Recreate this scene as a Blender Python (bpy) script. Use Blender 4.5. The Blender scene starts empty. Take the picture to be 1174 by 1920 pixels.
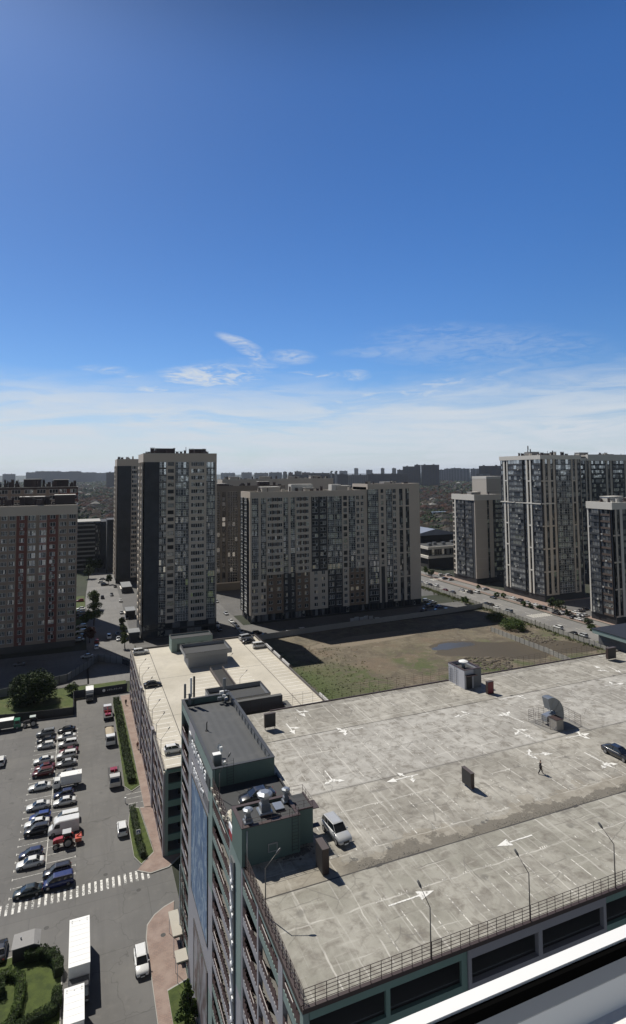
import bpy, math, random
from math import sin, cos, tan, pi, radians
from mathutils import Vector, Matrix
S = bpy.context.scene
COL = S.collection
random.seed(7)
# ------------------------------------------------------------------ camera
F, PXC, PYC = 1070.0, 587.0, 819.0        # focal length and optical centre of the 1174x1920 photograph
ROLL, PITCH, YAW, CH = radians(.5), radians(3.6), radians(22), 66.0
fw = Vector((sin(YAW)*cos(PITCH), cos(YAW)*cos(PITCH), sin(PITCH)))
rt = Vector((cos(YAW), -sin(YAW), 0)); up = rt.cross(fw)
cr = rt*cos(ROLL) - up*sin(ROLL); cu = up*cos(ROLL) + rt*sin(ROLL)
cam = bpy.data.cameras.new('camera'); co = bpy.data.objects.new('camera', cam); COL.objects.link(co)
co.matrix_world = Matrix(((cr.x, cu.x, -fw.x, 0), (cr.y, cu.y, -fw.y, 0), (cr.z, cu.z, -fw.z, CH), (0, 0, 0, 1)))
cam.sensor_fit = 'HORIZONTAL'; cam.sensor_width = 36; cam.lens = F/1174*36
cam.shift_x = 0; cam.shift_y = -(960-PYC)/1174
cam.clip_start = .05; cam.clip_end = 60000
S.camera = co
S.render.resolution_x = 626; S.render.resolution_y = 1024
# ------------------------------------------------------------------ light
SUN = Vector((-.35, .73, 1)).normalized()
el = math.asin(SUN.z); az = math.atan2(SUN.x, SUN.y)
w = bpy.data.worlds.new('World'); S.world = w; w.use_nodes = True
nt = w.node_tree; N = nt.nodes; L = nt.links; N.clear()
def nd(t, **k):
    n = N.new(t)
    for a, b in k.items(): setattr(n, a, b)
    return n
def wm(op, a, b=None, c=None):
    n = N.new('ShaderNodeMath'); n.operation = op
    for i, v in enumerate((a, b, c)):
        if v is None: continue
        if isinstance(v, (int, float)): n.inputs[i].default_value = v
        else: L.new(v, n.inputs[i])
    return n.outputs[0]
def wmr(v, a, b, c=0., d=1., t='SMOOTHSTEP'):
    n = N.new('ShaderNodeMapRange'); n.interpolation_type = t
    L.new(v, n.inputs[0])
    for i, q in enumerate((a, b, c, d)): n.inputs[i+1].default_value = q
    return n.outputs[0]
sky = nd('ShaderNodeTexSky', sky_type='NISHITA', sun_disc=False, sun_elevation=el, sun_rotation=az,
         altitude=100, air_density=1.0, dust_density=.6, ozone_density=2.0)
tc = nd('ShaderNodeTexCoord'); sp = nd('ShaderNodeSeparateXYZ'); L.new(tc.outputs['Generated'], sp.inputs[0])
dx, dy, dz = sp.outputs
elev = wm('DIVIDE', dz, wm('SQRT', wm('ADD', wm('MULTIPLY', dx, dx), wm('MULTIPLY', dy, dy))))    # tangent of elevation
azm = wm('ARCTAN2', dx, dy)                       # azimuth, 0 = +Y
cv = nd('ShaderNodeCombineXYZ'); L.new(azm, cv.inputs[0]); L.new(elev, cv.inputs[1])
def wnoise(sx, sy, detail=6, rough=.6, dist=0., off=0., sc=1.):
    m = nd('ShaderNodeMapping'); m.inputs['Scale'].default_value = (sx, sy, 1); m.inputs['Location'].default_value = (off, off*.7, off*.3)
    L.new(cv.outputs[0], m.inputs[0])
    n = nd('ShaderNodeTexNoise'); n.inputs['Scale'].default_value = sc; n.inputs['Detail'].default_value = detail
    n.inputs['Roughness'].default_value = rough; n.inputs['Distortion'].default_value = dist
    L.new(m.outputs[0], n.inputs[0]); return n.outputs[0]
n1 = wnoise(5, 26, 8, .62, .6, 3.1)
n2 = wnoise(2.2, 9, 6, .55, .3, 9.7)
n3 = wnoise(22, 85, 8, .66, 1.3, 1.3)
# low bank of thin cloud above the horizon
edge = wm('ADD', elev, wm('MULTIPLY', wm('SUBTRACT', n2, .5), .10))
edge = wm('ADD', edge, wm('MULTIPLY', wm('SUBTRACT', n1, .5), .11))
bank = wm('MULTIPLY', wmr(edge, .190, .095), wm('MULTIPLY', wmr(n1, .25, .62, .62, 1.0), wmr(wnoise(3, 40, 7, .6, .7, 5.5), .25, .6, .72, 1.)))
# single wisps: (azimuth, tangent of elevation, half width, half height, strength, tilt)
def wisp(px, py, hw, hh, st, tilt=0.):
    d = fw + cr*((px-PXC)/F) - cu*((py-PYC)/F)
    a0 = math.atan2(d.x, d.y); e0 = d.z/math.hypot(d.x, d.y)
    u = wm('SUBTRACT', azm, a0); v = wm('SUBTRACT', wm('SUBTRACT', elev, e0), wm('MULTIPLY', u, tilt))
    v = wm('ADD', v, wm('MULTIPLY', wm('SUBTRACT', n1, .5), hh/F*1.6))
    r = wm('ADD', wm('POWER', wm('DIVIDE', wm('ABSOLUTE', u), hw/F), 2.), wm('POWER', wm('DIVIDE', wm('ABSOLUTE', v), hh/F), 2.))
    return wm('MULTIPLY', wm('MULTIPLY', wmr(r, 1.6, .0), wmr(wm('ADD', wm('MULTIPLY', n3, .6), wm('MULTIPLY', n1, .4)), .38, .60)), st)
ws = [wisp(400, 706, 105, 22, 1.0, .02), wisp(448, 642, 40, 12, .75, -.35), wisp(472, 664, 30, 12, .6, -.5), wisp(440, 690, 90, 16, .3, .05), wisp(545, 668, 45, 14, .5, .0), wisp(710, 745, 150, 13, .8, .05),
      wisp(590, 704, 60, 8, .6), wisp(285, 729, 32, 7, .9), wisp(265, 708, 30, 5, .7), wisp(195, 693, 45, 8, .5), wisp(665, 703, 30, 10, .55),
      wisp(830, 718, 60, 10, .6, .1), wisp(930, 705, 70, 8, .35, .25), wisp(480, 690, 40, 10, .5, .1), wisp(900, 650, 200, 40, .22, -.1), wisp(720, 658, 90, 10, .25)]
n5 = wnoise(34, 150, 7, .68, 1.2, 13.); n4 = wnoise(4, 34, 7, .62, .9, 21.0); cl = wm('MULTIPLY', bank, wm('MAXIMUM', wmr(n4, .36, .56, .45, 1.), wmr(elev, .085, .05)))
for q in ws: cl = wm('MAXIMUM', cl, q)
cl = wm('MINIMUM', cl, .95)
# sky saturation raised; the tint below recolours and dims it
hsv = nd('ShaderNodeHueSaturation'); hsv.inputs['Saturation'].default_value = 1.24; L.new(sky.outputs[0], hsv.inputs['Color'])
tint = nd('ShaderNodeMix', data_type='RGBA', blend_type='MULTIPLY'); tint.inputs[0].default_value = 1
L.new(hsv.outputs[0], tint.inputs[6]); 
# upper sky dimmed to cut fill light, and again around the sun
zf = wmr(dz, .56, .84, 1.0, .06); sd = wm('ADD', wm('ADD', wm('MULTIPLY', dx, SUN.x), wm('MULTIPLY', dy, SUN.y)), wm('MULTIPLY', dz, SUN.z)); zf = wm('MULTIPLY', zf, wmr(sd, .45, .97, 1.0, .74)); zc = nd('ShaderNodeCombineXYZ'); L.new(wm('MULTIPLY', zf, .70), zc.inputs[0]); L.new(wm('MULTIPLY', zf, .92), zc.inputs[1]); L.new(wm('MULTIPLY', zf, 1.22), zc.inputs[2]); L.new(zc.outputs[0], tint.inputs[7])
# grey added to the unseen sky behind the camera to cut blue fill
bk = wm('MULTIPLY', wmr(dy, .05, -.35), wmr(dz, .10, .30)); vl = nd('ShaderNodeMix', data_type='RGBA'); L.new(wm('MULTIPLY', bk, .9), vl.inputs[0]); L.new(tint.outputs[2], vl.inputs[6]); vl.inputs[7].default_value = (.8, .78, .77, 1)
cm = nd('ShaderNodeMix', data_type='RGBA'); L.new(cl, cm.inputs[0]); L.new(vl.outputs[2], cm.inputs[6])
CLOUD = (6.7, 7.3, 8.0, 1); cm.inputs[7].default_value = CLOUD
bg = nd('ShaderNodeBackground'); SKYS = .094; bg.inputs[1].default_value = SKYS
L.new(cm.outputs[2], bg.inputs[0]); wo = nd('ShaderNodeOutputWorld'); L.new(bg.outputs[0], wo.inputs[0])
ld = bpy.data.lights.new('sun', 'SUN'); ld.energy = 5.0; ld.angle = radians(.5); ld.color = (1, .95, .86)
lo = bpy.data.objects.new('sun', ld); COL.objects.link(lo); lo.rotation_euler = SUN.to_track_quat('Z', 'Y').to_euler(); lo.location = (0, 0, 300)
S.view_settings.view_transform = 'Standard'; S.view_settings.look = 'None'; S.view_settings.exposure = 0.0; S.view_settings.gamma = 1
# ------------------------------------------------------------------ pixel -> point on a known plane
def ray(x, y): return fw + cr*((x-PXC)/F) - cu*((y-PYC)/F)
def G(x, y, z=0.):
    d = ray(x, y); t = (z-CH)/d.z; return Vector((d.x*t, d.y*t, z))
def AY(x, y, Y):
    d = ray(x, y); t = Y/d.y; return Vector((d.x*t, Y, CH+d.z*t))
def XA(x, Y, y=1000): return AY(x, y, Y).x
# ------------------------------------------------------------------ materials
MATS = {}
class NT:
    def __init__(s, name):
        s.m = bpy.data.materials.new(name); s.m.use_nodes = True; s.t = s.m.node_tree; s.N = s.t.nodes; s.L = s.t.links
        s.b = s.N['Principled BSDF']
    def n(s, t, **k):
        q = s.N.new(t)
        for a, b in k.items(): setattr(q, a, b)
        return q
    def setv(s, sock, v):
        if isinstance(v, (int, float, tuple)): sock.default_value = v
        else: s.L.new(v, sock)
    def math(s, op, a, b=None, c=None):
        q = s.n('ShaderNodeMath', operation=op)
        for i, v in enumerate((a, b, c)):
            if v is not None: s.setv(q.inputs[i], v)
        return q.outputs[0]
    def mr(s, v, a, b, c=0., d=1.):
        q = s.n('ShaderNodeMapRange', interpolation_type='SMOOTHSTEP'); s.L.new(v, q.inputs[0])
        for i, x in enumerate((a, b, c, d)): q.inputs[i+1].default_value = x
        return q.outputs[0]
    def pos(s): return s.n('ShaderNodeNewGeometry').outputs['Position']
    def noise(s, sc, detail=4, rough=.55, vec=None, scale=None, dist=0.):
        q = s.n('ShaderNodeTexNoise'); q.inputs['Scale'].default_value = sc; q.inputs['Detail'].default_value = detail
        q.inputs['Roughness'].default_value = rough; q.inputs['Distortion'].default_value = dist
        v = vec or s.pos()
        if scale:
            m = s.n('ShaderNodeMapping'); m.inputs['Scale'].default_value = scale; s.L.new(v, m.inputs[0]); v = m.outputs[0]
        s.L.new(v, q.inputs['Vector']); return q.outputs[0]
    def mix(s, f, a, b, mode='MIX'):
        q = s.n('ShaderNodeMix', data_type='RGBA', blend_type=mode)
        s.setv(q.inputs[0], f)
        for i, v in ((6, a), (7, b)):
            if isinstance(v, tuple): v = (*v[:3], 1)
            s.setv(q.inputs[i], v)
        return q.outputs[2]
    def bump(s, h, st=.3, d=.02):
        q = s.n('ShaderNodeBump'); q.inputs['Strength'].default_value = st; q.inputs['Distance'].default_value = d
        s.L.new(h, q.inputs['Height']); s.L.new(q.outputs[0], s.b.inputs['Normal'])
def mat(name, col, rough=.8, var=.18, sc=1.5, metal=0., spec=None, bump=0.):
    """procedural: the base colour broken up by two scales of noise"""
    if name in MATS: return MATS[name]
    t = NT(name); c = Vector(col)
    a = t.mix(t.noise(sc, 5, .6), tuple(c*(1-var)), tuple(c*(1+var)))
    a = t.mix(t.mr(t.noise(sc*.13, 3, .5), .3, .7), a, tuple(c*(1-var*.6)))
    t.L.new(a, t.b.inputs['Base Color']); t.b.inputs['Roughness'].default_value = rough; t.b.inputs['Metallic'].default_value = metal
    if spec is not None: t.b.inputs['Specular IOR Level'].default_value = spec
    if bump: t.bump(t.noise(sc*6, 4), bump)
    MATS[name] = t.m; return t.m
def m_paint():
    t = NT('car_paint'); oi = t.n('ShaderNodeObjectInfo')
    c = t.mix(t.mr(t.noise(3, 3), .35, .8), oi.outputs['Color'], (.25, .24, .22)); 
    c = t.mix(.12, oi.outputs['Color'], c)
    t.L.new(c, t.b.inputs['Base Color']); t.b.inputs['Roughness'].default_value = .28; t.b.inputs['Coat Weight'].default_value = .6
    t.b.inputs['Coat Roughness'].default_value = .06; return t.m
def m_glass(name, base=(.012, .015, .019), curtain=.25, rough=.07, mir=.35):
    t = NT(name); oi = t.n('ShaderNodeObjectInfo'); ge = t.n('ShaderNodeNewGeometry')
    r = t.math('FRACT', t.math('MULTIPLY', t.math('ADD', oi.outputs['Random'], ge.outputs['Random Per Island']), 7.31))
    cur = t.mr(r, 1-curtain, 1-curtain+.02)
    r2 = t.math('FRACT', t.math('MULTIPLY', r, 13.7))
    cc = t.mix(r2, (.10, .10, .09), (.42, .41, .37))
    nn = t.mr(t.noise(1.3, 2), .45, .55)
    c = t.mix(t.math('MULTIPLY', cur, nn), t.mix(r2, base, tuple(Vector(base)*2.4)), cc)
    t.L.new(t.math('MULTIPLY', t.mr(t.math('FRACT', t.math('MULTIPLY', r, 29.3)), 1-mir, 1.), .9), t.b.inputs['Metallic']); c = t.mix(t.mr(t.math('FRACT', t.math('MULTIPLY', r, 29.3)), 1-mir, 1.), c, (.55, .57, .58))
    t.L.new(c, t.b.inputs['Base Color']); t.b.inputs['Roughness'].default_value = rough
    t.b.inputs['Specular IOR Level'].default_value = .45
    t.bump(t.noise(.9, 2), .35, .06); return t.m
PAINT = m_paint(); GLASS = m_glass('window_glass'); GLASSB = m_glass('balcony_glass', (.016, .02, .026), .2, mir=.85)
CGLASS = mat('car_glass', (.012, .014, .017), .06, .1, spec=.8)
TYRE = mat('tyre_rubber', (.02, .02, .02), .8); RIM = mat('wheel_rim', (.35, .35, .36), .35, metal=.7)
LAMP = mat('headlight_glass', (.6, .62, .62), .15); TAIL = mat('tail_light', (.25, .02, .02), .25)
WHITE = mat('white_metal', (.80, .80, .78), .5, .05); DKM = mat('dark_metal', (.03, .028, .028), .6); BRN = mat('brown_metal', (.055, .034, .032), .55, .25)
GALV = mat('galvanised_steel', (.33, .35, .37), .35, .15, metal=.6); GALVD = mat('dull_steel', (.20, .21, .22), .45, .2, metal=.3)
FRAMEW = mat('white_frame', (.80, .80, .78), .5, .06); FRAMED = mat('dark_frame', (.045, .047, .05), .5, .1)
DARKIN = mat('dark_interior', (.035, .035, .035), .9)
TEAL = mat('teal_render', (.20, .262, .242), .75, .10, .6); TEALD = mat('teal_roof_wall', (.105, .155, .137), .8, .10, .6)
LAV = mat('lavender_render', (.30, .295, .315), .75, .07, .6)
TAR = mat('bitumen_roof', (.052, .054, .056), .85, .2, .8); BLKCAP = mat('black_flashing', (.018, .018, .019), .6)
KERB = mat('concrete_kerb', (.36, .35, .32), .85); PLINE = None
def m_white_paint(name, col=(.78, .77, .73), lo=.40, hi=.56, base=(.27, .26, .235)):
    t = NT(name); wv = t.noise(3.2, 6, .7); w2 = t.noise(.55, 3, .5)
    f = t.mr(t.math('ADD', wv, t.math('MULTIPLY', t.math('SUBTRACT', w2, .5), .5)), lo, hi)
    t.L.new(t.mix(f, base, col), t.b.inputs['Base Color']); t.b.inputs['Roughness'].default_value = .8; return t.m
ARROW = m_white_paint('white_arrow_paint', (.76, .75, .71), .33, .50); WORN = m_white_paint('worn_line_paint', (.66, .64, .58), .47, .60)
LPNT = m_white_paint('lower_deck_line_paint', (.86, .85, .80), .22, .42, (.5, .47, .4)); XW = m_white_paint('crossing_paint', (.72, .71, .67), .40, .54, (.14, .14, .135))
YLINE = m_white_paint('asphalt_line_paint', (.62, .61, .57), .36, .52, (.13, .13, .125))
def m_deck():
    t = NT('deck_concrete'); P = t.pos(); s = t.n('ShaderNodeSeparateXYZ'); t.L.new(P, s.inputs[0]); X, Y, Z = s.outputs
    big = t.noise(.16, 4, .6); med = t.noise(.8, 6, .65, dist=.5); fine = t.noise(5, 5, .7); strk = t.noise(1, 6, .65, scale=(.25, 1.6, 1), dist=.4)
    c = t.mix(t.mr(big, .35, .66), (.265, .25, .215), (.405, .385, .34))
    # strips of separately poured concrete
    north = t.mr(Y, 72.8, 72.95); mid = t.math('MULTIPLY', t.mr(Y, 59.3, 59.5), t.math('SUBTRACT', 1., north)); south = t.math('SUBTRACT', 1., t.mr(Y, 46.9, 47.05))
    c = t.mix(mid, c, t.mix(t.mr(big, .35, .65), (.33, .315, .285), (.44, .425, .39)))
    c = t.mix(south, c, t.mix(t.mr(big, .35, .65), (.265, .255, .215), (.355, .34, .295)))
    c = t.mix(t.mr(med, .42, .74), c, (.175, .158, .132)); c = t.mix(t.math('MULTIPLY', t.mr(t.noise(.11, 6, .7, dist=.8), .54, .62), .4), c, (.19, .175, .15))
    c = t.mix(t.math('MULTIPLY', t.mr(strk, .55, .75), .5), c, (.50, .48, .43))
    c = t.mix(t.math('MULTIPLY', t.mr(t.noise(1, 5, .6, scale=(.9, .9, 1)), .56, .70), .35), c, (.19, .175, .15))
    # pale repair seams on a loose grid
    wob = t.n('ShaderNodeMapping'); wv = t.n('ShaderNodeTexNoise'); wv.inputs['Scale'].default_value = .5; wv.inputs['Detail'].default_value = 5; t.L.new(P, wv.inputs['Vector'])
    va = t.n('ShaderNodeVectorMath', operation='MULTIPLY_ADD'); t.L.new(wv.outputs['Color'], va.inputs[0]); va.inputs[1].default_value = (.55, .55, 0); t.L.new(P, va.inputs[2])
    def grid(w_, h_, m_, off=0.):
        b = t.n('ShaderNodeTexBrick', offset=off, squash=1.); b.inputs['Scale'].default_value = 1; b.inputs['Brick Width'].default_value = w_; b.inputs['Row Height'].default_value = h_
        b.inputs['Mortar Size'].default_value = m_; b.inputs['Mortar Smooth'].default_value = .35; t.L.new(va.outputs[0], b.inputs['Vector']); return b.outputs['Fac']
    g1 = t.math('MULTIPLY', grid(4.28, 6.2, .075), t.mr(t.noise(.35, 3), .38, .60)); g2 = t.math('MULTIPLY', grid(2.14, 2.07, .05), t.mr(t.noise(.22, 3), .52, .66))
    c = t.mix(t.math('MULTIPLY', g1, .7), c, (.56, .54, .49)); c = t.mix(t.math('MULTIPLY', g2, .5), c, (.54, .52, .47))
    g3 = t.math('MULTIPLY', grid(6.9, 4.15, .06, .3), t.mr(t.noise(.3, 3, vec=va.outputs[0]), .5, .62)); c = t.mix(t.math('MULTIPLY', g3, .6), c, (.15, .14, .125)); ln_ = t.noise(1, 5, .6, scale=(2.6, .10, 1)); c = t.mix(t.math('MULTIPLY', t.mr(ln_, .56, .70), .45), c, (.50, .485, .44)); ld_ = t.noise(1, 5, .6, scale=(1.9, .07, 1), dist=.2); c = t.mix(t.math('MULTIPLY', t.mr(ld_, .58, .72), .4), c, (.17, .16, .145))
    # hair cracks
    vo = t.n('ShaderNodeTexVoronoi', feature='DISTANCE_TO_EDGE'); vo.inputs['Scale'].default_value = .28; t.L.new(va.outputs[0], vo.inputs['Vector'])
    ck = t.math('MULTIPLY', t.math('SUBTRACT', 1., t.mr(vo.outputs[0], .0, .022)), t.mr(t.noise(.2, 2), .5, .6)); c = t.mix(t.math('MULTIPLY', ck, .6), c, (.15, .14, .125))
    # silt and torn coating collected along the low side of the middle joint
    near = t.math('SUBTRACT', Y, 47.0); nz = t.math('MULTIPLY', t.noise(.33, 6, .7), 5.6)
    silt = t.math('MULTIPLY', t.mr(t.math('SUBTRACT', nz, near), 1.25, 1.5), t.mr(Y, 47.0, 47.05))
    silt = t.math('MULTIPLY', silt, t.mr(X, 21., 22.5))
    c = t.mix(t.math('MULTIPLY', silt, .85), c, t.mix(fine, (.03, .029, .027), (.13, .125, .115)))
    tan_ = t.math('MULTIPLY', t.mr(t.math('SUBTRACT', t.math('MULTIPLY', t.noise(.21, 5, .6), 11.), near), 2.9, 3.2), t.mr(Y, 47., 47.05))
    c = t.mix(t.math('MULTIPLY', tan_, .35), c, (.25, .215, .16))
    j2 = t.math('SUBTRACT', 1., t.mr(t.math('ABSOLUTE', t.math('ADD', t.math('SUBTRACT', Y, 59.4), t.math('MULTIPLY', t.math('SUBTRACT', med, .5), 1.2))), .05, .38))
    c = t.mix(t.math('MULTIPLY', j2, .45), c, (.20, .19, .17))
    c = t.mix(t.math('MULTIPLY', t.math('SUBTRACT', fine, .5), .35), c, (.62, .6, .56)); 
    ov = t.n('ShaderNodeTexVoronoi'); ov.inputs['Scale'].default_value = .42; t.L.new(va.outputs[0], ov.inputs['Vector']); oil = t.math('MULTIPLY', t.math('SUBTRACT', 1., t.mr(ov.outputs['Distance'], .10, .26)), t.mr(t.noise(.6, 2), .5, .62)); c = t.mix(t.math('MULTIPLY', oil, .55), c, (.10, .093, .08))
    t.L.new(c, t.b.inputs['Base Color']); t.b.inputs['Roughness'].default_value = .88
    t.bump(t.math('ADD', t.math('MULTIPLY', fine, .5), t.math('MULTIPLY', silt, t.noise(7, 5, .8))), .5, .05); return t.m
def m_lowdeck():
    t = NT('pale_deck_concrete'); big = t.noise(.09, 4, .6); med = t.noise(.7, 6, .65); strk = t.noise(1, 5, .6, scale=(1.2, .12, 1))
    c = t.mix(t.mr(big, .3, .7), (.44, .405, .335), (.55, .51, .43)); c = t.mix(t.mr(med, .5, .85), c, (.40, .375, .32))
    c = t.mix(t.math('MULTIPLY', t.mr(strk, .55, .75), .3), c, (.42, .39, .33)); t.L.new(c, t.b.inputs['Base Color']); t.b.inputs['Roughness'].default_value = .9; return t.m
def m_asphalt(name='asphalt', k=1.):
    t = NT(name); big = t.noise(.07, 4, .6); med = t.noise(.6, 6, .6); fine = t.noise(9, 4, .7); trk = t.noise(1, 4, .5, scale=(.9, .05, 1))
    c = t.mix(t.mr(big, .3, .7), (.098*k, .096*k, .092*k), (.135*k, .132*k, .126*k)); c = t.mix(t.mr(med, .5, .85), c, (.165*k, .158*k, .145*k))
    c = t.mix(t.math('MULTIPLY', t.mr(trk, .5, .7), .35), c, (.085*k, .083*k, .08*k)); c = t.mix(t.math('MULTIPLY', fine, .25), c, (.2*k, .19*k, .18*k))
    vc = t.n('ShaderNodeTexVoronoi', feature='DISTANCE_TO_EDGE'); vc.inputs['Scale'].default_value = .11; wq = t.n('ShaderNodeTexNoise'); wq.inputs['Scale'].default_value = .5; t.L.new(t.pos(), wq.inputs['Vector']); vq = t.n('ShaderNodeVectorMath', operation='MULTIPLY_ADD'); t.L.new(wq.outputs['Color'], vq.inputs[0]); vq.inputs[1].default_value = (3, 3, 0); t.L.new(t.pos(), vq.inputs[2]); t.L.new(vq.outputs[0], vc.inputs['Vector'])
    c = t.mix(t.math('MULTIPLY', t.math('SUBTRACT', 1., t.mr(vc.outputs[0], 0., .008)), .5), c, (.05*k, .048*k, .046*k)); pb = t.n('ShaderNodeTexBrick', offset=.37); pb.inputs['Scale'].default_value = 1; pb.inputs['Brick Width'].default_value = 17; pb.inputs['Row Height'].default_value = 11; pb.inputs['Mortar Size'].default_value = .06; pb.inputs['Color1'].default_value = (1, 1, 1, 1); pb.inputs['Color2'].default_value = (.86, .86, .87, 1); pb.inputs['Mortar'].default_value = (.72, .72, .72, 1); t.L.new(t.pos(), pb.inputs['Vector']); c = t.mix(.8, c, pb.outputs[0], 'MULTIPLY')
    sp_ = t.n('ShaderNodeTexVoronoi'); sp_.inputs['Scale'].default_value = .33; t.L.new(t.pos(), sp_.inputs['Vector']); c = t.mix(t.math('MULTIPLY', t.math('MULTIPLY', t.math('SUBTRACT', 1., t.mr(sp_.outputs['Distance'], .06, .22)), t.mr(t.noise(.4, 2), .5, .6)), .5), c, (.045*k, .044*k, .042*k))
    t.L.new(c, t.b.inputs['Base Color']); t.b.inputs['Roughness'].default_value = .85; t.bump(fine, .2, .01); return t.m
def m_pavers():
    t = NT('red_pavers'); b = t.n('ShaderNodeTexBrick'); b.inputs['Scale'].default_value = 1; b.inputs['Brick Width'].default_value = .5; b.inputs['Row Height'].default_value = .25; b.inputs['Mortar Size'].default_value = .02
    b.inputs['Color1'].default_value = (.27, .185, .15, 1); b.inputs['Color2'].default_value = (.22, .155, .13, 1); b.inputs['Mortar'].default_value = (.16, .13, .11, 1); t.L.new(t.pos(), b.inputs['Vector'])
    c = t.mix(t.mr(t.noise(.5, 5, .6), .35, .7), b.outputs[0], (.29, .22, .185)); t.L.new(c, t.b.inputs['Base Color']); t.b.inputs['Roughness'].default_value = .85; return t.m
def m_grass(name, a=(.035, .055, .012), b=(.07, .095, .022), dry=(.12, .11, .05), dk=.3):
    t = NT(name); f = t.noise(.9, 6, .65); g = t.noise(.12, 4, .6); h = t.noise(7, 4, .7)
    c = t.mix(t.mr(f, .3, .7), a, b); c = t.mix(t.math('MULTIPLY', t.mr(g, .5, .7), dk), c, dry); c = t.mix(t.math('MULTIPLY', h, .4), c, tuple(Vector(a)*.6))
    t.L.new(c, t.b.inputs['Base Color']); t.b.inputs['Roughness'].default_value = .95; t.bump(h, .6, .08); return t.m
def m_lot():
    t = NT('vacant_lot_soil'); P = t.pos(); s = t.n('ShaderNodeSeparateXYZ'); t.L.new(P, s.inputs[0]); X, Y, Z = s.outputs
    big = t.noise(.028, 5, .62); med = t.noise(.16, 6, .7, dist=.6); fine = t.noise(1.4, 6, .7)
    c = t.mix(t.mr(med, .35, .7), (.10, .083, .06), (.195, .165, .118)); c = t.mix(t.mr(t.noise(.07, 5, .6), .5, .65), c, (.155, .12, .085))
    c = t.mix(t.mr(fine, .5, .75), c, (.065, .055, .038)); c = t.mix(t.mr(t.noise(.35, 6, .75), .56, .66), c, (.21, .18, .135))
    gr = t.mix(t.mr(fine, .3, .7), (.035, .058, .012), (.08, .105, .03))
    # green near the garage wall and down the east side, bare soil through the middle
    west = t.math('SUBTRACT', 1., t.mr(X, 66., 92.)); midg = t.mr(t.noise(.045, 5, .65), .43, .56)
    trk = t.math('SUBTRACT', 1., t.mr(t.math('ABSOLUTE', t.math('SUBTRACT', t.math('SUBTRACT', X, 98.), t.math('MULTIPLY', t.math('SUBTRACT', Y, 150.), -.08))), 4., 8.))
    g = t.math('MAXIMUM', t.math('MULTIPLY', west, t.mr(med, .30, .46)), t.math('MULTIPLY', t.math('MULTIPLY', midg, t.mr(med, .40, .54)), .8))
    g = t.math('MULTIPLY', g, t.math('SUBTRACT', 1., t.math('MULTIPLY', trk, .9)))
    far = t.mr(Y, 176., 196.); g = t.math('MULTIPLY', g, t.math('SUBTRACT', 1., t.math('MULTIPLY', far, t.mr(X, 60, 75, 0, .9))))
    c = t.mix(g, c, gr)
    t.L.new(c, t.b.inputs['Base Color']); t.b.inputs['Roughness'].default_value = .95; t.bump(t.math('ADD', fine, med), .8, .25); return t.m
def m_city():
    t = NT('city_ground'); a = t.noise(.02, 5, .65); b = t.noise(.004, 4, .6)
    c = t.mix(t.mr(a, .35, .65), (.020, .026, .014), (.05, .048, .036)); c = t.mix(t.mr(b, .45, .65), c, (.03, .042, .02))
    t.L.new(c, t.b.inputs['Base Color']); t.b.inputs['Roughness'].default_value = 1; return t.m
def m_brick(name, c1, c2, mo, w_=.5, h_=.14):
    t = NT(name); b = t.n('ShaderNodeTexBrick'); b.inputs['Scale'].default_value = 1; b.inputs['Brick Width'].default_value = w_; b.inputs['Row Height'].default_value = h_; b.inputs['Mortar Size'].default_value = .012
    b.inputs['Color1'].default_value = (*c1, 1); b.inputs['Color2'].default_value = (*c2, 1); b.inputs['Mortar'].default_value = (*mo, 1)
    s = t.n('ShaderNodeSeparateXYZ'); t.L.new(t.pos(), s.inputs[0]); k = t.n('ShaderNodeCombineXYZ'); t.L.new(t.math('ADD', s.outputs[0], s.outputs[1]), k.inputs[0]); t.L.new(s.outputs[2], k.inputs[1])
    t.L.new(k.outputs[0], b.inputs['Vector']); c = t.mix(t.mr(t.noise(.25, 4), .35, .7), b.outputs[0], tuple(Vector(c1)*.8)); t.L.new(c, t.b.inputs['Base Color']); t.b.inputs['Roughness'].default_value = .85; return t.m
def m_leaf(name, a, b):
    t = NT(name); ge = t.n('ShaderNodeNewGeometry'); r = ge.outputs['Random Per Island']
    c = t.mix(r, a, b); c = t.mix(t.mr(t.noise(.7, 3), .4, .65), c, tuple(Vector(a)*.7)); t.L.new(c, t.b.inputs['Base Color']); t.b.inputs['Roughness'].default_value = .75
    t.b.inputs['Specular IOR Level'].default_value = .25; return t.m
DECKM, LOWM, ASPH, PAVE, GRASS, LOTM, CITY = m_deck(), m_lowdeck(), m_asphalt(), m_pavers(), m_grass('lawn_grass', (.038, .058, .011), (.08, .11, .02)), m_lot(), m_city()
ROADM = m_asphalt('avenue_asphalt', 1.6)
WEED = m_grass('weedy_grass', (.04, .052, .016), (.08, .09, .03), (.15, .125, .07), .8)
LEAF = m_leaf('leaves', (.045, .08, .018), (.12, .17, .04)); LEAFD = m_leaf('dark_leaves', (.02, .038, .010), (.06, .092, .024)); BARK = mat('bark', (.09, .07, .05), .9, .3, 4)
TAN = mat('tan_facade', (.50, .435, .365), .8, .08, .5); TANL = mat('pale_tan_facade', (.50, .45, .385), .8, .07, .5); DGREY = mat('dark_grey_facade', (.026, .027, .030), .6, .12, .6)
ANTH = m_brick('dark_clinker', (.038, .043, .052), (.05, .055, .064), (.03, .032, .036), .6, .3)
ORANGE = mat('rust_facade', (.19, .135, .095), .8, .1, .6); BROWNP = mat('brown_panel', (.085, .062, .05), .7, .15, .8); CREAM = mat('cream_trim', (.62, .59, .53), .75, .05)
GREYBR = m_brick('grey_brick', (.32, .25, .20), (.285, .225, .18), (.17, .15, .13)); REDBR = m_brick('red_brick', (.19, .075, .058), (.16, .062, .05), (.10, .05, .04))
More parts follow.
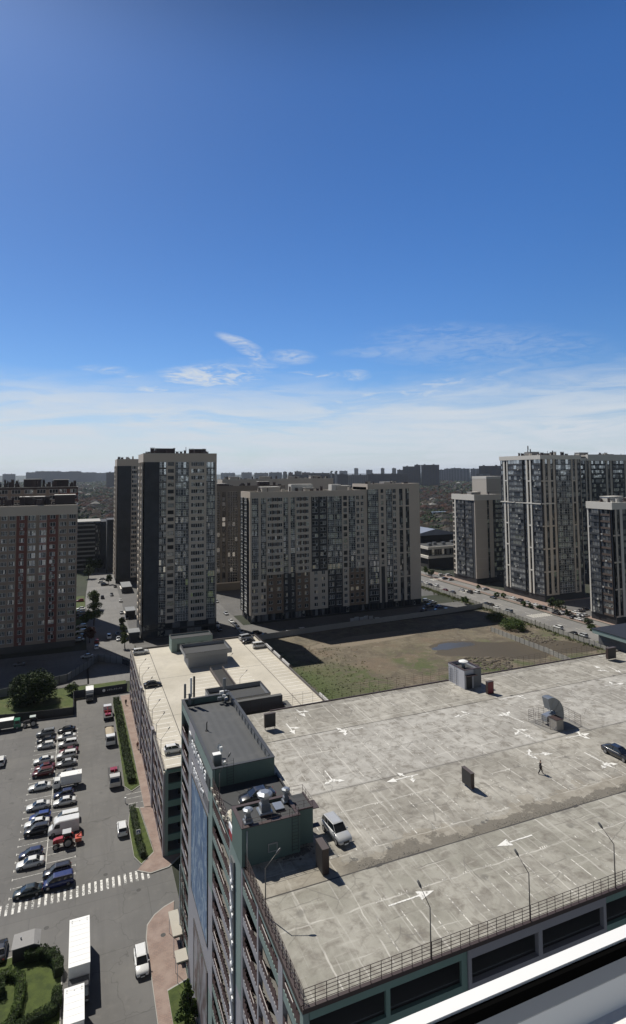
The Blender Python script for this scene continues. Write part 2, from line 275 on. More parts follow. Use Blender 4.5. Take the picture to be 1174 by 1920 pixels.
PINKP = mat('pink_panel', (.36, .22, .19), .7)
# ------------------------------------------------------------------ mesh builder
class MB:
    def __init__(s): s.v = []; s.f = []; s.mi = []; s.sm = []
    def poly(s, pts, m=0, smooth=False):
        b = len(s.v); s.v += [tuple(p) for p in pts]; s.f.append(tuple(range(b, b+len(pts)))); s.mi.append(m); s.sm.append(smooth); return s
    def grid(s, rings, m=0, closed=True, caps=True, smooth=False):
        b = len(s.v); n = len(rings[0])
        for r in rings: s.v += [tuple(p) for p in r]
        for i in range(len(rings)-1):
            for j in range(n if closed else n-1):
                k = (j+1) % n; s.f.append((b+i*n+j, b+i*n+k, b+(i+1)*n+k, b+(i+1)*n+j)); s.mi.append(m); s.sm.append(smooth)
        if caps and closed:
            s.f.append(tuple(b+j for j in range(n-1, -1, -1))); s.mi.append(m); s.sm.append(False)
            s.f.append(tuple(b+(len(rings)-1)*n+j for j in range(n))); s.mi.append(m); s.sm.append(False)
        return s
    def box(s, x0, x1, y0, y1, z0, z1, m=0):
        if x1 < x0: x0, x1 = x1, x0
        if y1 < y0: y0, y1 = y1, y0
        r = lambda z: [(x0, y0, z), (x1, y0, z), (x1, y1, z), (x0, y1, z)]
        return s.grid([r(z0), r(z1)], m)
    def prism(s, pts, z0, z1, m=0):
        a = sum(pts[i][0]*pts[(i+1) % len(pts)][1]-pts[(i+1) % len(pts)][0]*pts[i][1] for i in range(len(pts)))
        if a < 0: pts = pts[::-1]
        return s.grid([[(p[0], p[1], z0) for p in pts], [(p[0], p[1], z1) for p in pts]], m)
    def tube(s, pts, r, n=8, m=0, smooth=True):
        pts = [Vector(p) for p in pts]; rs = r if isinstance(r, (list, tuple)) else [r]*len(pts); rings = []
        for i, p in enumerate(pts):
            d = (pts[min(i+1, len(pts)-1)]-pts[max(i-1, 0)]).normalized(); a = d.orthogonal().normalized() if abs(d.z) < .99 else Vector((1, 0, 0)); 
            a = (a-d*a.dot(d)).normalized(); b_ = d.cross(a)
            rings.append([p+(a*cos(2*pi*k/n)+b_*sin(2*pi*k/n))*rs[i] for k in range(n)])
        return s.grid(rings, m, smooth=smooth)
    def bar(s, a, b, w=.04, m=0): return s.tube([a, b], w*.7, 4, m, False)
    def mesh(s, name, mats, bev=0.):
        me = bpy.data.meshes.new(name); me.from_pydata(s.v, [], s.f)
        for q in (mats if isinstance(mats, (list, tuple)) else [mats]): me.materials.append(q)
        me.polygons.foreach_set('material_index', s.mi); me.polygons.foreach_set('use_smooth', s.sm); me.update(); return me
def link(name, me, parent=None, loc=(0, 0, 0), rz=0., **p):
    o = bpy.data.objects.new(name, me); COL.objects.link(o); o.location = loc; o.rotation_euler = (0, 0, rz)
    if parent: o.parent = parent
    for k, v in p.items(): o[k] = v
    return o
def obj(name, mb, mats, parent=None, loc=(0, 0, 0), rz=0., **p): return link(name, mb.mesh(name, mats), parent, loc, rz, **p)
def thing(name, label, cat, loc=(0, 0, 0), rz=0., group=None):
    o = bpy.data.objects.new(name, None); COL.objects.link(o); o.location = loc; o.rotation_euler = (0, 0, rz); o['label'] = label; o['category'] = cat; o.empty_display_size = .2
    if group: o['group'] = group
    return o
def tag(o, label, cat, group=None, kind=None):
    o['label'] = label; o['category'] = cat
    if group: o['group'] = group
    if kind: o['kind'] = kind
    return o
def copy_tree(o, parent=None):
    c = o.copy(); COL.objects.link(c); c.parent = parent
    for k in list(o.children): copy_tree(k, c)
    return c
def struct(name, mb, mats): o = obj(name, mb, mats); o['kind'] = 'structure'; return o
def sheet(name, pts, z, m):
    q = MB(); a = sum(pts[i][0]*pts[(i+1) % len(pts)][1]-pts[(i+1) % len(pts)][0]*pts[i][1] for i in range(len(pts)))
    if a < 0: pts = pts[::-1]
    q.poly([(p[0], p[1], z) for p in pts]); return struct(name, q, m)
def rect(x0, x1, y0, y1): return [(x0, y0), (x1, y0), (x1, y1), (x0, y1)]
def slab(name, pts, z, m, k=KERB):
    """raised paving with a kerb round it"""
    q = MB(); q.prism(pts, -.05, z-.004, 1); cx = sum(p[0] for p in pts)/len(pts); cy = sum(p[1] for p in pts)/len(pts)
    ins = []
    for p in pts:
        d = Vector((cx-p[0], cy-p[1])); d.normalize(); ins.append((p[0]+d.x*.22, p[1]+d.y*.22))
    a = sum(ins[i][0]*ins[(i+1) % len(ins)][1]-ins[(i+1) % len(ins)][0]*ins[i][1] for i in range(len(ins)))
    if a < 0: ins = ins[::-1]
    q.poly([(p[0], p[1], z+.004) for p in ins]); return struct(name, q, [m, k])
# ------------------------------------------------------------------ ground
q = MB(); R_ = 30000
q.poly([(-R_, -R_, -.03), (R_, -R_, -.03), (R_, R_, -.03), (-R_, R_, -.03)]); struct('ground', q, CITY)
def hills(name, az0, az1, dist, h, seed, m):
    rnd = random.Random(seed); q = MB(); n = 90; ph = [rnd.uniform(0, 6) for _ in range(6)]; rings = []
    for i in range(n+1):
        a = radians(az0+(az1-az0)*i/n); t = i/n; hh = h*(.55+.25*sin(5*t+ph[0])+.12*sin(13*t+ph[1])+.06*sin(31*t+ph[2])+.03*sin(70*t+ph[3])) * min(1, 12*t, 12*(1-t))
        rings.append([(sin(a)*d, cos(a)*d, z) for d, z in ((dist, -2), (dist*1.06, hh*.7), (dist*1.15, hh), (dist*1.4, hh*.6), (dist*1.5, -2))])
    q.grid(rings, closed=False, caps=False, smooth=True); struct(name, q, m)
HILLM = mat('wooded_hills', (.035, .048, .03), 1, .3, .004)
hills('hills', -30, 70, 9500, 88, 3, HILLM)
sheet('unseen_bounce_sheet', rect(-120, 200, -260, 30), -.01, mat('bounce_sheet_grey', (.19, .195, .20), .9))  # unseen sheet behind the camera, added to brighten reflections in the facade glass
sheet('car_park_asphalt', [(-60, 40), (11, 40), (11, 70), (15, 92), (15, 186.5), (-1.3, 186.5), (-1.3, 174.5), (-60, 181)], 0, ASPH)
sheet('side_street', [(2.5, 196), (19.5, 196), (20, 450), (6, 450), (2.5, 330)], 0, m_asphalt('street_asphalt', 1.35))
sheet('courtyard_asphalt', [(-60, 198), (3, 198), (3, 236), (-60, 238)], 0, ASPH)
sheet('street_behind_fence', [(20, 196), (53, 186), (67, 226), (180, 229.5), (180, 246), (66, 246), (64, 420), (54, 420), (53, 234), (20, 234)], .004, m_asphalt('lane_asphalt', 1.05))
sheet('avenue', [(184, 60), (200, 60), (203, 900), (187, 900)], .004, ROADM)
sheet('avenue_service_lane', [(203, 60), (209, 60), (214, 900), (206, 900)], .004, m_asphalt('service_lane_asphalt', 1.5))
sheet('car_park_by_towers', [(209, 196), (262, 196), (262, 224), (209, 224)], .004, ASPH)
slab('pavement', [(209.3, 60), (212.5, 60), (216.5, 330), (211.6, 330)], .13, PAVE)
slab('median_strip', [(200.2, 60), (202.8, 60), (206, 420), (203.2, 420)], .13, mat('red_median', (.20, .15, .125), .9))
slab('tower_forecourt', [(209, 224.3), (262, 224.3), (262, 226), (216, 226), (216, 262), (212, 262)], .12, PAVE)
sheet('courtyard_asphalt', [(19.6, 234), (66, 234), (66, 330), (54, 420), (20, 420)], -.004, m_asphalt('court_asphalt', .8))
sheet('courtyard_asphalt', [(66, 264), (180, 264), (181, 330), (66, 321)], -.004, MATS.get('x') or m_asphalt('court_asphalt2', .8))
sheet('vacant_lot', [(52, 83), (181, 83), (183.5, 226.5), (67, 224), (53, 187)], .008, LOTM)
sheet('verge', [(176, 83), (183.5, 83), (186, 700), (181, 700), (181, 240)], .016, WEED)
sheet('rough_grass', [(-60, 181.6), (-1.5, 175), (-1.5, 187), (13.9, 187), (13.9, 197), (-60, 198)], .004, m_grass('rough_green_grass', (.042, .064, .013), (.09, .12, .026), (.17, .15, .08), .6))
sheet('grass_strip', [(2, 340), (-60, 340), (-60, 258), (3, 258)], .006, GRASS)
# puddle on the vacant lot
t = NT('puddle_water'); t.b.inputs['Base Color'].default_value = (.075, .075, .075, 1); t.b.inputs['Roughness'].default_value = .32; t.b.inputs['Specular IOR Level'].default_value = .2; t.bump(t.noise(.6, 2), .05, .01); PUD = t.m
mudm = mat('wet_mud', (.075, .060, .040), .7, .3, .3)
def blob(cx, cy, rx, ry, seed, rot=0, n=40):
    rnd = random.Random(seed); ph = [rnd.uniform(0, 6.3) for _ in range(4)]
    out = []
    for i in range(n):
        a = 2*pi*i/n; r = 1+.16*sin(2*a+ph[0])+.12*sin(3*a+ph[1])+.09*sin(5*a+ph[2])+.05*sin(9*a+ph[3]); x, y = cos(a)*r*rx, sin(a)*r*ry
        out.append((cx+x*cos(rot)-y*sin(rot), cy+x*sin(rot)+y*cos(rot)))
    return out
g1 = G(925, 1214)
sheet('wet_mud', blob(g1.x+5, g1.y-4, 28, 12, 4, -.35), .014, mudm)
g2 = G(848, 1211); sheet('puddle', blob(g2.x, g2.y, 8.5, 3.6, 11, .15), .020, PUD)
g2 = G(640, 1218); sheet('dirt_track', blob(g2.x+13, g2.y+8, 26, 5, 5, .1), .012, mat('pale_soil', (.21, .175, .13), .95, .2, .3))
# near yard: garage strip, islands, garden
slab('pavement', [(12.5, 104.5), (14.6, 104.5), (14.6, 184), (11.5, 184), (12.2, 150)], .12, PAVE)
slab('planting_strip', [(9.2, 180), (11.5, 180.2), (12.3, 130.2), (10.5, 128.6), (9.3, 131)], .14, GRASS)
slab('planting_strip', [(9.0, 117), (9.6, 121.5), (10.6, 122.6), (11.4, 122), (12.6, 107), (10.3, 104.6), (9.3, 107)], .14, GRASS)
slab('pavement', [(11.6, 122), (14.2, 121.5), (14.6, 107), (17.5, 105), (14.5, 102.2), (11.5, 101.8), (9.4, 103.3), (10.4, 104.5), (12.7, 107.0)], .128, PAVE)
slab('pavement', [(14.2, 94.2), (12.6, 93.6), (11, 92.5), (9.8, 90.9), (9.4, 88.5), (9.4, 60), (13.8, 60), (13.8, 92)], .12, PAVE)
slab('lawn', [(11.1, 78.9), (13.7, 79.6), (13.7, 60), (11.1, 60)], .14, GRASS)
slab('lawn', [(-1.4, 60), (-1.4, 87), (-2.4, 90.2), (-4.5, 92), (-8, 92.3), (-20, 91), (-20, 60)], .14, GRASS)
# crosswalk and car park lines
xw = MB(); x = -14.4; k = 0
while x < 11.3:
    xw.poly([(x, 100.9, .006), (x+.36, 100.9, .006), (x+.36, 103.5, .006), (x, 103.5, .006)]); x += .905
struct('zebra_crossing', xw, XW)
ln = MB()
def line(a, b, w_, z, q=ln):
    a, b = Vector(a[:2]), Vector(b[:2]); d = (b-a).normalized(); n = Vector((-d.y, d.x))*w_/2
    q.poly([(a.x-n.x, a.y-n.y, z), (b.x-n.x, b.y-n.y, z), (b.x+n.x, b.y+n.y, z), (a.x+n.x, a.y+n.y, z)])
line((-4.75, 104.2), (-4.75, 167), .12, .006)
y = 104.6
while y < 167:
    for a, b, s in ((-9.6, -4.9, -1), (-4.6, -.1, 1)):
        line((a, y), (b, y), .1, .006); e = a if s < 0 else b; line((e, y-.3), (e, y+.3), .1, .010)
    y += 2.24
for yy in (124.2, 126.3, 128): line((9.4, yy), (13.6, yy), .1, .006)
struct('parking_lines', ln, YLINE)
al = MB()
for k in range(60):
    y = 70+k*10; al.poly([(192.2+(y-60)*.0036, y, .009), (192.35+(y-60)*.0036, y, .009), (192.35+(y-60)*.0036, y+5, .009), (192.2+(y-60)*.0036, y+5, .009)])
for (px, py) in ((1010, 1154), (880, 1108), (822, 1086)):
    g = G(px, py)
    for i in range(9): al.poly([(g.x-5+i*1.3, g.y-2.5, .009), (g.x-4.4+i*1.3, g.y-2.5, .009), (g.x-4.4+i*1.3, g.y+2.5, .009), (g.x-5+i*1.3, g.y+2.5, .009)])
struct('lane_markings', al, m_white_paint('road_paint', (.62, .60, .54), .3, .45, (.2, .2, .19)))
man = MB()
for (px, py) in ((87, 1740), (260, 1669), (306, 1755), (198, 1640)):
    g = G(px, py); man.poly([(g.x+.36*cos(a*pi/8), g.y+.36*sin(a*pi/8), .007 if px != 306 else .13) for a in range(16)])
struct('manhole_covers', man, mat('cast_iron', (.05, .048, .045), .7))
# ------------------------------------------------------------------ towers
WC = {}
def win_mesh(w_, h_, nm, fr, gl, fd=.09, tr=0):
    key = (round(w_, 2), round(h_, 2), nm, fr.name, gl.name, tr)
    if key in WC: return WC[key]
    q = MB(); f = .07
    q.box(0, f, 0, fd, 0, h_, 0); q.box(w_-f, w_, 0, fd, 0, h_, 0); q.box(f, w_-f, 0, fd, 0, f, 0); q.box(f, w_-f, 0, fd, h_-f, h_, 0)
    for i in range(nm):
        x = w_*(i+1)/(nm+1); q.box(x-f*.55, x+f*.55, .004, fd-.004, f, h_-f, 0)
    if tr: q.box(f, w_-f, .008, fd-.008, h_*tr-.03, h_*tr+.03, 0)
    # one pane between each pair of mullions
    for i in range(nm+1):
        a, b = w_*i/(nm+1), w_*(i+1)/(nm+1); e = .01*((i % 2)*2-1)
        q.poly([(a, .05+e, .02), (b, .05-e, .02), (b, .05-e, h_-.02), (a, .05+e, h_-.02)], 1)
    WC[key] = (q, [fr, gl], q.mesh('window', [fr, gl])); return WC[key]
ACM = None
def ac_mesh():
    global ACM
    if ACM is None:
        q = MB(); q.box(-.4, .4, -.38, -.06, 0, .58); q.box(-.36, -.32, -.06, 0, .05, .1); q.box(.32, .36, -.06, 0, .05, .1); ACM = q.mesh('air_conditioner', [mat('ac_casing', (.45, .45, .43), .6)])
    return ACM
class Tower:
    def __init__(s, name, label, loc, group=None, cat='building'):
        s.t = thing(name, label, cat, loc, 0, group); s.loc = Vector(loc); s.p = {}; s.w = []; s.acs = []
    def mb(s, key, m):
        k = (key, m.name)
        if k not in s.p: s.p[k] = (MB(), m)
        return s.p[k][0]
    def box(s, key, m, x0, x1, y0, y1, z0, z1):
        l = s.loc; s.mb(key, m).box(x0-l.x, x1-l.x, y0-l.y, y1-l.y, z0-l.z, z1-l.z)
    def face(s, ox, oy, rz, cols, z0, fh, nf, seed=1, depth=.45):
        """cols: (u0, u1, kind, wall material, options); the face plane is y=0, inward is +y"""
        rnd = random.Random(seed); c, n = cos(rz), sin(rz); l = s.loc
        def put(key, m, u0, u1, d0, d1, a, b):
            q = s.mb(key, m)
            P = lambda u, d, z: (ox+u*c-d*n-l.x, oy+u*n+d*c-l.y, z-l.z)
            q.grid([[P(u0, d0, a), P(u1, d0, a), P(u1, d1, a), P(u0, d1, a)], [P(u0, d0, b), P(u1, d0, b), P(u1, d1, b), P(u0, d1, b)]])
        for col in cols:
            u0, u1, kind, m = col[:4]; o = col[4] if len(col) > 4 else {}
            f0, f1 = o.get('f0', 0), o.get('f1', nf); pr = o.get('pr', 0.); a0, a1 = z0+f0*fh, z0+f1*fh
            if kind == 'wall': put('wall', m, u0, u1, -pr, depth, a0+o.get('lo', 0), a1+o.get('hi', 0)); continue
            sp, pw, nm, sm = o.get('sp', 1.1), o.get('pw', .3), o.get('nm', 1), o.get('sm', m); fr, gl = o.get('fr', FRAMEW), o.get('gl', GLASS); rec = o.get('rec', .16)
            if pw > 0.02: put('wall', m, u0, u0+pw, -pr, depth, a0, a1); put('wall', m, u1-pw, u1, -pr, depth, a0, a1)
            for k in range(f0, f1):
                z = z0+k*fh
                if kind == 'slot' and k % o.get('per', 4) == 0: put('wall', m, u0, u1, -pr, depth, z, z+.7)
                put('spandrel' if sm is not m else 'wall', sm, u0+pw, u1-pw, -pr+(.03 if sm is not m else 0) - (o.get('pj', 0)), depth, z+.001, z+sp)
                ww, hh = u1-u0-2*pw, fh-sp
                wn = o.get('wn', 1); gap = o.get('gap', .5)
                if wn == 1 and o.get('half') is None: spans = [(u0+pw, ww)]
                elif o.get('half') is not None:      # half glazing, half panel, alternating floor by floor
                    hf = o['half']; side = (k % 2) if o.get('alt') else 0
                    if side == 0: spans = [(u0+pw, ww*hf)]; pan = (u0+pw+ww*hf, u1-pw)
                    else: spans = [(u1-pw-ww*hf, ww*hf)]; pan = (u0+pw, u1-pw-ww*hf)
                    put('panel', o.get('pm', m), pan[0], pan[1], .05-pr, depth, z+sp, z+fh)
                else:
                    each = (ww-gap*(wn-1))/wn; spans = [(u0+pw+i*(each+gap), each) for i in range(wn)]
                    for i in range(wn-1): put('wall', o.get('gm', m), spans[i][0]+each, spans[i+1][0], -pr+.02, depth, z+sp, z+fh)
                for (us, ws_) in spans:
                    if rnd.random() < o.get('skip', 0): continue
                    key = win_mesh(ws_, hh, nm, fr, gl, tr=o.get('tr', 0)); s.w.append((key, (ox+us*c-(rec-pr)*n, oy+us*n+(rec-pr)*c, z+sp), rz))
                if rnd.random() < o.get('ac', 0): u = u0+pw+rnd.uniform(.5, max(.6, ww-.5)); s.acs.append(((ox+u*c+pr*n, oy+u*n-pr*c, z+sp*.3), rz))
    def done(s, order=None):
        for (key, _), (q, m) in s.p.items(): obj(dict(wall='wall_cladding', cornice='facade_trim', panel='panel_cladding', spandrel='spandrel_cladding', column='column').get(key, key), q, m, s.t)
        camv = Vector((0, 0, CH)); s.w.sort(key=lambda e: (Vector(e[1])-camv).length)
        l = s.loc
        for (key, p, rz) in s.w[:100]: link('window', key[2], s.t, (p[0]-l.x, p[1]-l.y, p[2]-l.z), rz)
        if len(s.w) > 100:
            Q = MB(); mats = []
            for (key, p, rz) in s.w[100:]:
                q, ms, _ = key; c, n = cos(rz), sin(rz); b = len(Q.v)
                for m in ms:
                    if m not in mats: mats.append(m)
                Q.v += [(v[0]*c-v[1]*n+p[0]-l.x, v[0]*n+v[1]*c+p[1]-l.y, v[2]+p[2]-l.z) for v in q.v]; Q.f += [tuple(b+i for i in f) for f in q.f]
                Q.mi += [mats.index(ms[i]) for i in q.mi]; Q.sm += q.sm
            obj('window', Q, mats, s.t, kind='stuff')
        for (p, rz) in s.acs[:70]: link('air_conditioner', ac_mesh(), s.t, (p[0]-l.x, p[1]-l.y, p[2]-l.z), rz)
        return s.t
    def roofkit(s, x0, x1, y0, y1, z, seed, wall, cap, n=14, pents=2, par=1.1, hs=1.):
        rnd = random.Random(seed); e = .35
        for a in ((x0, x1, y0, y0+e), (x0, x1, y1-e, y1), (x0, x0+e, y0+e, y1-e), (x1-e, x1, y0+e, y1-e)): s.box('parapet', wall, *a, z, z+par)
        for a in ((x0-.06, x1+.06, y0-.06, y0+e+.05), (x0-.06, x1+.06, y1-e-.05, y1+.06)): s.box('coping', cap, *a, z+par+.002, z+par+.12)
        s.box('roof', TAR, x0+e, x1-e, y0+e, y1-e, z-.2, z+.1)
        for i in range(pents):
            a = x0+(x1-x0)*(i+.25+rnd.random()*.3)/pents; ww = rnd.uniform(5, 9); d = rnd.uniform(4, 6); yy = y0+(y1-y0)*rnd.uniform(.35, .6); h = rnd.uniform(2.2, 3.4)*hs
            l = s.loc; q = MB(); q.box(a-l.x, min(a+ww, x1-1)-l.x, yy-l.y, min(yy+d, y1-1)-l.y, z+.1-l.z, z+h-l.z, 0); q.box(a-.2-l.x, min(a+ww, x1-1)+.2-l.x, yy-.2-l.y, min(yy+d, y1-1)+.2-l.y, z+h+.001-l.z, z+h+.22-l.z, 1); obj('lift_house', q, [wall, cap], s.t)
        for i in range(int(n*1.3)):
            a = rnd.uniform(x0+1, x1-2); yy = rnd.uniform(y0+1, y1-2); ww = rnd.uniform(.5, 2.0); h = rnd.uniform(1.4, 3.3)*hs; q = MB(); l = s.loc
            q.box(a-l.x, a+ww-l.x, yy-l.y, yy+.7-l.y, z+.1-l.z, z+h-l.z, 0); q.box(a-.12-l.x, a+ww+.12-l.x, yy-.12-l.y, yy+.82-l.y, z+h+.15-l.z, z+h+.25-l.z, 1)
            q.box(a+.1-l.x, a+.2-l.x, yy+.1-l.y, yy+.6-l.y, z+h-l.z, z+h+.15-l.z, 1); obj('vent_stack', q, [wall if rnd.random() < .4 else BRN, BLKCAP], s.t)
        for i in range(max(1, n//5)):
            a = rnd.uniform(x0+1, x1-1); yy = rnd.uniform(y0+1, y1-1); q = MB(); l = s.loc; h = rnd.uniform(2.5, 4.2)*hs
            q.tube([(a-l.x, yy-l.y, z-l.z), (a-l.x, yy-l.y, z+h-l.z)], .12, 6); obj('vent_pipe', q, BRN, s.t)
D_ = dict
# --- T3: tall slab left of centre
T = Tower('apartment_tower', 'tallest dark apartment tower left of centre, blank charcoal west end and mirrored balcony glass', (37, 250, 0))
X0, X1, Y0, Y1, HT = 22.9, 53.0, 241, 263, 74.4
T.box('core', DARKIN, X0+.5, X1-.5, Y0+.5, Y1-.5, 0, HT-1.2)
c = lambda *v: [x/2.935 for x in v]
u = lambda px: XA(px/2.935, 241)-X0
T.face(X0, Y0, 0, [
 (0, u(875), 'wall', ANTH), (u(875), u(914), 'win', ANTH, D_(pw=.1, sp=.5, nm=2, sm=DGREY, gl=GLASSB, fr=FRAMEW, tr=.6)), (u(914), u(963), 'win', TAN, D_(pw=.55, sp=1.25, nm=0, ac=.35, fr=FRAMED)),
 (u(963), u(1038), 'win', ANTH, D_(pw=.12, sp=.42, nm=4, sm=DGREY, gl=GLASSB, tr=.55, pr=.25, rec=.1)), (u(1038), u(1134), 'win', TAN, D_(pw=.9, sp=1.15, nm=1, wn=3, gap=.12, gm=BROWNP, pr=.5, ac=.2)),
 (u(1134), X1-X0-.7, 'win', ANTH, D_(pw=.1, sp=.42, nm=4, sm=DGREY, gl=GLASSB, tr=.55, pr=.2)), (X1-X0-.7, X1-X0, 'wall', TAN)], 5.6, 2.84, 23, 3)
for a in range(23): T.box('cornice', TAN, X0+u(875)+.05, X0+u(914)-.05, Y0-.10, Y0+.1, 5.6+a*2.84+.52, 5.6+a*2.84+.60)
T.face(X0, Y1, -pi/2, [(0, 3, 'wall', TAN), (3, 7.5, 'win', TAN, D_(pw=.5, sp=1.2, nm=1, ac=.5)), (7.5, 12.5, 'win', TAN, D_(pw=.3, sp=1.0, nm=2, pr=.7, gl=GLASSB)), (12.5, 17, 'win', TAN, D_(pw=.5, sp=1.2, nm=1, ac=.5)), (17, 20.5, 'win', TAN, D_(pw=.3, sp=1.0, nm=1, pr=.5, gl=GLASSB)), (20.5, 22, 'wall', TAN)], 5.6, 2.84, 23, 4)
for (a, b, e, f) in ((X0, X1, Y0, Y0+.45), (X0, X1, Y1-.45, Y1), (X1-.45, X1, Y0+.45, Y1-.45), (X0, X0+.45, Y0+.45, Y1-.45)): T.box('top_band', TAN, a-.02, b+.02, e-.02, f+.02, 70.93, HT)
T.face(X0, Y0, 0, [(0, X1-X0, 'win', DGREY, D_(pw=.4, sp=.6, nm=9, fr=FRAMED, gl=GLASS))], 0, 2.8, 2, 5)
T.box('wall', ANTH, X0, X0+.45, Y0+.45, Y1, 0, 5.6); T.box('wall', ANTH, X1-.45, X1, Y0+.45, Y1-.45, 0, 70.9); T.box('wall', ANTH, X0+.45, X1, Y1-.45, Y1, 0, 70.9)
T.roofkit(X0, X1, Y0, Y1, HT-.9, 5, BRN, CREAM, 22, 2, .95, 1.1); T.done()
T = Tower('apartment_tower', 'dark charcoal tower with blank end wall standing behind the tallest left-hand tower', (28, 380, 0))
X0, X1, Y0, Y1, HT = 19.6, 46, 370, 392, 75.3
T.box('core', DARKIN, X0+.5, X1-.5, Y0+.5, Y1-.5, 0, HT-1)
T.face(X0, Y0, 0, [(0, .5, 'wall', TAN), (.5, 8.6, 'wall', ANTH), (8.6, 12, 'win', TAN, D_(pw=.2, sp=.9, nm=2, ac=.3)), (12, 16, 'win', ANTH, D_(pw=.1, sp=.4, nm=3, gl=GLASSB)), (16, 26.4, 'win', TAN, D_(pw=.6, sp=1.2, wn=3, gap=.4, gm=BROWNP))], 3, 2.84, 24, 6)
T.face(X0, Y1, -pi/2, [(0, 3, 'wall', TAN), (3, 8, 'win', TAN, D_(pw=.3, sp=1.1, nm=1, pr=.6)), (8, 13, 'win', TAN, D_(pw=.5, sp=1.2, nm=1)), (13, 18, 'win', TAN, D_(pw=.3, sp=1.1, nm=2, pr=.6)), (18, 22, 'wall', TAN)], 3, 2.84, 24, 7)
for (a, b, e, f) in ((X0, X1, Y0, Y0+.45), (X0, X0+.45, Y0+.45, Y1), (X1-.45, X1, Y0+.45, Y1)): T.box('top_band', TAN, a-.02, b+.02, e-.02, f, 71.2, HT)
T.box('wall', DGREY, X0, X1, Y0, Y0+.45, 0, 3); T.box('wall', ANTH, X1-.45, X1, Y0+.45, Y1, 0, 71.2); T.roofkit(X0, X1, Y0, Y1, HT-.9, 15, TAN, CREAM, 9, 1, .95, .9); T.done()
# --- C: long block in the centre
T = Tower('apartment_block', 'long mid-rise apartment block in the centre behind the vacant lot, stepped in height', (110, 256, 0))
X0, XM, X1, Y0, Y1 = 69.4, 127.6, 156.8, 247, 263
T.box('core', DARKIN, X0+.5, XM, Y0+.5, Y1-.5, 0, 55.8); T.box('core', DARKIN, XM, X1-.5, Y0+.5, Y1-.5, 0, 58.8)
e = [XA(400+v/2.935, 247)-X0 for v in (205, 250, 262, 292, 300, 385, 413, 425, 452, 530, 540, 583, 628, 670, 710, 745, 785, 835)]; e[0] = 0
FH, Z0 = 2.86, 3.4
def up(a, b, kind, m, **o): return (a, b, kind, m, D_(f0=6, f1=18, **o))
def lo_(a, b, kind, m, **o): return (a, b, kind, m, D_(f0=0, f1=6, **o))
GL = D_(pw=.12, sp=.45, sm=DGREY, gl=GLASSB, tr=.5)
T.face(X0, Y0, 0, [
 (0, .6, 'wall', TAN, D_(pr=.2)), up(.6, e[1], 'win', TAN, nm=3, pr=.2, **GL), (e[1], e[2]-.1, 'wall', TAN, D_(pr=.1)), up(e[2]-.1, e[3], 'win', TAN, nm=2, **GL), up(e[3], e[5], 'win', TAN, pw=.5, sp=1.15, wn=3, gap=.7, gm=BROWNP, pr=.4, ac=.2),
 up(e[5], e[6], 'win', ANTH, nm=1, **GL), (e[6], e[7], 'wall', TAN, D_(f0=6)), up(e[7], e[8], 'win', TAN, nm=1, **GL), up(e[8], e[9], 'win', TAN, pw=.5, sp=1.15, wn=3, gap=.8, gm=BROWNP, pr=.4, ac=.2), (e[9], e[10], 'wall', TAN),
 up(e[10], e[11], 'win', DGREY, pw=.5, sp=1.2, nm=1, ac=.3), up(e[11], e[12], 'win', DGREY, pw=.6, sp=1.2, nm=1, ac=.3), up(e[12], e[13], 'win', TAN, nm=3, pr=.2, **GL), up(e[13], e[14], 'win', ANTH, nm=2, **GL),
 up(e[14], e[15], 'win', TAN, pw=.7, sp=.9, nm=0, fr=FRAMED, ac=.3), up(e[15], e[16], 'win', TAN, nm=2, **GL), up(e[16], e[17], 'win', TAN, pw=.5, sp=.9, nm=1, ac=.2, wn=2, gap=.8), (e[17], XM-X0, 'wall', TAN, D_(pr=.1)),
 lo_(.6, e[1], 'win', TAN, pw=.2, sp=1.0, nm=3), lo_(e[2]-.1, e[3], 'win', TAN, pw=.2, sp=1.0, nm=1), lo_(e[3], e[5], 'win', ORANGE, pw=1.0, sp=1.3, nm=1, wn=2, gap=2.), lo_(e[5], e[8], 'win', DGREY, pw=.8, sp=1.2, wn=2, nm=1, gap=1.8),
 lo_(e[8], e[9], 'win', ORANGE, pw=.9, sp=1.3, wn=2, nm=1, gap=1.8), lo_(e[10], e[12], 'win', TAN, pw=1.3, sp=1.25, wn=2, nm=1, gap=2.), lo_(e[12], e[14], 'win', DGREY, pw=.5, sp=1.0, wn=2, nm=2, gap=1.), lo_(e[14], e[15], 'win', TAN, pw=.8, sp=1.2),
 lo_(e[15], e[17], 'win', ORANGE, pw=.8, sp=1.2, wn=3, nm=0, gap=1.2)], Z0, FH, 18, 8)
e = [XA(400+v/2.935, 246.4)-XM for v in (845, 912, 922, 942, 953, 988, 1012, 1025, 1047, 1060, 1082)]; e[0] = 0
T.face(XM, Y0-.6, 0, [
 (0, e[1], 'win', ANTH, D_(nm=5, f0=3, **GL)), (e[1], e[2], 'wall', TAN), (e[2], e[3], 'win', TAN, D_(pw=.25, sp=1.0, nm=0, fr=FRAMED, f0=6)), (e[3], e[4], 'wall', TAN), (e[4], e[5], 'win', ANTH, D_(nm=3, f0=3, **GL)), (e[5], e[6], 'win', TAN, D_(pw=.3, sp=.8, nm=1)),
 (e[6], e[7], 'wall', TAN), (e[7], e[8], 'win', TAN, D_(pw=.15, sp=.55, nm=1, fr=FRAMED, sm=DGREY)), (e[8], e[9], 'wall', TAN), (e[9], e[10], 'win', TAN, D_(pw=.15, sp=.55, nm=1, fr=FRAMED, sm=DGREY)), (e[10], X1-XM, 'wall', TAN),
 (0, e[1], 'win', DGREY, D_(f1=3, nm=3, pw=.4)), (e[2], e[3], 'wall', DGREY, D_(f1=6)), (e[4], e[5], 'win', DGREY, D_(f1=3, nm=1, pw=.4))], Z0, FH, 19, 9)
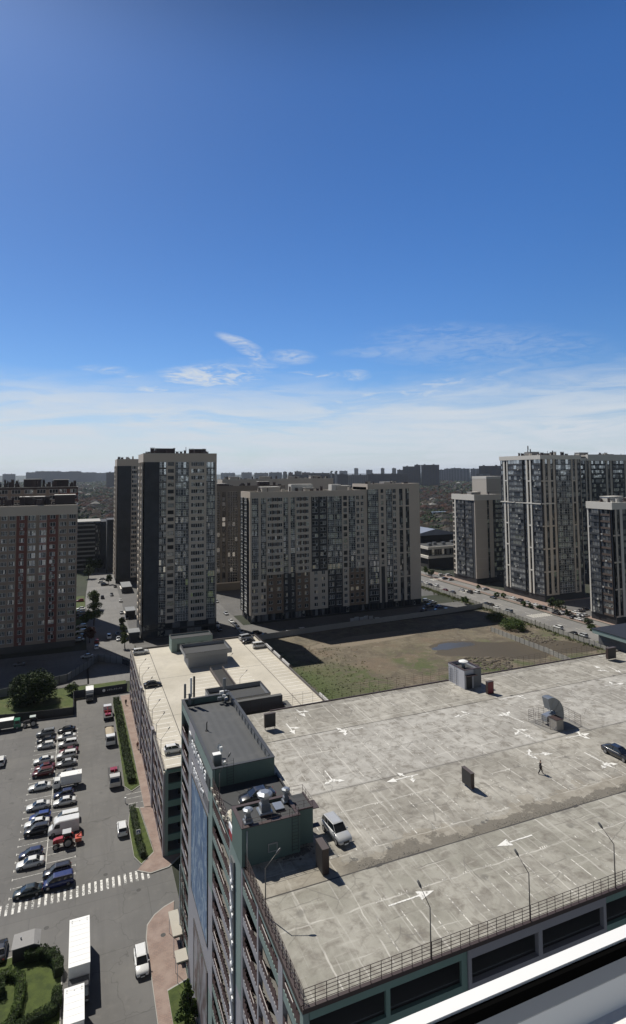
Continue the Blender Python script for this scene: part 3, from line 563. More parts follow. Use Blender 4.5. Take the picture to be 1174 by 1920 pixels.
for k in (4, 8, 12, 16): T.box('cornice', TAN, XM+e[6], X1+.03, Y0-.68, Y0-.3, Z0+k*FH-.2, Z0+k*FH+.45)
T.face(X0, Y1, -pi/2, [(0, 2, 'wall', TAN), (2, 6, 'win', DGREY, D_(nm=2, pr=.8, **GL)), (6, 8, 'wall', TAN), (8, 13, 'win', DGREY, D_(nm=2, pr=.8, **GL)), (13, 16, 'wall', TAN)], Z0, FH, 18, 10)
ga = [(0, XM-X0, 'win', DGREY, D_(pw=.5, sp=.5, wn=12, gap=.5, nm=2, fr=FRAMED))]; T.face(X0, Y0+.1, 0, ga, 0, 3.4, 1, 2); T.face(XM, Y0-.5, 0, [(0, X1-XM, 'win', DGREY, D_(pw=.5, sp=.5, wn=6, gap=.5, nm=2, fr=FRAMED))], 0, 3.4, 1, 2)
T.box('top_band', TAN, X0-.05, XM-.01, Y0-.12, Y0+.45, Z0+18*FH+.002, 57.6); T.box('top_band', TAN, X0-.05, X0+.45, Y0+.46, Y1, Z0+18*FH+.002, 57.6)
T.box('top_band', TAN, XM, X1+.04, Y0-.72, Y0+.45, Z0+19*FH+.002, 60.3); T.box('top_band', TAN, XM, XM+.5, Y0+.46, Y1, 56.5, 60.3); T.box('top_band', TAN, X1-.45, X1+.04, Y0+.46, Y1, 0, 60.3)
T.box('wall', TAN, X0+.5, XM-.01, Y1-.45, Y1, 0, 57.6); T.box('wall', TAN, XM+.5, X1-.5, Y1-.45, Y1, 0, 60.3)
T.roofkit(X0+.5, XM-.1, Y0+.5, Y1-.5, 56.5, 25, TANL, CREAM, 14, 3, .9, .9); T.roofkit(XM+.6, X1-.6, Y0+.5, Y1-.5, 59.2, 26, TAN, CREAM, 8, 1, .9, .7)
T.box('lift_house', CREAM, 92, 103, 256, 260, 57, 60.6); T.box('lift_house', CREAM, 113, 118, 256, 260, 57, 60.2); T.done()
T = Tower('apartment_block', 'shaded apartment block seen in the gap between the tall left tower and the central block', (80, 330, 0))
X0, X1, Y0, Y1 = 66, 112, 322, 338
T.box('core', DARKIN, X0+.5, X1-.5, Y0+.5, Y1-.5, 0, 56)
GL_ = GL; GL = D_(GL, gl=m_glass('shaded_glass', (.01, .012, .014), .05, mir=.08)); TAN_ = TAN; TAN = mat('shaded_block_render', (.16, .145, .125), .8)  # darker tan copy: this block's shade is put into the colour
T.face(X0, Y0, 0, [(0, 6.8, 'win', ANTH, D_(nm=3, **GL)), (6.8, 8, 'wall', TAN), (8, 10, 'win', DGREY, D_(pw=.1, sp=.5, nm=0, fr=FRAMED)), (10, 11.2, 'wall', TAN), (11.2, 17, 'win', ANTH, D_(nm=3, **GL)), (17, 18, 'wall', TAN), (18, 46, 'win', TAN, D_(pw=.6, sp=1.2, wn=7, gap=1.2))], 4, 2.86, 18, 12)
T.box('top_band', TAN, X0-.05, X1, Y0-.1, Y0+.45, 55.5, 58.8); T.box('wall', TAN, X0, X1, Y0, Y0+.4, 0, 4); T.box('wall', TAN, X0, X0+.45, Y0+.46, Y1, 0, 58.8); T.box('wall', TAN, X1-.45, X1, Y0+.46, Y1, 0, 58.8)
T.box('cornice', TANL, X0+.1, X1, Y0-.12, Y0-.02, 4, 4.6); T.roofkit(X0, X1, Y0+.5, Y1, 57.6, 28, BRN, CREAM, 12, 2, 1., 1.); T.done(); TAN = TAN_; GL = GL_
T = Tower('apartment_block', 'grey apartment block whose roof plant shows beyond the central block', (118, 420, 0))
X0, X1, Y0, Y1 = 92, 178, 400, 416
T.box('wall', TAN, X0, X1, Y0, Y1, 0, 60.5); T.roofkit(X0, X1, Y0, Y1, 60.5, 41, TANL, CREAM, 22, 4, 1.1, 1.); T.done()
# --- L1: brick slab on the left
T = Tower('apartment_block', 'brown and red brick apartment block with white windows on the far left', (-15, 250, 0))
X0, X1, Y0, Y1, HT = -44, -1.6, 243, 257, 55
T.box('core', DARKIN, X0+.5, X1-.5, Y0+.5, Y1-.5, 0, 53.6)
e = [XA(v/2.935, 243)-X0 for v in (0, 90, 150, 200, 213, 258, 320, 372, 425)]; e[8] = X1-X0
P = D_(sp=1.25, ac=.0)
cols = [(0, 5, 'win', GREYBR, D_(pw=.8, nm=3, wn=2, gap=.9, **P)), (5, 10, 'win', REDBR, D_(pw=1.2, nm=2, sp=1.25, ac=.4)), (10, e[0], 'win', GREYBR, D_(pw=.8, nm=2, wn=2, gap=.9, **P)), (e[0], e[1], 'win', GREYBR, D_(pw=.35, nm=3, wn=2, gap=.7, **P)),
 (e[1], e[2], 'win', REDBR, D_(pw=1.05, nm=2, sp=1.25, ac=.45)), (e[2]+.02, e[3], 'win', GREYBR, D_(pw=.25, sp=.9, nm=3, gl=GLASSB, pr=.15, f0=8)), (e[3], e[4], 'wall', GREYBR), (e[4], e[5], 'win', GREYBR, D_(pw=.25, sp=.9, nm=3, gl=GLASSB, pr=.15, f0=8, sm=PINKP)),
 (e[2]+.02, e[3], 'win', GREYBR, D_(pw=.35, nm=3, sp=1.25, f1=8)), (e[4], e[5], 'win', GREYBR, D_(pw=.35, nm=3, sp=1.25, f1=8)), (e[5], e[6], 'win', REDBR, D_(pw=1.0, nm=1, sp=1.25, ac=.45)), (e[6], e[7], 'win', GREYBR, D_(pw=.45, nm=3, **P)), (e[7], e[8], 'win', GREYBR, D_(pw=.45, nm=2, **P))]
T.face(X0, Y0, 0, cols, 2.4, 2.84, 17, 13)
T.box('wall', mat('dark_plinth', (.07, .065, .06)), X0, X1, Y0, Y0+.4, 0, 2.4)
T.box('wall', GREYBR, X1-.45, X1, Y0+.46, Y1, 0, 53.4); T.box('wall', GREYBR, X0, X0+.45, Y0+.46, Y1, 0, 53.4); T.box('wall', GREYBR, X0+.5, X1-.5, Y1-.4, Y1, 0, 53.4)
T.box('top_band', TAN, X0-.05, X1+.05, Y0-.12, Y0+.45, 50.69, 54.2); T.roofkit(X0, X1, Y0+.5, Y1, 53.4, 33, BRN, CREAM, 30, 3, .9, 1.35); T.done()
T = Tower('apartment_block', 'brick apartment block just behind the far left block, only its roof plant showing', (-18, 300, 0))
X0, X1, Y0, Y1 = -50, -1.8, 290, 304
T.box('wall', GREYBR, X0, X1, Y0, Y1, 0, 59.5); T.face(X0, Y0-.5, 0, [(0, 10, 'win', REDBR, D_(wn=2, nm=2)), (10, 40, 'win', GREYBR, D_(wn=6, nm=2, gap=1.5)), (40, 48.2, 'win', REDBR, D_(wn=2, nm=2, gap=1.5))], 31, 2.84, 10, 14)
T.roofkit(X0, X1, Y0-.5, Y1, 59.5, 35, BRN, CREAM, 28, 3, .9, 1.35); T.done()
# --- open parking deck far left, behind the brick block
T = Tower('multistorey_car_park', 'dark open-sided multistorey car park seen between the brick block and the charcoal towers', (8, 440, 0))
X0, X1, Y0, Y1 = -10, 20.6, 430, 455
T.box('core', DARKIN, X0+1.5, X1-1, Y0+1.5, Y1-1, 0, 31); T.box('wall', ANTH, 12.5, X1, Y0, Y1, 0, 33); T.box('wall', ANTH, 16, X1+2, Y0-18, Y0-.1, 0, 35.5)
for k in range(11): T.box('spandrel', mat('pale_spandrel', (.24, .24, .235)), X0, 9, Y0, Y0+.3, k*3+.4, k*3+1.5)
for k in range(6): T.box('column', DGREY, X0+k*3.6, X0+k*3.6+.4, Y0+.31, Y0+.8, 0, 32.8)
T.face(9, Y0, 0, [(0, 3.4, 'win', DGREY, D_(pw=.3, sp=1.0, wn=2, gap=.3, fr=FRAMED))], .5, 3, 10, 3); T.box('roof', KERB, X0, 12.4, Y0-.1, Y1, 33.0, 33.5); T.done()
# --- right hand towers
def rcol(px0, px1, Y, X0, kind, m, **o): return (XA(774+px0/2.935, Y)-X0, XA(774+px1/2.935, Y)-X0, kind, m, o)
BLK = D_(pw=.12, sp=.85, sm=ANTH, gl=GLASSB, fr=FRAMED)
T = Tower('apartment_tower', 'lower tan and black apartment tower with blank tan panels beside the avenue', (225, 290, 0))
X0, X1, Y0, Y1, HT = 215.6, 236.5, 279, 301, 52.3
T.box('core', DARKIN, X0+.5, X1-.5, Y0+.5, Y1-.5, 0, HT-1)
T.face(X0, Y0, 0, [rcol(345, 412, 279, X0, 'wall', TANL, pr=.1), rcol(412, 425, 279, X0, 'win', TANL, pw=.1, sp=.6, sm=DGREY, fr=FRAMED, nm=0), rcol(425, 445, 279, X0, 'wall', TANL), (XA(774+445/2.935, 279)-X0, X1-X0, 'win', ANTH, D_(nm=3, ac=.3, **BLK))], 3, 2.86, 16, 20)
for k in range(0, 16, 2): T.box('cornice', CREAM, X0-.06, X0+XA(774+412/2.935, 279)-X0, Y0-.16, Y0-.05, 3+k*2.86, 3+k*2.86+.10)
T.face(X0, Y1, -pi/2, [(0, 2.5, 'win', TANL, D_(pw=.1, sp=.9, nm=0, fr=FRAMED)), (2.5, 3.8, 'wall', CREAM, D_(pr=.5)), (3.8, 12, 'win', ANTH, D_(nm=3, pr=.5, ac=.3, **BLK)), (12, 19, 'win', ANTH, D_(nm=1, pr=.2, **BLK)), (19, 22, 'wall', ANTH)], 3, 2.86, 16, 21)
T.box('top_band', CREAM, X0-.55, X1+.1, Y0-.2, Y0+.45, 48.77, HT-.2); T.box('top_band', CREAM, X0-.55, X0+.45, Y0+.46, Y1+.2, 48.77, HT-.2); T.box('wall', DGREY, X0+.1, X1, Y0+.1, Y0+.45, 0, 3); T.box('wall', DGREY, X0+.1, X0+.45, Y0+.5, Y1, 0, 3)
T.box('wall', TANL, X1-.45, X1, Y0+.46, Y1, 0, 48.7); T.roofkit(X0+.5, X1-.5, Y0+.5, Y1-.5, 51, 51, TANL, CREAM, 8, 1, .9, .8); T.done()
T = Tower('apartment_tower', 'tallest tan and black apartment tower on the right, antennas on its roof', (225, 245, 0))
X0, X1, Y0, Y1, HT = 216.3, 243.3, 226.3, 256.5, 74.2
T.box('core', DARKIN, X0+.5, X1-.5, Y0+.5, Y1-.5, 0, HT-1)
T.face(X0, Y0, 0, [rcol(729, 740, 226.3, X0, 'wall', TANL), rcol(740, 756, 226.3, X0, 'slot', TANL, pw=.1, sp=.5, sm=DGREY, fr=FRAMED, nm=0, per=4), rcol(756, 770, 226.3, X0, 'wall', TANL), rcol(770, 786, 226.3, X0, 'slot', TANL, pw=.1, sp=.5, sm=DGREY, fr=FRAMED, nm=0, per=4), rcol(786, 797, 226.3, X0, 'wall', TANL),
 rcol(797, 882, 226.3, X0, 'win', ANTH, nm=5, pr=.4, **GL), rcol(882, 893, 226.3, X0, 'wall', TANL), rcol(893, 908, 226.3, X0, 'slot', TANL, pw=.1, sp=.5, sm=DGREY, fr=FRAMED, nm=0, per=4), rcol(908, 918, 226.3, X0, 'wall', TANL), rcol(918, 936, 226.3, X0, 'win', ANTH, nm=1, **BLK), (XA(774+936/2.935, 226.3)-X0, X1-X0, 'wall', TANL)], 3.2, 2.86, 24, 22)
T.box('cornice', CREAM, X0-.05, X0+8.5, Y0-.12, Y0+.1, 3.2+16*2.86, 3.2+16*2.86+.6)
for k in (4, 8, 12, 20): T.box('cornice', TANL, X0-.05, X0+7.9, Y0-.08, Y0+.1, 3.2+k*2.86, 3.2+k*2.86+.7); T.box('cornice', TANL, X0+18.4, X0+22, Y0-.08, Y0+.1, 3.2+k*2.86, 3.2+k*2.86+.7)
T.face(X0, Y1, -pi/2, [(0, 2.5, 'win', ANTH, D_(nm=1, **BLK)), (2.5, 3.7, 'wall', CREAM, D_(pr=.35)), (3.7, 5.2, 'win', DGREY, D_(pw=.1, sp=.6, nm=0, fr=FRAMED)), (5.2, 6.3, 'wall', CREAM, D_(pr=.35)), (6.3, 17.5, 'win', ANTH, D_(nm=4, pr=.6, ac=.5, **BLK)), (17.5, 20, 'win', ANTH, D_(nm=1, **BLK)),
 (20, 21.1, 'wall', CREAM, D_(pr=.5)), (21.1, 22.6, 'win', DGREY, D_(pw=.1, sp=.6, nm=0, fr=FRAMED)), (22.6, 23.6, 'wall', CREAM, D_(pr=.5)), (23.6, 30.2, 'win', ANTH, D_(nm=3, pr=.2, ac=.3, **BLK))], 3.2, 2.86, 24, 23)
for k in (4, 8, 12, 16, 20): T.box('cornice', CREAM, X0-.37, X0+.1, Y1-6.3, Y1-2.5, 3.2+k*2.86, 3.2+k*2.86+.6); T.box('cornice', CREAM, X0-.52, X0+.1, Y1-23.6, Y1-20, 3.2+k*2.86, 3.2+k*2.86+.6)
T.box('cornice', CREAM, X0-.66, X0+.1, Y1-30, Y1, 3.2+16*2.86, 3.2+16*2.86+.45)
T.box('top_band', CREAM, X0-.65, X1+.1, Y0-.45, Y0+.45, 71.85, HT-.2); T.box('top_band', CREAM, X0-.65, X0+.45, Y0+.46, Y1+.2, 71.85, HT-.2); T.box('wall', DGREY, X0+.1, X1, Y0+.1, Y0+.45, 0, 3.2); T.box('wall', DGREY, X0+.1, X0+.45, Y0+.5, Y1, 0, 3.2)
T.box('wall', TANL, X1-.45, X1, Y0+.46, Y1, 0, 71.8); T.roofkit(X0+.5, X1-.5, Y0+.5, Y1-.5, 73, 52, TANL, CREAM, 14, 2, .9, .9)
for (ax, ay, h) in ((221, 240, 5.5), (223.5, 241, 3.8), (224.5, 244, 3.2), (238, 240, 3)):
    q = MB(); q.tube([(ax-225, ay-245, 73), (ax-225, ay-245, 74+h)], .09, 6); q.box(ax-225-.25, ax-225+.25, ay-245-.15, ay-245+.15, 74+h*.55, 74+h*.95); obj('antenna', q, DKM, T.t)
T.done()
T = Tower('apartment_tower', 'tall tan and black tower at the right edge, set back behind the tallest right-hand one', (285, 300, 0))
X0, X1, Y0, Y1, HT = 268, 330, 262, 284, 75.3
T.box('core', DARKIN, X0+.5, X1-.5, Y0+.5, Y1-.5, 0, HT-1); T.box('wall', TANL, X0, X0+.4, Y0+.46, Y1, 0, HT-1)
T.face(X0, Y0, 0, [(0, 1.5, 'wall', TANL), (1.5, 3.5, 'win', DGREY, D_(pw=.1, sp=.6, nm=0, fr=FRAMED)), (3.5, 5, 'wall', TANL), (5, 17, 'win', ANTH, D_(nm=6, pr=.4, **BLK)), (17, 18.5, 'wall', TANL), (18.5, 20.2, 'win', DGREY, D_(pw=.1, sp=.6, nm=0, fr=FRAMED)), (20.2, 22, 'wall', TANL), (22, 34, 'win', ANTH, D_(nm=6, pr=.4, **BLK)), (34, 36, 'wall', TANL), (36, 38, 'win', DGREY, D_(pw=.1, sp=.6, nm=0, fr=FRAMED)), (38, 40, 'wall', TANL), (40, 50, 'win', ANTH, D_(nm=5, pr=.4, **BLK)), (50, 62, 'wall', TANL)], 3.2, 2.86, 24, 24)
T.box('top_band', CREAM, X0-.1, X0+18.4, Y0-.45, Y0+.45, 71.85, HT-1.6); T.box('top_band', CREAM, X0+18.5, X1, Y0-1.2, Y0+.45, 71.85, HT+.4); T.box('wall', DGREY, X0, X1, Y0, Y0+.4, 0, 3.2)
T.box('roof', TAR, X0, X1, Y0+.46, Y1, HT-1.2, HT-.9); T.roofkit(X0+19, X1, Y0+.5, Y1, HT-.8, 57, TANL, CREAM, 12, 2, 1., .8); T.done()
T = Tower('apartment_tower', 'tan and black apartment tower cut by the right edge, nearest the avenue', (222, 190, 0))
X0, X1, Y0, Y1, HT = 212.2, 240, 181.3, 194.5, 52.2
T.box('core', DARKIN, X0+.5, X1-.5, Y0+.5, Y1-.5, 0, HT-1)
T.face(X0, Y0, 0, [(0, .5, 'wall', ANTH), (.5, 1.3, 'win', DGREY, D_(pw=.05, sp=.5, nm=0, fr=FRAMED)), (1.3, 2.4, 'wall', TANL), (2.4, 4, 'win', DGREY, D_(pw=.05, sp=.5, nm=0, fr=FRAMED)), (4, 5.4, 'wall', CREAM, D_(pr=.3)), (5.4, 14, 'win', ANTH, D_(nm=3, pr=.2, **BLK)), (14, 27.8, 'wall', TANL)], 3.2, 2.86, 16, 25)
T.face(X0, Y1, -pi/2, [(0, 1, 'wall', CREAM, D_(pr=.3)), (1, 6.5, 'win', ANTH, D_(nm=3, pr=.6, ac=.4, **BLK)), (6.5, 12, 'win', BROWNP, D_(nm=3, pr=.3, ac=.3, pw=.12, sp=.85, gl=GLASSB, fr=FRAMED)), (12, 13.2, 'wall', ANTH)], 3.2, 2.86, 16, 26)
for k in (0, 4, 8, 12): T.box('cornice', TANL, X0, X0+5.4, Y0-.08, Y0+.1, 3.2+k*2.86, 3.2+k*2.86+.6)
T.box('top_band', CREAM, X0-.65, X1+.1, Y0-.35, Y0+.45, 48.97, HT-.2); T.box('top_band', CREAM, X0-.65, X0+.45, Y0+.46, Y1+.2, 48.97, HT-.2); T.box('wall', DGREY, X0+.1, X1, Y0+.1, Y0+.45, 0, 3.2); T.box('wall', DGREY, X0+.1, X0+.45, Y0+.5, Y1, 0, 3.2); T.box('wall', TANL, X0+.5, X1, Y1-.4, Y1, 0, 49)
T.roofkit(X0+.5, X1-.5, Y0+.5, Y1-.5, 51, 53, CREAM, CREAM, 7, 2, .9, .9); T.done()
T = Tower('apartment_block', 'pale block with a banded tan wall peeping over the lower right tower', (262, 380, 0))
qa, qb, qz = XA(912, 372, 900), XA(946, 372, 900), AY(930, 893, 372).z
T.box('wall', TANL, qa, qb, 372, 390, 0, qz-2); T.box('wall', CREAM, qa-.1, qb+.1, 371.9, 390.1, qz-2, qz)
for k in range(5): T.box('cornice', CREAM, qa-.1, qb, 371.85, 372, 38+k*3.1, 38.2+k*3.1)
T.done()
# --- shopping building
T = Tower('shopping_building', 'low white and black shopping building with flat roof beyond the avenue', (235, 350, 0))
T.box('core', DARKIN, 221, 270, 337, 383, 0, 13.4)
T.box('wall', BLKCAP, 220, 271, 335.8, 336.6, 0, 6.6); T.box('fascia', CREAM, 219.5, 271.5, 335.5, 384, 6.7, 8.4); T.box('fascia', CREAM, 219.5, 271.5, 335.5, 384, 12.9, 14.6); T.box('roof', TAR, 220.5, 270.5, 336.5, 383, 14.61, 14.8)
T.face(220.3, 336, 0, [(0, 50, 'win', DGREY, D_(pw=1, sp=.4, wn=12, nm=1, gap=.4))], 8.4, 4.5, 1, 3)
T.box('upper_storey', BLKCAP, 221, 262, 362, 395, 14.8, 19.4)
q = MB(); q.grid([[(x, 358-350, z) for x, z in ((-16, 19.6), (6, 24), (28, 19.6))], [(x, 396-350, z) for x, z in ((-16, 19.6), (6, 24), (28, 19.6))]]); obj('curved_roof', q, mat('blue_grey_roof', (.22, .25, .31), .5), T.t)
for (a, b) in ((223, 340), (229, 343), (235, 341), (246, 346)): T.box('roof_unit', GALVD, a, a+2.6, b, b+2, 14.8, 16.6)
T.done()
# ------------------------------------------------------------------ main parking garage
D = 31.2; WX = 13.9; SY = 36.9
def AXp(x, y, X):
    d = ray(x, y); t = X/d.x; return Vector((X, d.y*t, CH+d.z*t))
def west_bay(Q, B, y0, y1, z0, fh, nf, wx, seed, top_teal=0, bot_teal=0, H=None, spn=.75):
    """spandrels (Q: lavender, teal builders) and crumpled brown louvres (B) between two piers of a west face"""
    rnd = random.Random(seed)
    for k in range(nf):
        z = z0+k*fh; m = 1 if (k >= nf-top_teal or k < bot_teal) else 0
        Q.box(wx, wx+.22, y0, y1, z-.2, z-.2+spn, m); rk = rnd.uniform(.85, 1.1)
        # zigzag sheet with a ragged top
        y = y0+.03; n = int((y1-y0-.06)/.19); a = []
        for i in range(n+1):
            a.append((wx-.03+(i % 2)*.15+rnd.uniform(0, .03), y+i*(y1-y0-.06)/n, rk*rnd.uniform(.70, 1.08)))
        for i in range(n):
            p, q = a[i], a[i+1]; zb = z-.2+spn-.05
            B.grid([[(p[0], p[1], zb), (q[0], q[1], zb)], [(p[0], p[1], zb+p[2]), (q[0], q[1], zb+q[2])]], 0, closed=False, caps=False)
        u = y0+(y1-y0)*rnd.uniform(.15, .5); v = min(y1-.1, u+rnd.uniform(.2, .5)*(y1-y0)); B.box(wx-.07, wx-.04, u, v, z-.2+spn+.80, z-.2+spn+.90, 1)
LOUV = mat('brown_louvre', (.36, .235, .195), .6, .45, 2.5)
gar = thing('parking_garage', 'large twelve-level parking garage with open concrete rooftop deck, teal and lavender facade', 'parking garage', (40, 60, 0))
def gp(name, q, m, **k):
    o = obj(name, q, m, gar, **k); o.location = (-40, -60, 0); return o
q = MB(); q.box(WX, 130, SY, 65, D-.3, D); q.box(21.2, 130, 65, 82.1, D-.3, D); gp('deck', q, DECKM)
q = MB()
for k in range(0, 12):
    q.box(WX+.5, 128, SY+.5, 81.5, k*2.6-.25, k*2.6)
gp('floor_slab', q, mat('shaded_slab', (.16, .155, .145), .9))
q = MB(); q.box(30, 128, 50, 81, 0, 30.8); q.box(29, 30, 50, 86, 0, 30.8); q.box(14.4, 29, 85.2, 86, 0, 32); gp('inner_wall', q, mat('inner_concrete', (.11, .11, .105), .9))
q = MB()
for x in (20, 26, 32, 38, 44, 50):
    for y in (42.5, 48): q.box(x, x+.5, y, y+.5, 0, D-.3)
for y in (42, 50, 58, 66, 76): q.box(19.4, 19.9, y, y+.5, 0, D-.3)
gp('column', q, mat('inner_column', (.22, .22, .21), .9))
# west facade
Q, B = MB(), MB()
bays = [(80.2, 85.8, 12), (57.0, 65.0, 12), (47.6, 52.2, 12), (42.1, 47.2, 12), (37.5, 41.1, 12)]
for i, (a, b, n) in enumerate(bays): west_bay(Q, B, a, b, 0, 2.6, n, WX, 30+i, {0: 0, 1: 3}.get(i, 1), 5 if i < 2 else 3)
for (a, b) in ((47.2, 47.6), (41.1, 42.1), (52.2, 52.6), (56.6, 57)): Q.box(WX-.03, WX+.35, a, b, 0, D-.3, 0)
Q.box(WX-.04, WX+.4, SY, 37.5, 0, D-.3, 1)
Q.box(WX-.03, WX+.35, 85.8, 86.2, 0, 33.2, 1); Q.box(WX, WX+.3, 79.8, 80.2, 0, 33.2, 1)
Q.box(WX, WX+.3, 80.2, 85.8, 31.9, 33.2, 1)
Q.box(WX-.02, WX+.3, 67.4, 79.8, 0, 31.6, 0); Q.box(WX-.02, WX+.3, 67.4, 75.5, 31.6, 33.2, 1); Q.box(WX-.02, WX+.3, 75.5, 79.8, 31.6, 33.2, 0)
Q.box(WX-.02, WX+.3, 65.0, 67.4, 0, 9, 1); Q.box(WX-.02, WX+.3, 65, 67.4, 9, 20, 0); Q.box(WX-.02, WX+.3, 65, 67.4, 20, 33.2, 1)
Q.box(WX-.06, WX+.3, 52.6, 56.6, 0, 19, 0); Q.box(WX-.06, WX+.3, 52.6, 56.6, 19, D-.3, 1)
for a, b in ((37.5, 41.1), (42.1, 47.2), (47.6, 52.2), (57, 65)): Q.box(WX, WX+.22, a, b, D-.95, D-.3, 1)
gp('west_facade', Q, [LAV, TEAL]); gp('louvre', B, [LOUV, mat('louvre_edge', (.62, .56, .52), .6, .3, 3)])
# south facade
q = MB(); x26, x33, x40 = XA(876, SY, 1790), XA(1011, SY, 1745), XA(1134, SY, 1690)
zt, zo = 30.3, 28.55
for k in range(12):
    o = -k*2.6
    if zt+o < 1: break
    for (a, b, m) in ((WX+.36, x26, 1), (x26, x40, 0), (x40, 100, 1)):
        p = .14 if m == 0 else 0
        q.box(a, b, SY-p, SY+.28, zt+o-.0, zt+o+(.62 if k == 0 else .85), m)
        if k == 11: q.box(a, b, SY-p, SY+.28, 0, zo+o, m)
    cols_ = [(x26, x26+.3, 0), (x33-.2, x33+.2, 0), (x40-.3, x40, 0), (XA(728, SY, 1880)-.15, XA(728, SY, 1880)+.18, 1), (x26-.5, x26-.01, 1)]+[(x40+.01+i*6.8+6.3, x40+i*6.8+6.8, 1) for i in range(8)]
    for (a, b, m) in cols_: q.box(a, b, SY-(.137 if m == 0 else -.003), SY+.27, zo+o, zt+o, m)
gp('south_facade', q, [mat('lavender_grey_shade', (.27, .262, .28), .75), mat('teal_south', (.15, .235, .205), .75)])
q = MB(); q.box(WX-.12, 130, SY-.16, SY+.10, D-.26, D+.04); q.box(WX-.14, WX+.12, SY+.14, 64.9, D-.30, D+.07); q.box(26, 130, 82.05, 82.3, D-.25, D+.12); gp('edge_flashing', q, mat('brown_flashing', (.045, .028, .026), .6))
def rails(q, pts, z, h=1.2, step=.82, n=5, r=.028):
    for (a, b) in zip(pts, pts[1:]):
        a, b = Vector((*a, z)), Vector((*b, z)); Ln = (b-a).length; k = max(1, round(Ln/step)); U = Vector((0, 0, 1))
        for i in range(k+1): p = a+(b-a)*i/k; q.bar(p, p+U*h, r*1.5)
        for j in range(n): q.bar(a+U*h*(j+1)/n, b+U*h*(j+1)/n, r)
RAILM = mat('brown_rail_paint', (.055, .032, .03), .5, .2)
q = MB(); rails(q, [(90, SY-.08), (WX-.03, SY-.08), (WX-.03, 51.9)], D+.03); gp('railing', q, RAILM)
q = MB(); rails(q, [(WX-.03, 58), (WX-.03, 64.8)], D+.05); gp('railing', q, RAILM)
q = MB(); rails(q, [(21.5, 82.2), (57.0, 82.2)], D+.1, step=1.6, n=6, h=1.9, r=.016); gp('railing', q, RAILM)
q = MB(); rails(q, [(60.6, 82.2), (112, 82.2)], D+.1, step=1.25, n=6, h=1.9, r=.02); gp('railing', q, RAILM)
# roof tower of the garage
q = MB()
TX, TY0, TY1, TZ = 21.1, 65.0, 86.2, 33.2
q.box(WX+.35, TX, TY0, TY0+.3, D, TZ, 0); q.box(TX-.3, TX, TY0+.3, TY1, D-1, TZ, 0); q.box(WX+.35, TX-.3, TY1-.3, TY1, 0, TZ, 0); q.box(TX-.3, TX, 82.1, TY1, 0, D-1, 0)
gp('tower_wall', q, TEALD)
def m_tarroof():
    t = NT('bitumen_strip_roof'); s = t.n('ShaderNodeSeparateXYZ'); t.L.new(t.pos(), s.inputs[0])
    wv = t.math('SINE', t.math('MULTIPLY', s.outputs[0], 6.3)); c = t.mix(t.mr(wv, -1, 1), (.052, .055, .058), (.062, .065, .068)); c = t.mix(t.mr(t.noise(.7, 5), .45, .8), c, (.078, .08, .082)); c = t.mix(t.mr(t.noise(3, 5, .7), .68, .8), c, (.13, .13, .125))
    t.L.new(c, t.b.inputs['Base Color']); t.b.inputs['Roughness'].default_value = .7; return t.m
q = MB(); q.box(WX+.35, TX-.3, TY0+.3, TY1-.3, TZ-1.0, TZ-.75, 0); gp('tower_roof', q, m_tarroof())
q = MB(); q.box(WX-.06, TX+.05, TY1-.36, TY1+.05, TZ+.001, TZ+.08); q.box(WX-.06, TX+.05, TY0-.05, TY0+.33, TZ+.001, TZ+.08); q.box(WX-.06, WX+.34, TY0+.33, TY1-.36, TZ+.001, TZ+.08); q.box(TX-.36, TX+.05, TY0+.33, TY1-.36, TZ+.001, TZ+.08); gp('tower_coping', q, mat('dark_coping', (.04, .042, .044), .5))
q = MB(); q.box(TX-.34, TX-.31, TY0+.33, TY1-.36, TZ-.7, TZ-.04)
for i in range(14): q.box(TX-.42, TX-.34, TY0+1+i*1.5, TY0+1.06+i*1.5, TZ-.7, TZ-.04)
gp('parapet_lining', q, GALVD)
def ladder(q, a, along, z0, z1, w_=.5):
    a = Vector((*a, 0)); d = Vector((*along, 0))*w_
    for p in (a, a+d): q.bar(p+Vector((0, 0, z0)), p+Vector((0, 0, z1)), .03)
    n = int((z1-z0)/.3)
    for i in range(n): z = Vector((0, 0, z0+.15+i*.3)); q.bar(a+z, a+d+z, .02)
q = MB(); ladder(q, (15.5, TY0-.12), (1, 0), D+.1, TZ+.9, .75); gp('ladder', q, DKM)
q = MB(); q.poly([(WX+.4, 57.6, D+.01), (21.2, 57.6, D+.01), (21.2, 64.98, D+.01), (WX+.4, 64.98, D+.01)]); q.box(21.2, 21.38, 57.6, 64.98, D+.001, D+.28, 1); gp('bitumen_patch', q, [TAR, BLKCAP])
# signs on the banner wall
def text_mesh(name, s, size, depth=.05):
    cu_ = bpy.data.curves.new(name, 'FONT'); cu_.body = s; cu_.size = size; cu_.extrude = depth; cu_.align_x = 'LEFT'
    o = bpy.data.objects.new(name, cu_); COL.objects.link(o); dg = bpy.context.evaluated_depsgraph_get(); me = bpy.data.meshes.new_from_object(o.evaluated_get(dg)); bpy.data.objects.remove(o); return me
def wall_text(s, y, z, size, m, sx=1., x=WX-.12, parent=None, name='letters'):
    me = text_mesh(name, s, size); me.materials.clear(); me.materials.append(m)
    Mx = Matrix(((0, 0, -1, 0), (-sx, 0, 0, 0), (0, 1, 0, 0), (0, 0, 0, 1))); me.transform(Mx); me.update()
    o = link(name, me, parent, (x, y, z)); return o
SIGNW = mat('sign_white', (.85, .86, .88), .4, .03)
sg = thing('wall_sign', 'white raised lettering on dark backing under the tower parapet of the parking garage', 'sign', (WX, 73, 31.0))
q = MB(); q.box(-.10, -.03, -6.9, 6.3, -.65, .75); obj('backing_panel', q, mat('sign_backing', (.035, .045, .05), .5), sg)
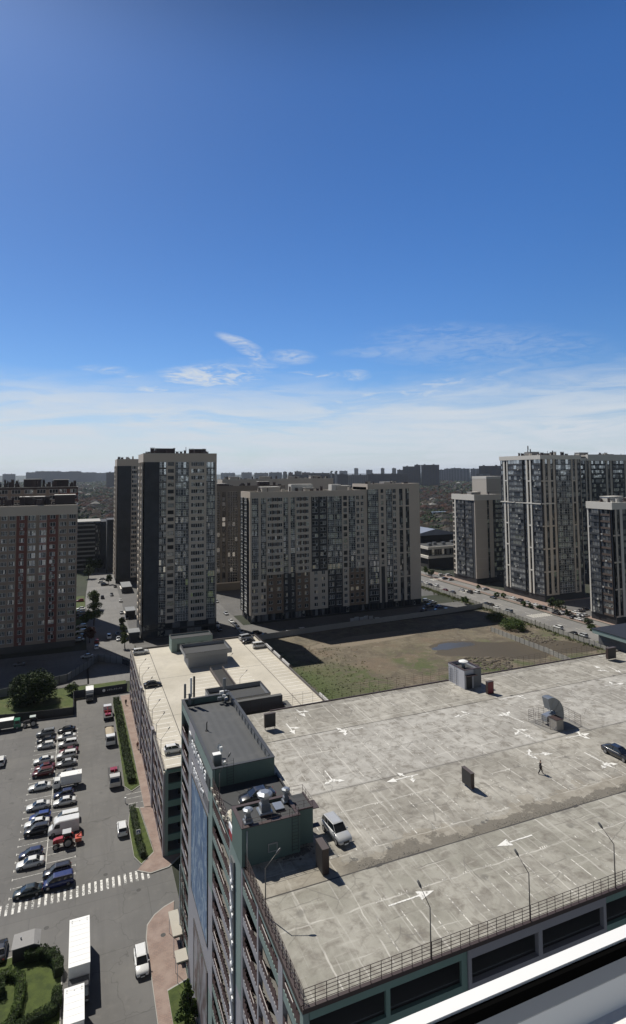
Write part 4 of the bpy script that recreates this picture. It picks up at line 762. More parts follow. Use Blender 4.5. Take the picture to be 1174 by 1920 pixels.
o = wall_text('Парковка', 6.1, -.42, 1.75, SIGNW, 1.38, -.14, sg)
sg = thing('wall_sign', 'smaller white raised lettering, second line below the large sign on the garage wall', 'sign', (WX, 72, 28.2))
q = MB(); q.box(-.09, -.03, -5.3, 5.4, -.5, .8); obj('backing_panel', q, mat('sign_backing2', (.16, .16, .175), .5), sg)
o = wall_text('паркинг', 5.1, -.25, 1.35, SIGNW, 1.5, -.12, sg)
# large blue banner
def m_banner():
    t = NT('blue_banner'); n1_ = t.noise(.35, 4, .6, scale=(1, 1.3, .4)); n2_ = t.noise(1.3, 5, .65, scale=(1, 1, .35), dist=.9)
    c = t.mix(t.mr(n1_, .35, .65), (.06, .125, .24), (.10, .18, .30)); c = t.mix(t.mr(n2_, .53, .57), c, (.27, .35, .43)); c = t.mix(t.mr(t.noise(.8, 3, scale=(1, 1.6, .6)), .66, .7), c, (.035, .05, .055))
    t.L.new(c, t.b.inputs['Base Color']); t.b.inputs['Roughness'].default_value = .45; return t.m
bn = thing('banner', 'tall blue advertising banner hanging on the lavender garage wall', 'banner', (WX, 72, 8))
q = MB(); q.box(-.10, -.03, -4.6, 5.4, 5, 18.9); obj('banner_sheet', q, m_banner(), bn)
q = MB(); fr_ = ((-4.75, -4.6, 4.9, 19), (5.4, 5.55, 4.9, 19), (-4.6, 5.4, 18.9, 19.03), (-4.6, 5.4, 4.87, 5))
for (a, b, c_, d_) in fr_: q.box(-.12, -.02, a, b, c_, d_)
obj('banner_frame', q, DKM, bn)
bn = thing('banner', 'grey and brown picture banner low on the garage wall below the blue banner', 'banner', (WX, 70.5, 2))
t = NT('brown_banner'); c = t.mix(t.mr(t.noise(.7, 5, .6, scale=(1, 1, .4), dist=.8), .42, .6), (.11, .085, .085), (.26, .26, .28)); c = t.mix(t.mr(t.noise(.9, 3), .6, .7), c, (.14, .20, .18)); t.L.new(c, t.b.inputs['Base Color']); t.b.inputs['Roughness'].default_value = .5
q = MB(); q.box(-.09, -.03, -3.2, 5, 0, 8.2); obj('banner_sheet', q, t.m, bn)
q = MB()
for (a, b, c_, d_) in ((-3.35, -3.2, -.1, 8.3), (5, 5.15, -.1, 8.3), (-3.2, 5, 8.2, 8.33)): q.box(-.11, -.02, a, b, c_, d_)
obj('banner_frame', q, DKM, bn)
# vertical string of white emblems on the pilaster
vs = thing('vertical_sign', 'dark vertical strip of repeated white triangles and dashes on the garage pilaster', 'sign', (WX-.06, 55.2, 0))
q = MB(); q.box(-.16, -.0, -.55, .65, 2, 29.6); obj('backing_strip', q, mat('strip_backing', (.10, .105, .11), .5), vs)
q = MB(); z = 28.6
while z > 3:
    for (a, b, c_, d_) in ((.6, -.5, 0, .45),): q.grid([[(-.30, a, z), (-.30, b, z-.55), (-.30, .25, z+.55)], [(-.161, a, z), (-.161, b, z-.55), (-.161, .25, z+.55)]])
    for (yy, dz_) in ((.25, -.75), (-.05, -.95), (.22, -1.35), (-.08, -1.6)): q.box(-.26, -.161, yy*1.6-.22, yy*1.6+.12, z+dz_, z+dz_+.28)
    z -= 2.45
obj('emblem_pattern', q, SIGNW, vs)
# ------------------------------------------------------------------ lower parking garage
D2 = 14.2; LX0, LX1, LY0, LY1 = 13.9, 51.8, 105.1, 179.5
low = thing('parking_garage', 'lower five-level parking garage with pale sunlit roof deck, behind the large one', 'parking garage', (30, 140, 0))
def lp(name, q, m, **k):
    o = obj(name, q, m, low, **k); o.location = (-30, -140, 0); return o
q = MB(); q.box(LX0, LX1, LY0, LY1, D2-.35, D2); lp('deck', q, LOWM)
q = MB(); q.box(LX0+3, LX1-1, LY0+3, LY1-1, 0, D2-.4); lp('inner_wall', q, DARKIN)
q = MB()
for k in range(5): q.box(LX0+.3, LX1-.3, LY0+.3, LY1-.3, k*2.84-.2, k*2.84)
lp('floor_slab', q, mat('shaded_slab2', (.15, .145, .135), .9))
Q, B = MB(), MB(); y = LY0+.6; i = 0
ed = [105.7, 113, 113.6, 121, 122.6, 130, 130.6, 137.5, 138.1, 145, 146.6, 154, 154.6, 162, 162.6, 170, 170.6, 179]
for a, b in zip(ed[::2], ed[1::2]): west_bay(Q, B, a, b, 0, 2.84, 5, LX0, 70+i, 0, 0); i += 1
for a, b in [(105.1, 105.7)]+list(zip(ed[1:-1:2], ed[2:-1:2]))+[(179, 179.5)]: Q.box(LX0-(.25 if b-a > 1 else .04), LX0+.3, a, b, 0, D2-.36 if b-a < 1 else D2+.9, 0)
Q.box(LX0-.01, LX0+.25, 105.7, 179, D2-.7, D2-.36, 0)
lp('west_facade', Q, [mat('mauve_render', (.285, .27, .285), .75), TEAL]); lp('louvre', B, [LOUV, MATS['louvre_edge']])
q = MB()
for k in range(6):
    q.box(LX0+.31, LX1, LY0-.02, LY0+.3, k*2.84-.3 if k else 0, min(k*2.84+.75, D2+.25), 0)
for x in (14.21, 21, 28, 35, 42, 51): q.box(x, x+.5, LY0-.05, LY0+.3, 0, D2+.2, 1)
lp('south_facade', q, [mat('teal_dark_render', (.12, .20, .175), .75), TEAL])
q = MB(); q.box(LX0+.02, LX0+.24, 105.7, 179, D2-.0, D2+.28, 0); q.box(LX0+.5, LX1, LY0+.02, LY0+.2, D2+.26, D2+.5, 0); q.box(LX0+.5, LX1, LY1-.3, LY1-.05, D2, D2+.45, 0); q.box(LX1-.25, LX1, LY0+.3, LY1-.35, D2, D2+.55, 0); lp('parapet', q, mat('dark_parapet', (.12, .11, .105), .7))
q = MB()
for a in (112, 119.5, 146, 153.5, 161): q.box(LX1-.34, LX1+.03, a, a+5.5, D2+.56, D2+1.15)
lp('parapet_panel', q, mat('white_panel', (.55, .54, .52), .6))
q = MB(); rails(q, [(LX0+.1, 105.6), (LX0+.1, 179)], D2+.28, .9, 2.4, 3, .02); rails(q, [(LX1-.1, 106), (LX1-.1, 179)], D2+.55, .7, 2.4, 3, .02); lp('railing', q, RAILM)
q = MB()
for (x, ya, yb) in ((18.9, 105.6, 179), (46.2, 105.6, 179)): q.poly([(x-.07, ya, D2+.004), (x+.07, ya, D2+.004), (x+.07, yb, D2+.004), (x-.07, yb, D2+.004)])
for y in (128.5, 152): q.poly([(14.5, y-.05, D2+.004), (51, y-.05, D2+.004), (51, y+.05, D2+.004), (14.5, y+.05, D2+.004)])
lp('expansion_joint', q, mat('joint_tar', (.07, .065, .06), .8))
q = MB(); y = 107.2
while y < 172: line((14.5, y), (18.4, y), .13, D2+.008, q); line((46.7, y), (51, y), .13, D2+.008, q); y += 2.25
y = 126
while y < 150: line((25.5, y), (31.8, y), .13, D2+.008, q); y += 2.25
y = 140
while y < 155: line((36.2, y), (41, y), .13, D2+.008, q); y += 2.25
lp('line_markings', q, LPNT)
q = MB(); q.box(31.9, 32.15, 127, 153, D2, D2+.75, 0); q.box(35.2, 35.45, 127, 153, D2, D2+.75, 0); q.poly([(32.2, 127, D2+.01), (35.2, 127, D2+.01), (35.2, 153, D2+.01), (32.2, 153, D2+.01)], 1); rails(q, [(32.0, 127), (32.0, 153)], D2+.75, .5, 2, 2, .02); lp('ramp_parapet', q, [mat('ramp_wall', (.10, .085, .08), .7), DARKIN])
def hut(name, label, x0, x1, y0, y1, z0, z1, wall, par=.7, over=0., roofm=TAR, cap=BLKCAP, cat='rooftop hut', base=None):
    t = thing(name, label, cat, ((x0+x1)/2, (y0+y1)/2, z0)); cx, cy = (x0+x1)/2, (y0+y1)/2; hx, hy = (x1-x0)/2, (y1-y0)/2
    q = MB(); b = over; q.box(-hx+b, hx-b, -hy+b, hy-b, 0, z1-z0-par-.3); obj('wall', q, base or wall, t)
    q = MB(); e = .25; h0, h1 = z1-z0-par-.3, z1-z0
    q.box(-hx, hx, -hy, -hy+e, h0, h1); q.box(-hx, hx, hy-e, hy, h0, h1); q.box(-hx, -hx+e, -hy+e, hy-e, h0, h1); q.box(hx-e, hx, -hy+e, hy-e, h0, h1); obj('parapet', q, wall, t)
    q = MB(); q.box(-hx+e, hx-e, -hy+e, hy-e, h0+.05, h0+.25); obj('roof', q, roofm, t)
    q = MB(); p = .05
    q.box(-hx-p, hx+p, -hy-p, -hy+e+p, h1+.001, h1+.07); q.box(-hx-p, hx+p, hy-e-p, hy+p, h1+.001, h1+.07); q.box(-hx-p, -hx+e+p, -hy+e+p, hy-e-p, h1+.001, h1+.07); q.box(hx-e-p, hx+p, -hy+e+p, hy-e-p, h1+.001, h1+.07); obj('coping', q, cap, t)
    return t
HG = mat('hut_render', (.30, .305, .31), .75, .06)
t1 = hut('stair_hut', 'white rooftop hut with wide overhanging parapet in the middle of the pale lower deck', 26.0, 38.6, 156.0, 165.0, D2, 18.3, HG, .75, 1.0, TAR)
t2 = hut('stair_hut', 'white rooftop hut with dark sunken roof right behind the dark-roofed tower', 26.2, 39.0, 122.6, 130.5, D2, 17.9, HG, .8, 0, TAR)
t3 = hut('stair_hut', 'teal rooftop hut with dark door at the far end of the pale lower deck', 24.8, 36.8, 172.5, 177.5, D2, 18.0, TEAL, .3, 0, TAR)
q = MB(); q.box(-4.4, -2.2, -2.56, -2.51, .05, 2.3); obj('door', q, mat('dark_green_door', (.05, .075, .068), .6), t3)
q = MB(); q.box(-1.4, -.6, -2.56, -2.51, .6, 2.3); q.box(2.4, 3.2, -2.56, -2.51, 1.2, 2.4); obj('wall_panel', q, mat('green_panel', (.10, .15, .135), .6), t3)
q = MB(); q.box(1.0, 2.2, -5.2+.7-.9, -4.5, .05, 2.0); 
# ------------------------------------------------------------------ markings on the main deck
q = MB()
for (Y, wd) in ((47.0, .14), (59.42, .05), (72.9, .13)):
    rnd = random.Random(int(Y)); x = WX+.2
    while x < 125:
        x2 = x+rnd.uniform(1.5, 3); ww = wd*rnd.uniform(.7, 1.5); q.poly([(x, Y-ww/2, D+.004), (x2, Y-ww/2, D+.004), (x2, Y+ww/2, D+.004), (x, Y+ww/2, D+.004)]); x = x2
for (x, y, s) in ((24.9, 47.0, .3), (48, 47, .3), (64, 47, .3), (62.3, 72.9, .3), (33, 72.9, .25), (84, 72.9, .3)): q.poly([(x-s, y-s*.7, D+.008), (x+s, y-s*.5, D+.008), (x+s, y+s*.6, D+.008), (x-s, y+s*.4, D+.008)])
gp('expansion_joint', q, mat('joint_black', (.06, .055, .05), .8))
q = MB(); rnd = random.Random(4)
for k in range(40):
    x = 21.9+k*2.142
    if k not in (12,): line((x, 49.5), (x, 54.6), .10, D+.008, q)
    if k % 3 != 1: line((x-.55, 49.5), (x+.55, 49.5), .09, D+.012, q)
    line((x, 38.3), (x, 42.2+rnd.uniform(-.5, .5)), .10, D+.008, q)
    if k % 4 != 3: line((x, 60.6), (x, 65.2), .09, D+.008, q)
    if k % 4 != 1: line((x, 66.2), (x, 70.2), .09, D+.008, q)
    if k % 3 != 2: line((x+.4, 76.5), (x+.4, 81), .09, D+.008, q)
for a in ((26, 65.7), (50, 65.7), (73, 65.8)): line(a, (a[0]+17, a[1]), .08, D+.012, q)
# little stencilled bay numbers, too worn to read
for k in range(34):
    x = 23+k*2.142
    for j in range(4):
        if rnd.random() < .75: line((x-.42+j*.25, 55.3), (x-.30+j*.25, 55.5), .1, D+.008, q); line((x-.42+j*.25, 43.1), (x-.30+j*.25, 43.4), .1, D+.008, q)
gp('line_markings', q, WORN)
def arrow(px0, px1, branch=None, w_=.14, hl=1.2, hw=.42, z=D):
    a, b = G(*px0, D).xy, G(*px1, D).xy; d = (b-a).normalized(); n = Vector((-d.y, d.x)); q = MB(); zz = D+.016
    def P(p): return (p.x, p.y, zz)
    h = b-d*hl
    q.poly([P(a-n*w_/2), P(h-n*w_/2), P(h+n*w_/2), P(a+n*w_/2)][::1]); q.poly([P(h-n*hw), P(b), P(h+n*hw)][::1])
    for s, t_ in (branch or ()):
        m = a+(b-a)*t_; e = m+n*s*.95+d*.45; f = (e-m).normalized(); g = Vector((-f.y, f.x)); e0 = e-f*.35
        pts = [P(m-g*w_*.9), P(e0-g*w_*.8), P(e0+g*w_*.8), P(m+g*w_*.9)]; pts = [(p[0], p[1], zz+.004) for p in pts]; q.poly(pts)
        q.poly([(p[0], p[1], zz+.004) for p in (P(e0-g*.34), P(e+f*.40), P(e0+g*.34))])
    for f in range(len(q.f)): pass
    gp('direction_arrow', q, ARROW)
arrow((729, 1699), (814, 1670), w_=.15, hl=1.5, hw=.5); arrow((998, 1566), (932, 1587), w_=.15, hl=1.5, hw=.5)
arrow((784, 1452), (724, 1467), ((-1, .35), (1, .2))); arrow((609, 1445), (627, 1468), ((1, .8), (-1, .8)), hl=.7); arrow((681, 1364), (633, 1373), ((1, .7), (-1, .75)))
arrow((556, 1331), (573, 1344), ((1, .3),)); arrow((537, 1357), (553, 1377), ((1, .4),)); arrow((893, 1336), (851, 1345), ((-1, .3),)); arrow((983, 1355), (940, 1336), ((-1, .75), (1, .75)))
arrow((962, 1365), (1001, 1386), ((1, .2), (-1, .3))); arrow((1061, 1384), (1106, 1375), ((-1, .55), (1, .6))); arrow((986, 1415), (1037, 1413), ((-1, .1), (1, .12))); arrow((1096, 1411), (1150, 1440), ((1, .75), (-1, .75)))
arrow((943, 1310), (983, 1304), ((-1, .7),)); arrow((1142, 1260), (1113, 1248), ((1, .2),)); arrow((1134, 1286), (1171, 1281), ((1, .4),)); arrow((1120, 1230), (1136, 1230)); arrow((1141, 1250), (1166, 1262))
arrow((640, 1332), (662, 1322)) if 0 else None
# rubble and torn coating along the middle joint: too many pieces to count
q = MB(); rnd = random.Random(12)
def rock(q, x, y, z, s, rnd):
    r = [[(x+cos(a+rnd.uniform(-.4, .4))*s*k_*rnd.uniform(.6, 1.1), y+sin(a)*s*k_*rnd.uniform(.6, 1.1), z+h*s) for a in (0, 1.3, 2.5, 3.8, 5)] for k_, h in ((1, -.1), (.9, .2), (.35, .42))]
    q.grid(r)
for cl_ in [(33.5, 36, 1.0), (38, 46, 1.), (46, 52, 1.0), (53, 60, 1.2), (60, 74, 1.1), (27, 29.5, .9), (23, 26.5, 1.1)]:
    for i in range(int((cl_[1]-cl_[0])*40)):
        x = rnd.uniform(*cl_[:2]); y = 47.1+abs(rnd.gauss(0, .42))*cl_[2]; rock(q, x, y, D, rnd.uniform(.015, .055), rnd)
o = obj('rubble', q, mat('tar_rubble', (.085, .083, .078), .9, .5, 8)); tag(o, 'dark crumbled asphalt rubble lying along the middle joint of the main deck', 'rubble', kind='stuff')
q = MB()
for i in range(260): rock(q, rnd.gauss(18.7, .75), rnd.gauss(51.4, .35), D, rnd.uniform(.06, .17), rnd)
o = obj('rubble', q, mat('grey_rubble', (.13, .125, .12), .9, .4, 5)); tag(o, 'heap of grey stones in the shade at the foot of the teal rooftop hut', 'rubble', kind='stuff')
# ------------------------------------------------------------------ things on the main deck
H1 = hut('stair_hut', 'dark teal rooftop hut with three steel vents and roof railing beside the silver car', 13.6, 19.1, 51.3, 54.9, D, 34.5, TEALD, .12, 0, TAR, BRN)
q = MB(); q.box(2.76, 4.4, -.9, 1.75, 0, 3.15); q.box(2.82, 4.3, -.8, 1.7, 3.151, 3.20, 2); q.box(2.77, 4.42, -.95, -.82, 3.151, 3.28, 1); q.box(4.31, 4.44, -.82, 1.78, 3.151, 3.28, 1); obj('side_annex', q, [TEALD, BRN, TAR], H1)
q = MB(); rails(q, [(-2.65, -1.75), (2.65, -1.75), (2.65, -.9), (4.35, -.85), (4.35, 1.7), (3.0, 1.75)], 3.36, .62, .95, 2, .02); obj('roof_railing', q, RAILM, H1)
q = MB(); ladder(q, (1.95, -1.9), (1, 0), .3, 3.9, .6); obj('ladder', q, DKM, H1)
q = MB(); q.box(-.35, .55, -1.88, -1.81, .75, 1.5, 0); q.box(-.25, .45, -1.90, -1.881, .85, 1.4, 1); obj('wall_vent', q, [GALV, TEALD], H1)
q = MB(); q.tube([(-2.3, -1.88, .1), (-2.3, -1.88, 3.1)], .06, 8); q.tube([(2.85, -1.2, .1), (2.85, -1.2, 3.1)], .06, 8); obj('drain_pipe', q, mat('pale_pipe', (.45, .46, .44), .5), H1)
q = MB(); q.box(4.42, 5.5, .2, 1.6, 2.3, 2.36); q.box(4.42, 5.2, -.8, -.2, 1.2, 1.26); obj('canopy', q, BRN, H1)
q = MB(); q.box(.9, 1.8, -.3, .9, 3.3, 3.38); obj('hatch', q, GALV, H1)
def vent(label, x, y, z, s, h):
    t = thing('roof_vent', label, 'roof vent', (x, y, z)); q = MB()
    r = lambda k, zz: [(cos(a*pi/4+.39)*k*s, sin(a*pi/4+.39)*k*s, zz) for a in range(8)]
    sq = lambda k, zz: [(a*k*s, b*k*s, zz) for a, b in ((-1, -1), (1, -1), (1, 1), (-1, 1))]
    q.grid([sq(.62, 0), sq(.6, h*.35), sq(.42, h*.42), sq(.42, h*.75)]); obj('shaft', q, GALVD, t)
    q = MB(); q.grid([r(.78, h*.72), r(1.0, h*.80), r(1.0, h*.93), r(.55, h*1.02)]); obj('cap', q, GALV, t)
    q = MB(); q.grid([sq(.9, .0), sq(.8, .12)]); obj('flashing', q, GALV, t); return t
ZR = D+3.32
vent('large octagonal steel roof vent in the middle of the teal hut roof', 16.3, 53.2, ZR, .74, 1.7)
vent('small steel mushroom vent at the left front corner of the teal hut roof', 14.4, 52.2, ZR, .48, 1.15)
vent('small steel mushroom vent on the right side annex of the teal hut', 18.7, 54.1, ZR-.1, .42, 1.2)
# red and white hoarding and lamps on the west edge
t = thing('hoarding', 'red and white signboard standing on the garage edge beside the teal hut', 'signboard', (WX-.25, 54.4, D)); q = MB(); q.box(0, .08, -2.1, 1.9, .05, .75); obj('red_panel', q, mat('sign_red', (.35, .02, .03), .45), t)
q = MB(); q.box(-.02, .10, -2.1, 1.9, .76, 1.25); obj('white_panel', q, SIGNW, t); q = MB()
for y in (-2, 0, 1.8): q.bar((.14, y, 0), (.14, y, 1.3), .04)
obj('frame', q, DKM, t)
fl = thing('floodlight', 'small white floodlight on the garage edge left of the teal hut, nearest of five', 'floodlight', (WX-.05, 57.6, D+.9), 0, 'floodlights along the garage edge')
q = MB(); q.bar((0, 0, -.9), (0, 0, 0), .025); q.bar((0, 0, 0), (-.35, 0, .12), .025); obj('arm', q, DKM, fl); q = MB(); q.grid([[(-.35, -.13, .0), (-.35, .13, .0), (-.35, .13, .2), (-.35, -.13, .2)], [(-.55, -.16, .05), (-.55, .16, .05), (-.55, .16, .3), (-.55, -.16, .3)]]); obj('lamp_head', q, mat('lamp_ivory', (.75, .70, .58), .4), fl)
for k in range(1, 5): c_ = copy_tree(fl); c_['label'] = 'small white floodlight on the garage edge left of the teal hut, '+('second nearest', 'middle one', 'second farthest', 'farthest')[k-1]+' of five'; c_.location = (WX-.05, 57.6+k*1.35, D+.9)
t = thing('sheeting_bundle', 'crumpled cream plastic sheeting heaped behind the railing left of the teal hut', 'sheeting', (14.5, 58.6, D)); q = MB(); rnd = random.Random(3)
rg = []
for j in range(9):
    k = 1-j/9; rg.append([(cos(a*pi/9)*.62*k*rnd.uniform(.75, 1.2), sin(a*pi/9)*1.5*k*rnd.uniform(.8, 1.15), .75*(1-k**2)*rnd.uniform(.75, 1.1)) for a in range(18)])
q.grid(rg); obj('sheet_folds', q, mat('cream_sheet', (.62, .58, .48), .6, .2, 3), t); q = MB(); q.tube([(-.3, -1.2, .25), (0, 0, .8), (.2, 1.2, .3)], .03, 6); obj('strap', q, DKM, t)
# dark cabinets / information boards on legs
def board(label, x, y, w_, h, th, rz, leg=.3, front=None):
    t = thing('display_cabinet', label, 'cabinet', (x, y, D), rz); q = MB(); q.box(-w_/2, w_/2, -th/2, th/2, leg, leg+h); obj('body', q, mat('cabinet_brown', (.05, .033, .028), .45, .2), t)
    q = MB(); q.box(-w_/2+.07, w_/2-.07, -th/2-.02, -th/2-.001, leg+.07, leg+h-.07); obj('front_panel', q, front or DKM, t)
    q = MB(); q.box(-w_/2-.03, w_/2+.03, -th/2-.03, th/2+.03, leg+h+.001, leg+h+.05); obj('lid', q, mat('cabinet_lid', (.09, .07, .06), .5), t)
    for a in (-w_/2+.1, w_/2-.1):
        for b in (-th/2+.05, th/2-.05): q = MB(); q.bar((a, b, 0), (a, b, leg), .03); obj('leg', q, BRN, t)
    return t
board('black panel cabinet on short legs beside the dark-roofed tower', 24.2, 76.5, 1.55, 1.75, .35, 0, .35)
board('dark brown upright cabinet alone in the middle of the main deck', 40.0, 54.2, 1.7, 1.6, .4, -pi/2, .25)
board('tall brown upright cabinet in front of the teal hut on the middle joint', 20.1, 48.4, 1.6, 2.1, .6, -pi/2, .06)
board('red-fronted cabinet in a black frame beside the white rooftop hut', 58.9+.9, 74.9, 1.15, 1.8, .5, 0, .05, mat('cabinet_red', (.16, .02, .025), .5))
board('small dark cabinet on legs near the teal ramp roof at the right edge', 90.6, 79.0, 2.0, 1.9, .5, 0, .3)
# white hut on the north edge
H2 = hut('stair_hut', 'white rooftop hut with ladder and black door on the north edge of the main deck', 57.2, 60.5, 77.8, 82.1, D, 34.15, mat('white_hut_wall', (.42, .42, .44), .7, .06), .35, 0, TAR, BRN)
q = MB(); q.box(-1.3, -.2, -2.2, -2.155, .02, 2.0); obj('door', q, DKM, H2); q = MB(); q.box(-1.5, .35, -2.9, -2.16, 2.15, 2.22); obj('canopy', q, BRN, H2); q = MB(); q.box(.15, 1.6, -2.19, -2.155, .0, 2.95); obj('corner_panel', q, mat('grey_side', (.16, .165, .17), .7), H2)
q = MB(); ladder(q, (-1.78, -.2), (0, 1), .2, 2.9, .5); obj('ladder', q, DKM, H2); q = MB(); rails(q, [(-1.75, 1.0), (-1.75, 1.9)], .1, 2.4, .4, 6, .02); obj('cage', q, DKM, H2)
t = thing('roof_vent', 'white round mushroom vent on the roof of the white hut', 'roof vent', (58.6, 79.9, 33.75)); q = MB(); q.tube([(0, 0, 0), (0, 0, 1.0)], .28, 12); obj('shaft', q, GALVD, t)
q = MB(); q.grid([[(cos(a*pi/8)*r_, sin(a*pi/8)*r_, z_) for a in range(16)] for r_, z_ in ((.3, .85), (.75, .95), (.75, 1.1), (.4, 1.25))]); obj('cap', q, WHITE, t)
# air duct in its fenced enclosure
t = thing('railing_enclosure', 'brown railing enclosure around the curved steel air duct', 'railing', (60.8, 62.4, D)); q = MB(); rails(q, [(-1.9, -.9), (-2.7, 2.2), (2.6, 2.2), (2.4, -2.0)], .05, 1.6, .95, 6, .022); obj('rails', q, RAILM, t); q = MB(); q.box(-2.8, 2.7, -1.9, 2.3, .001, .06); obj('kerb_pad', q, mat('pad_concrete', (.24, .23, .21), .9), t)
t = thing('air_duct', 'large curved galvanised air duct with fan box inside a railing enclosure', 'air duct', (60.8, 62.4, D)); q = MB(); rg = []
for i in range(15):
    a = radians(-12+118*i/14); c0, s0 = cos(a), sin(a); ri, ro = .75, 2.15
    rg.append([(-.75+c0*r_, yy, 1.25+s0*r_*1.15) for r_, yy in ((ri, -.1), (ro, -.1), (ro, 1.05), (ri, 1.05))])
q.grid(rg); obj('elbow', q, mat('duct_steel', (.22, .24, .26), .38, .2, 1, metal=.45), t)
q = MB()
for i in (3, 7, 11):
    a = radians(-12+118*i/14)
    for (r_, yy) in ((1.45, -.12),): q.bar((-.75+cos(a)*.75, yy, 1.25+sin(a)*.75*1.15), (-.75+cos(a)*2.17, yy, 1.25+sin(a)*2.17*1.15), .03)
obj('seam', q, GALV, t)
q = MB(); q.grid([[(-1.6, -.05, .55), (-1.6, 1.0, .55), (-1.6, 1.0, 1.3), (-1.6, -.05, 1.3)], [(.1, -.05, .5), (.1, 1.0, .5), (.1, 1.0, 1.5), (.1, -.05, 1.5)]]); q.box(.1, 1.4, .0, .95, .45, 1.3); obj('fan_box', q, GALV, t)
q = MB(); q.box(-1.55, -.35, -1.7, -.35, .06, 1.45, 0); q.box(-1.6, -.3, -1.75, -.3, 1.451, 1.52, 1); obj('control_box', q, [mat('duct_box', (.27, .25, .22), .7), BRN], t)
for (a, b) in ((-1.4, .1), (-1.4, .9), (1.2, .1), (1.2, .9)): q = MB(); q.bar((a, b, 0), (a, b, .5), .05); obj('leg', q, DKM, t)
# ramp roof at the right edge
t = thing('ramp_roof', 'teal-edged ramp roof cut by the right edge of the photograph', 'ramp roof', (106, 81, D)); q = MB(); q.box(-10.5, 12, -3.5, 6.5, 2.2, 3.0, 0); q.box(-10.6, 12.1, -3.6, 6.6, 3.001, 3.12, 1); obj('roof_slab', q, [TEAL, BLKCAP], t)
q = MB(); q.box(-8.5, 11, 5.6, 6.2, 0, 2.2); q.box(-9.2, -8.7, -3.0, 6.2, 0, 2.2); obj('wall', q, mat('ramp_dark', (.10, .10, .10), .8), t); q = MB(); q.box(-9.4, -9.05, -3.4, -3.05, 0, 2.2); obj('post', q, GALV, t)
# antennas on the tower roof
TR = 33.2-.75
t = thing('antenna_mast', 'cluster of tall grey panel antennas at the far left corner of the dark tower roof', 'antenna', (14.6, 85.4, TR)); 
for (a, b, w_, h, m) in ((-.35, .1, .3, 3.2, GALVD), (.55, .3, .28, 3.9, WHITE), (.95, .1, .26, 4.1, BLKCAP), (.2, -.6, .34, 2.0, GALVD)): q = MB(); q.box(a-w_/2, a+w_/2, b-.1, b+.1, 1.2 if h > 3 else .5, h); q.bar((a, b+.15, 0), (a, b+.15, h), .04); obj('panel_antenna', q, m, t)
q = MB(); q.bar((-.4, .3, .7), (1, .3, .7), .04); q.bar((-.4, .3, 1.6), (1, .3, 1.6), .04); obj('bracket', q, DKM, t)
t = thing('antenna_mast', 'short mast crowded with white equipment at the far right corner of the dark tower roof', 'antenna', (19.9, 85.0, TR)); q = MB(); q.tube([(0, 0, 0), (0, 0, 3.4)], .06, 8); q.box(-.2, .2, -.15, .15, 1.9, 3.4); obj('mast', q, GALVD, t); rnd = random.Random(5)
for k in range(9): q = MB(); a, b, c_ = rnd.uniform(-.8, .7), rnd.uniform(-.6, .4), rnd.uniform(.2, 1.4); s = rnd.uniform(.12, .3); q.box(a-s, a+s, b-s*.7, b+s*.7, c_, c_+s*1.4); obj('equipment_box', q, WHITE if k % 2 else GALVD, t)
q = MB()
for k in range(5): a = k*1.25; q.bar((0, 0, .1), (cos(a)*1.0, sin(a)*.8, .05), .03)
obj('tripod_feet', q, DKM, t)
t = thing('equipment_cabinet', 'grey cabinet with white lid at the near edge of the dark tower roof', 'cabinet', (14.9, 67.2, TR)); q = MB(); q.box(-.45, .45, -.35, .35, .1, 1.3); obj('body', q, GALVD, t); q = MB(); q.box(-.5, .4, -.3, .4, 1.301, 1.36); obj('lid', q, WHITE, t); q = MB(); q.box(.5, .8, -.9, -.6, 0, .7); q.bar((.6, .7, 0), (.6, .7, 1.6), .03); q.box(.45, .75, .6, .8, 1.2, 1.7); obj('junction_box', q, WHITE, t)
t = thing('antenna_mast', 'small roof antenna with white dish near the left parapet of the dark tower roof', 'antenna', (15.6, 69.4, TR)); q = MB(); q.bar((0, 0, 0), (0, 0, 1.5), .03); q.bar((-.4, 0, 0), (.4, 0, 0), .03); obj('pole', q, DKM, t); q = MB(); q.grid([[(cos(a*pi/5)*r_, -.05-r_*.3, 1.1+sin(a*pi/5)*r_) for a in range(10)] for r_ in (.05, .3)]); obj('dish', q, WHITE, t)
t = thing('vent_pipe', 'thin black bent vent pipe rising from the middle of the dark tower roof', 'pipe', (15.6, 76.6, TR)); q = MB(); q.tube([(0, 0, 0), (0, 0, 1.0), (.08, 0, 1.15)], .07, 8); obj('pipe', q, BLKCAP, t); q = MB(); q.tube([(0, 0, 0), (0, 0, .08)], .22, 10); obj('collar', q, BLKCAP, t)
# lamp posts
def lamp(label, x, y, z, h, ax, ay, az_, group=None):
    t = thing('street_lamp', label, 'street lamp', (x, y, z), 0, group); q = MB(); q.tube([(0, 0, 0), (0, 0, h)], [.055, .04], 8); obj('pole', q, mat('lamp_grey', (.13, .12, .11), .5, .2, metal=.3), t)
    q = MB(); q.tube([(0, 0, h), (ax, ay, h+az_)], .03, 8); obj('arm', q, MATS['lamp_grey'], t)
    q = MB(); d = Vector((ax, ay, az_)).normalized(); p = Vector((ax, ay, h+az_)); q.tube([p-d*.05, p+d*.12, p+d*.42, p+d*.5], [.04, .1, .09, .04], 8); obj('lamp_head', q, mat('lamp_dark', (.09, .09, .09), .4), t); return t
for (px, lb) in ((808, 'lamp post on the front railing, leftmost of the three on that edge'), (996, 'lamp post on the front railing, middle one of the three on that edge'), (1159, 'lamp post on the front railing, rightmost of the three by the edge of the photograph')):
    x = XA(px, SY, 1790); lamp(lb, x, SY-.02, D, 3.55, -.1, 1.0, .75)
lamp('lamp post at the left edge of the deck in front of the teal hut', WX+.02, 45.3, D, 3.6, .95, .1, .8)
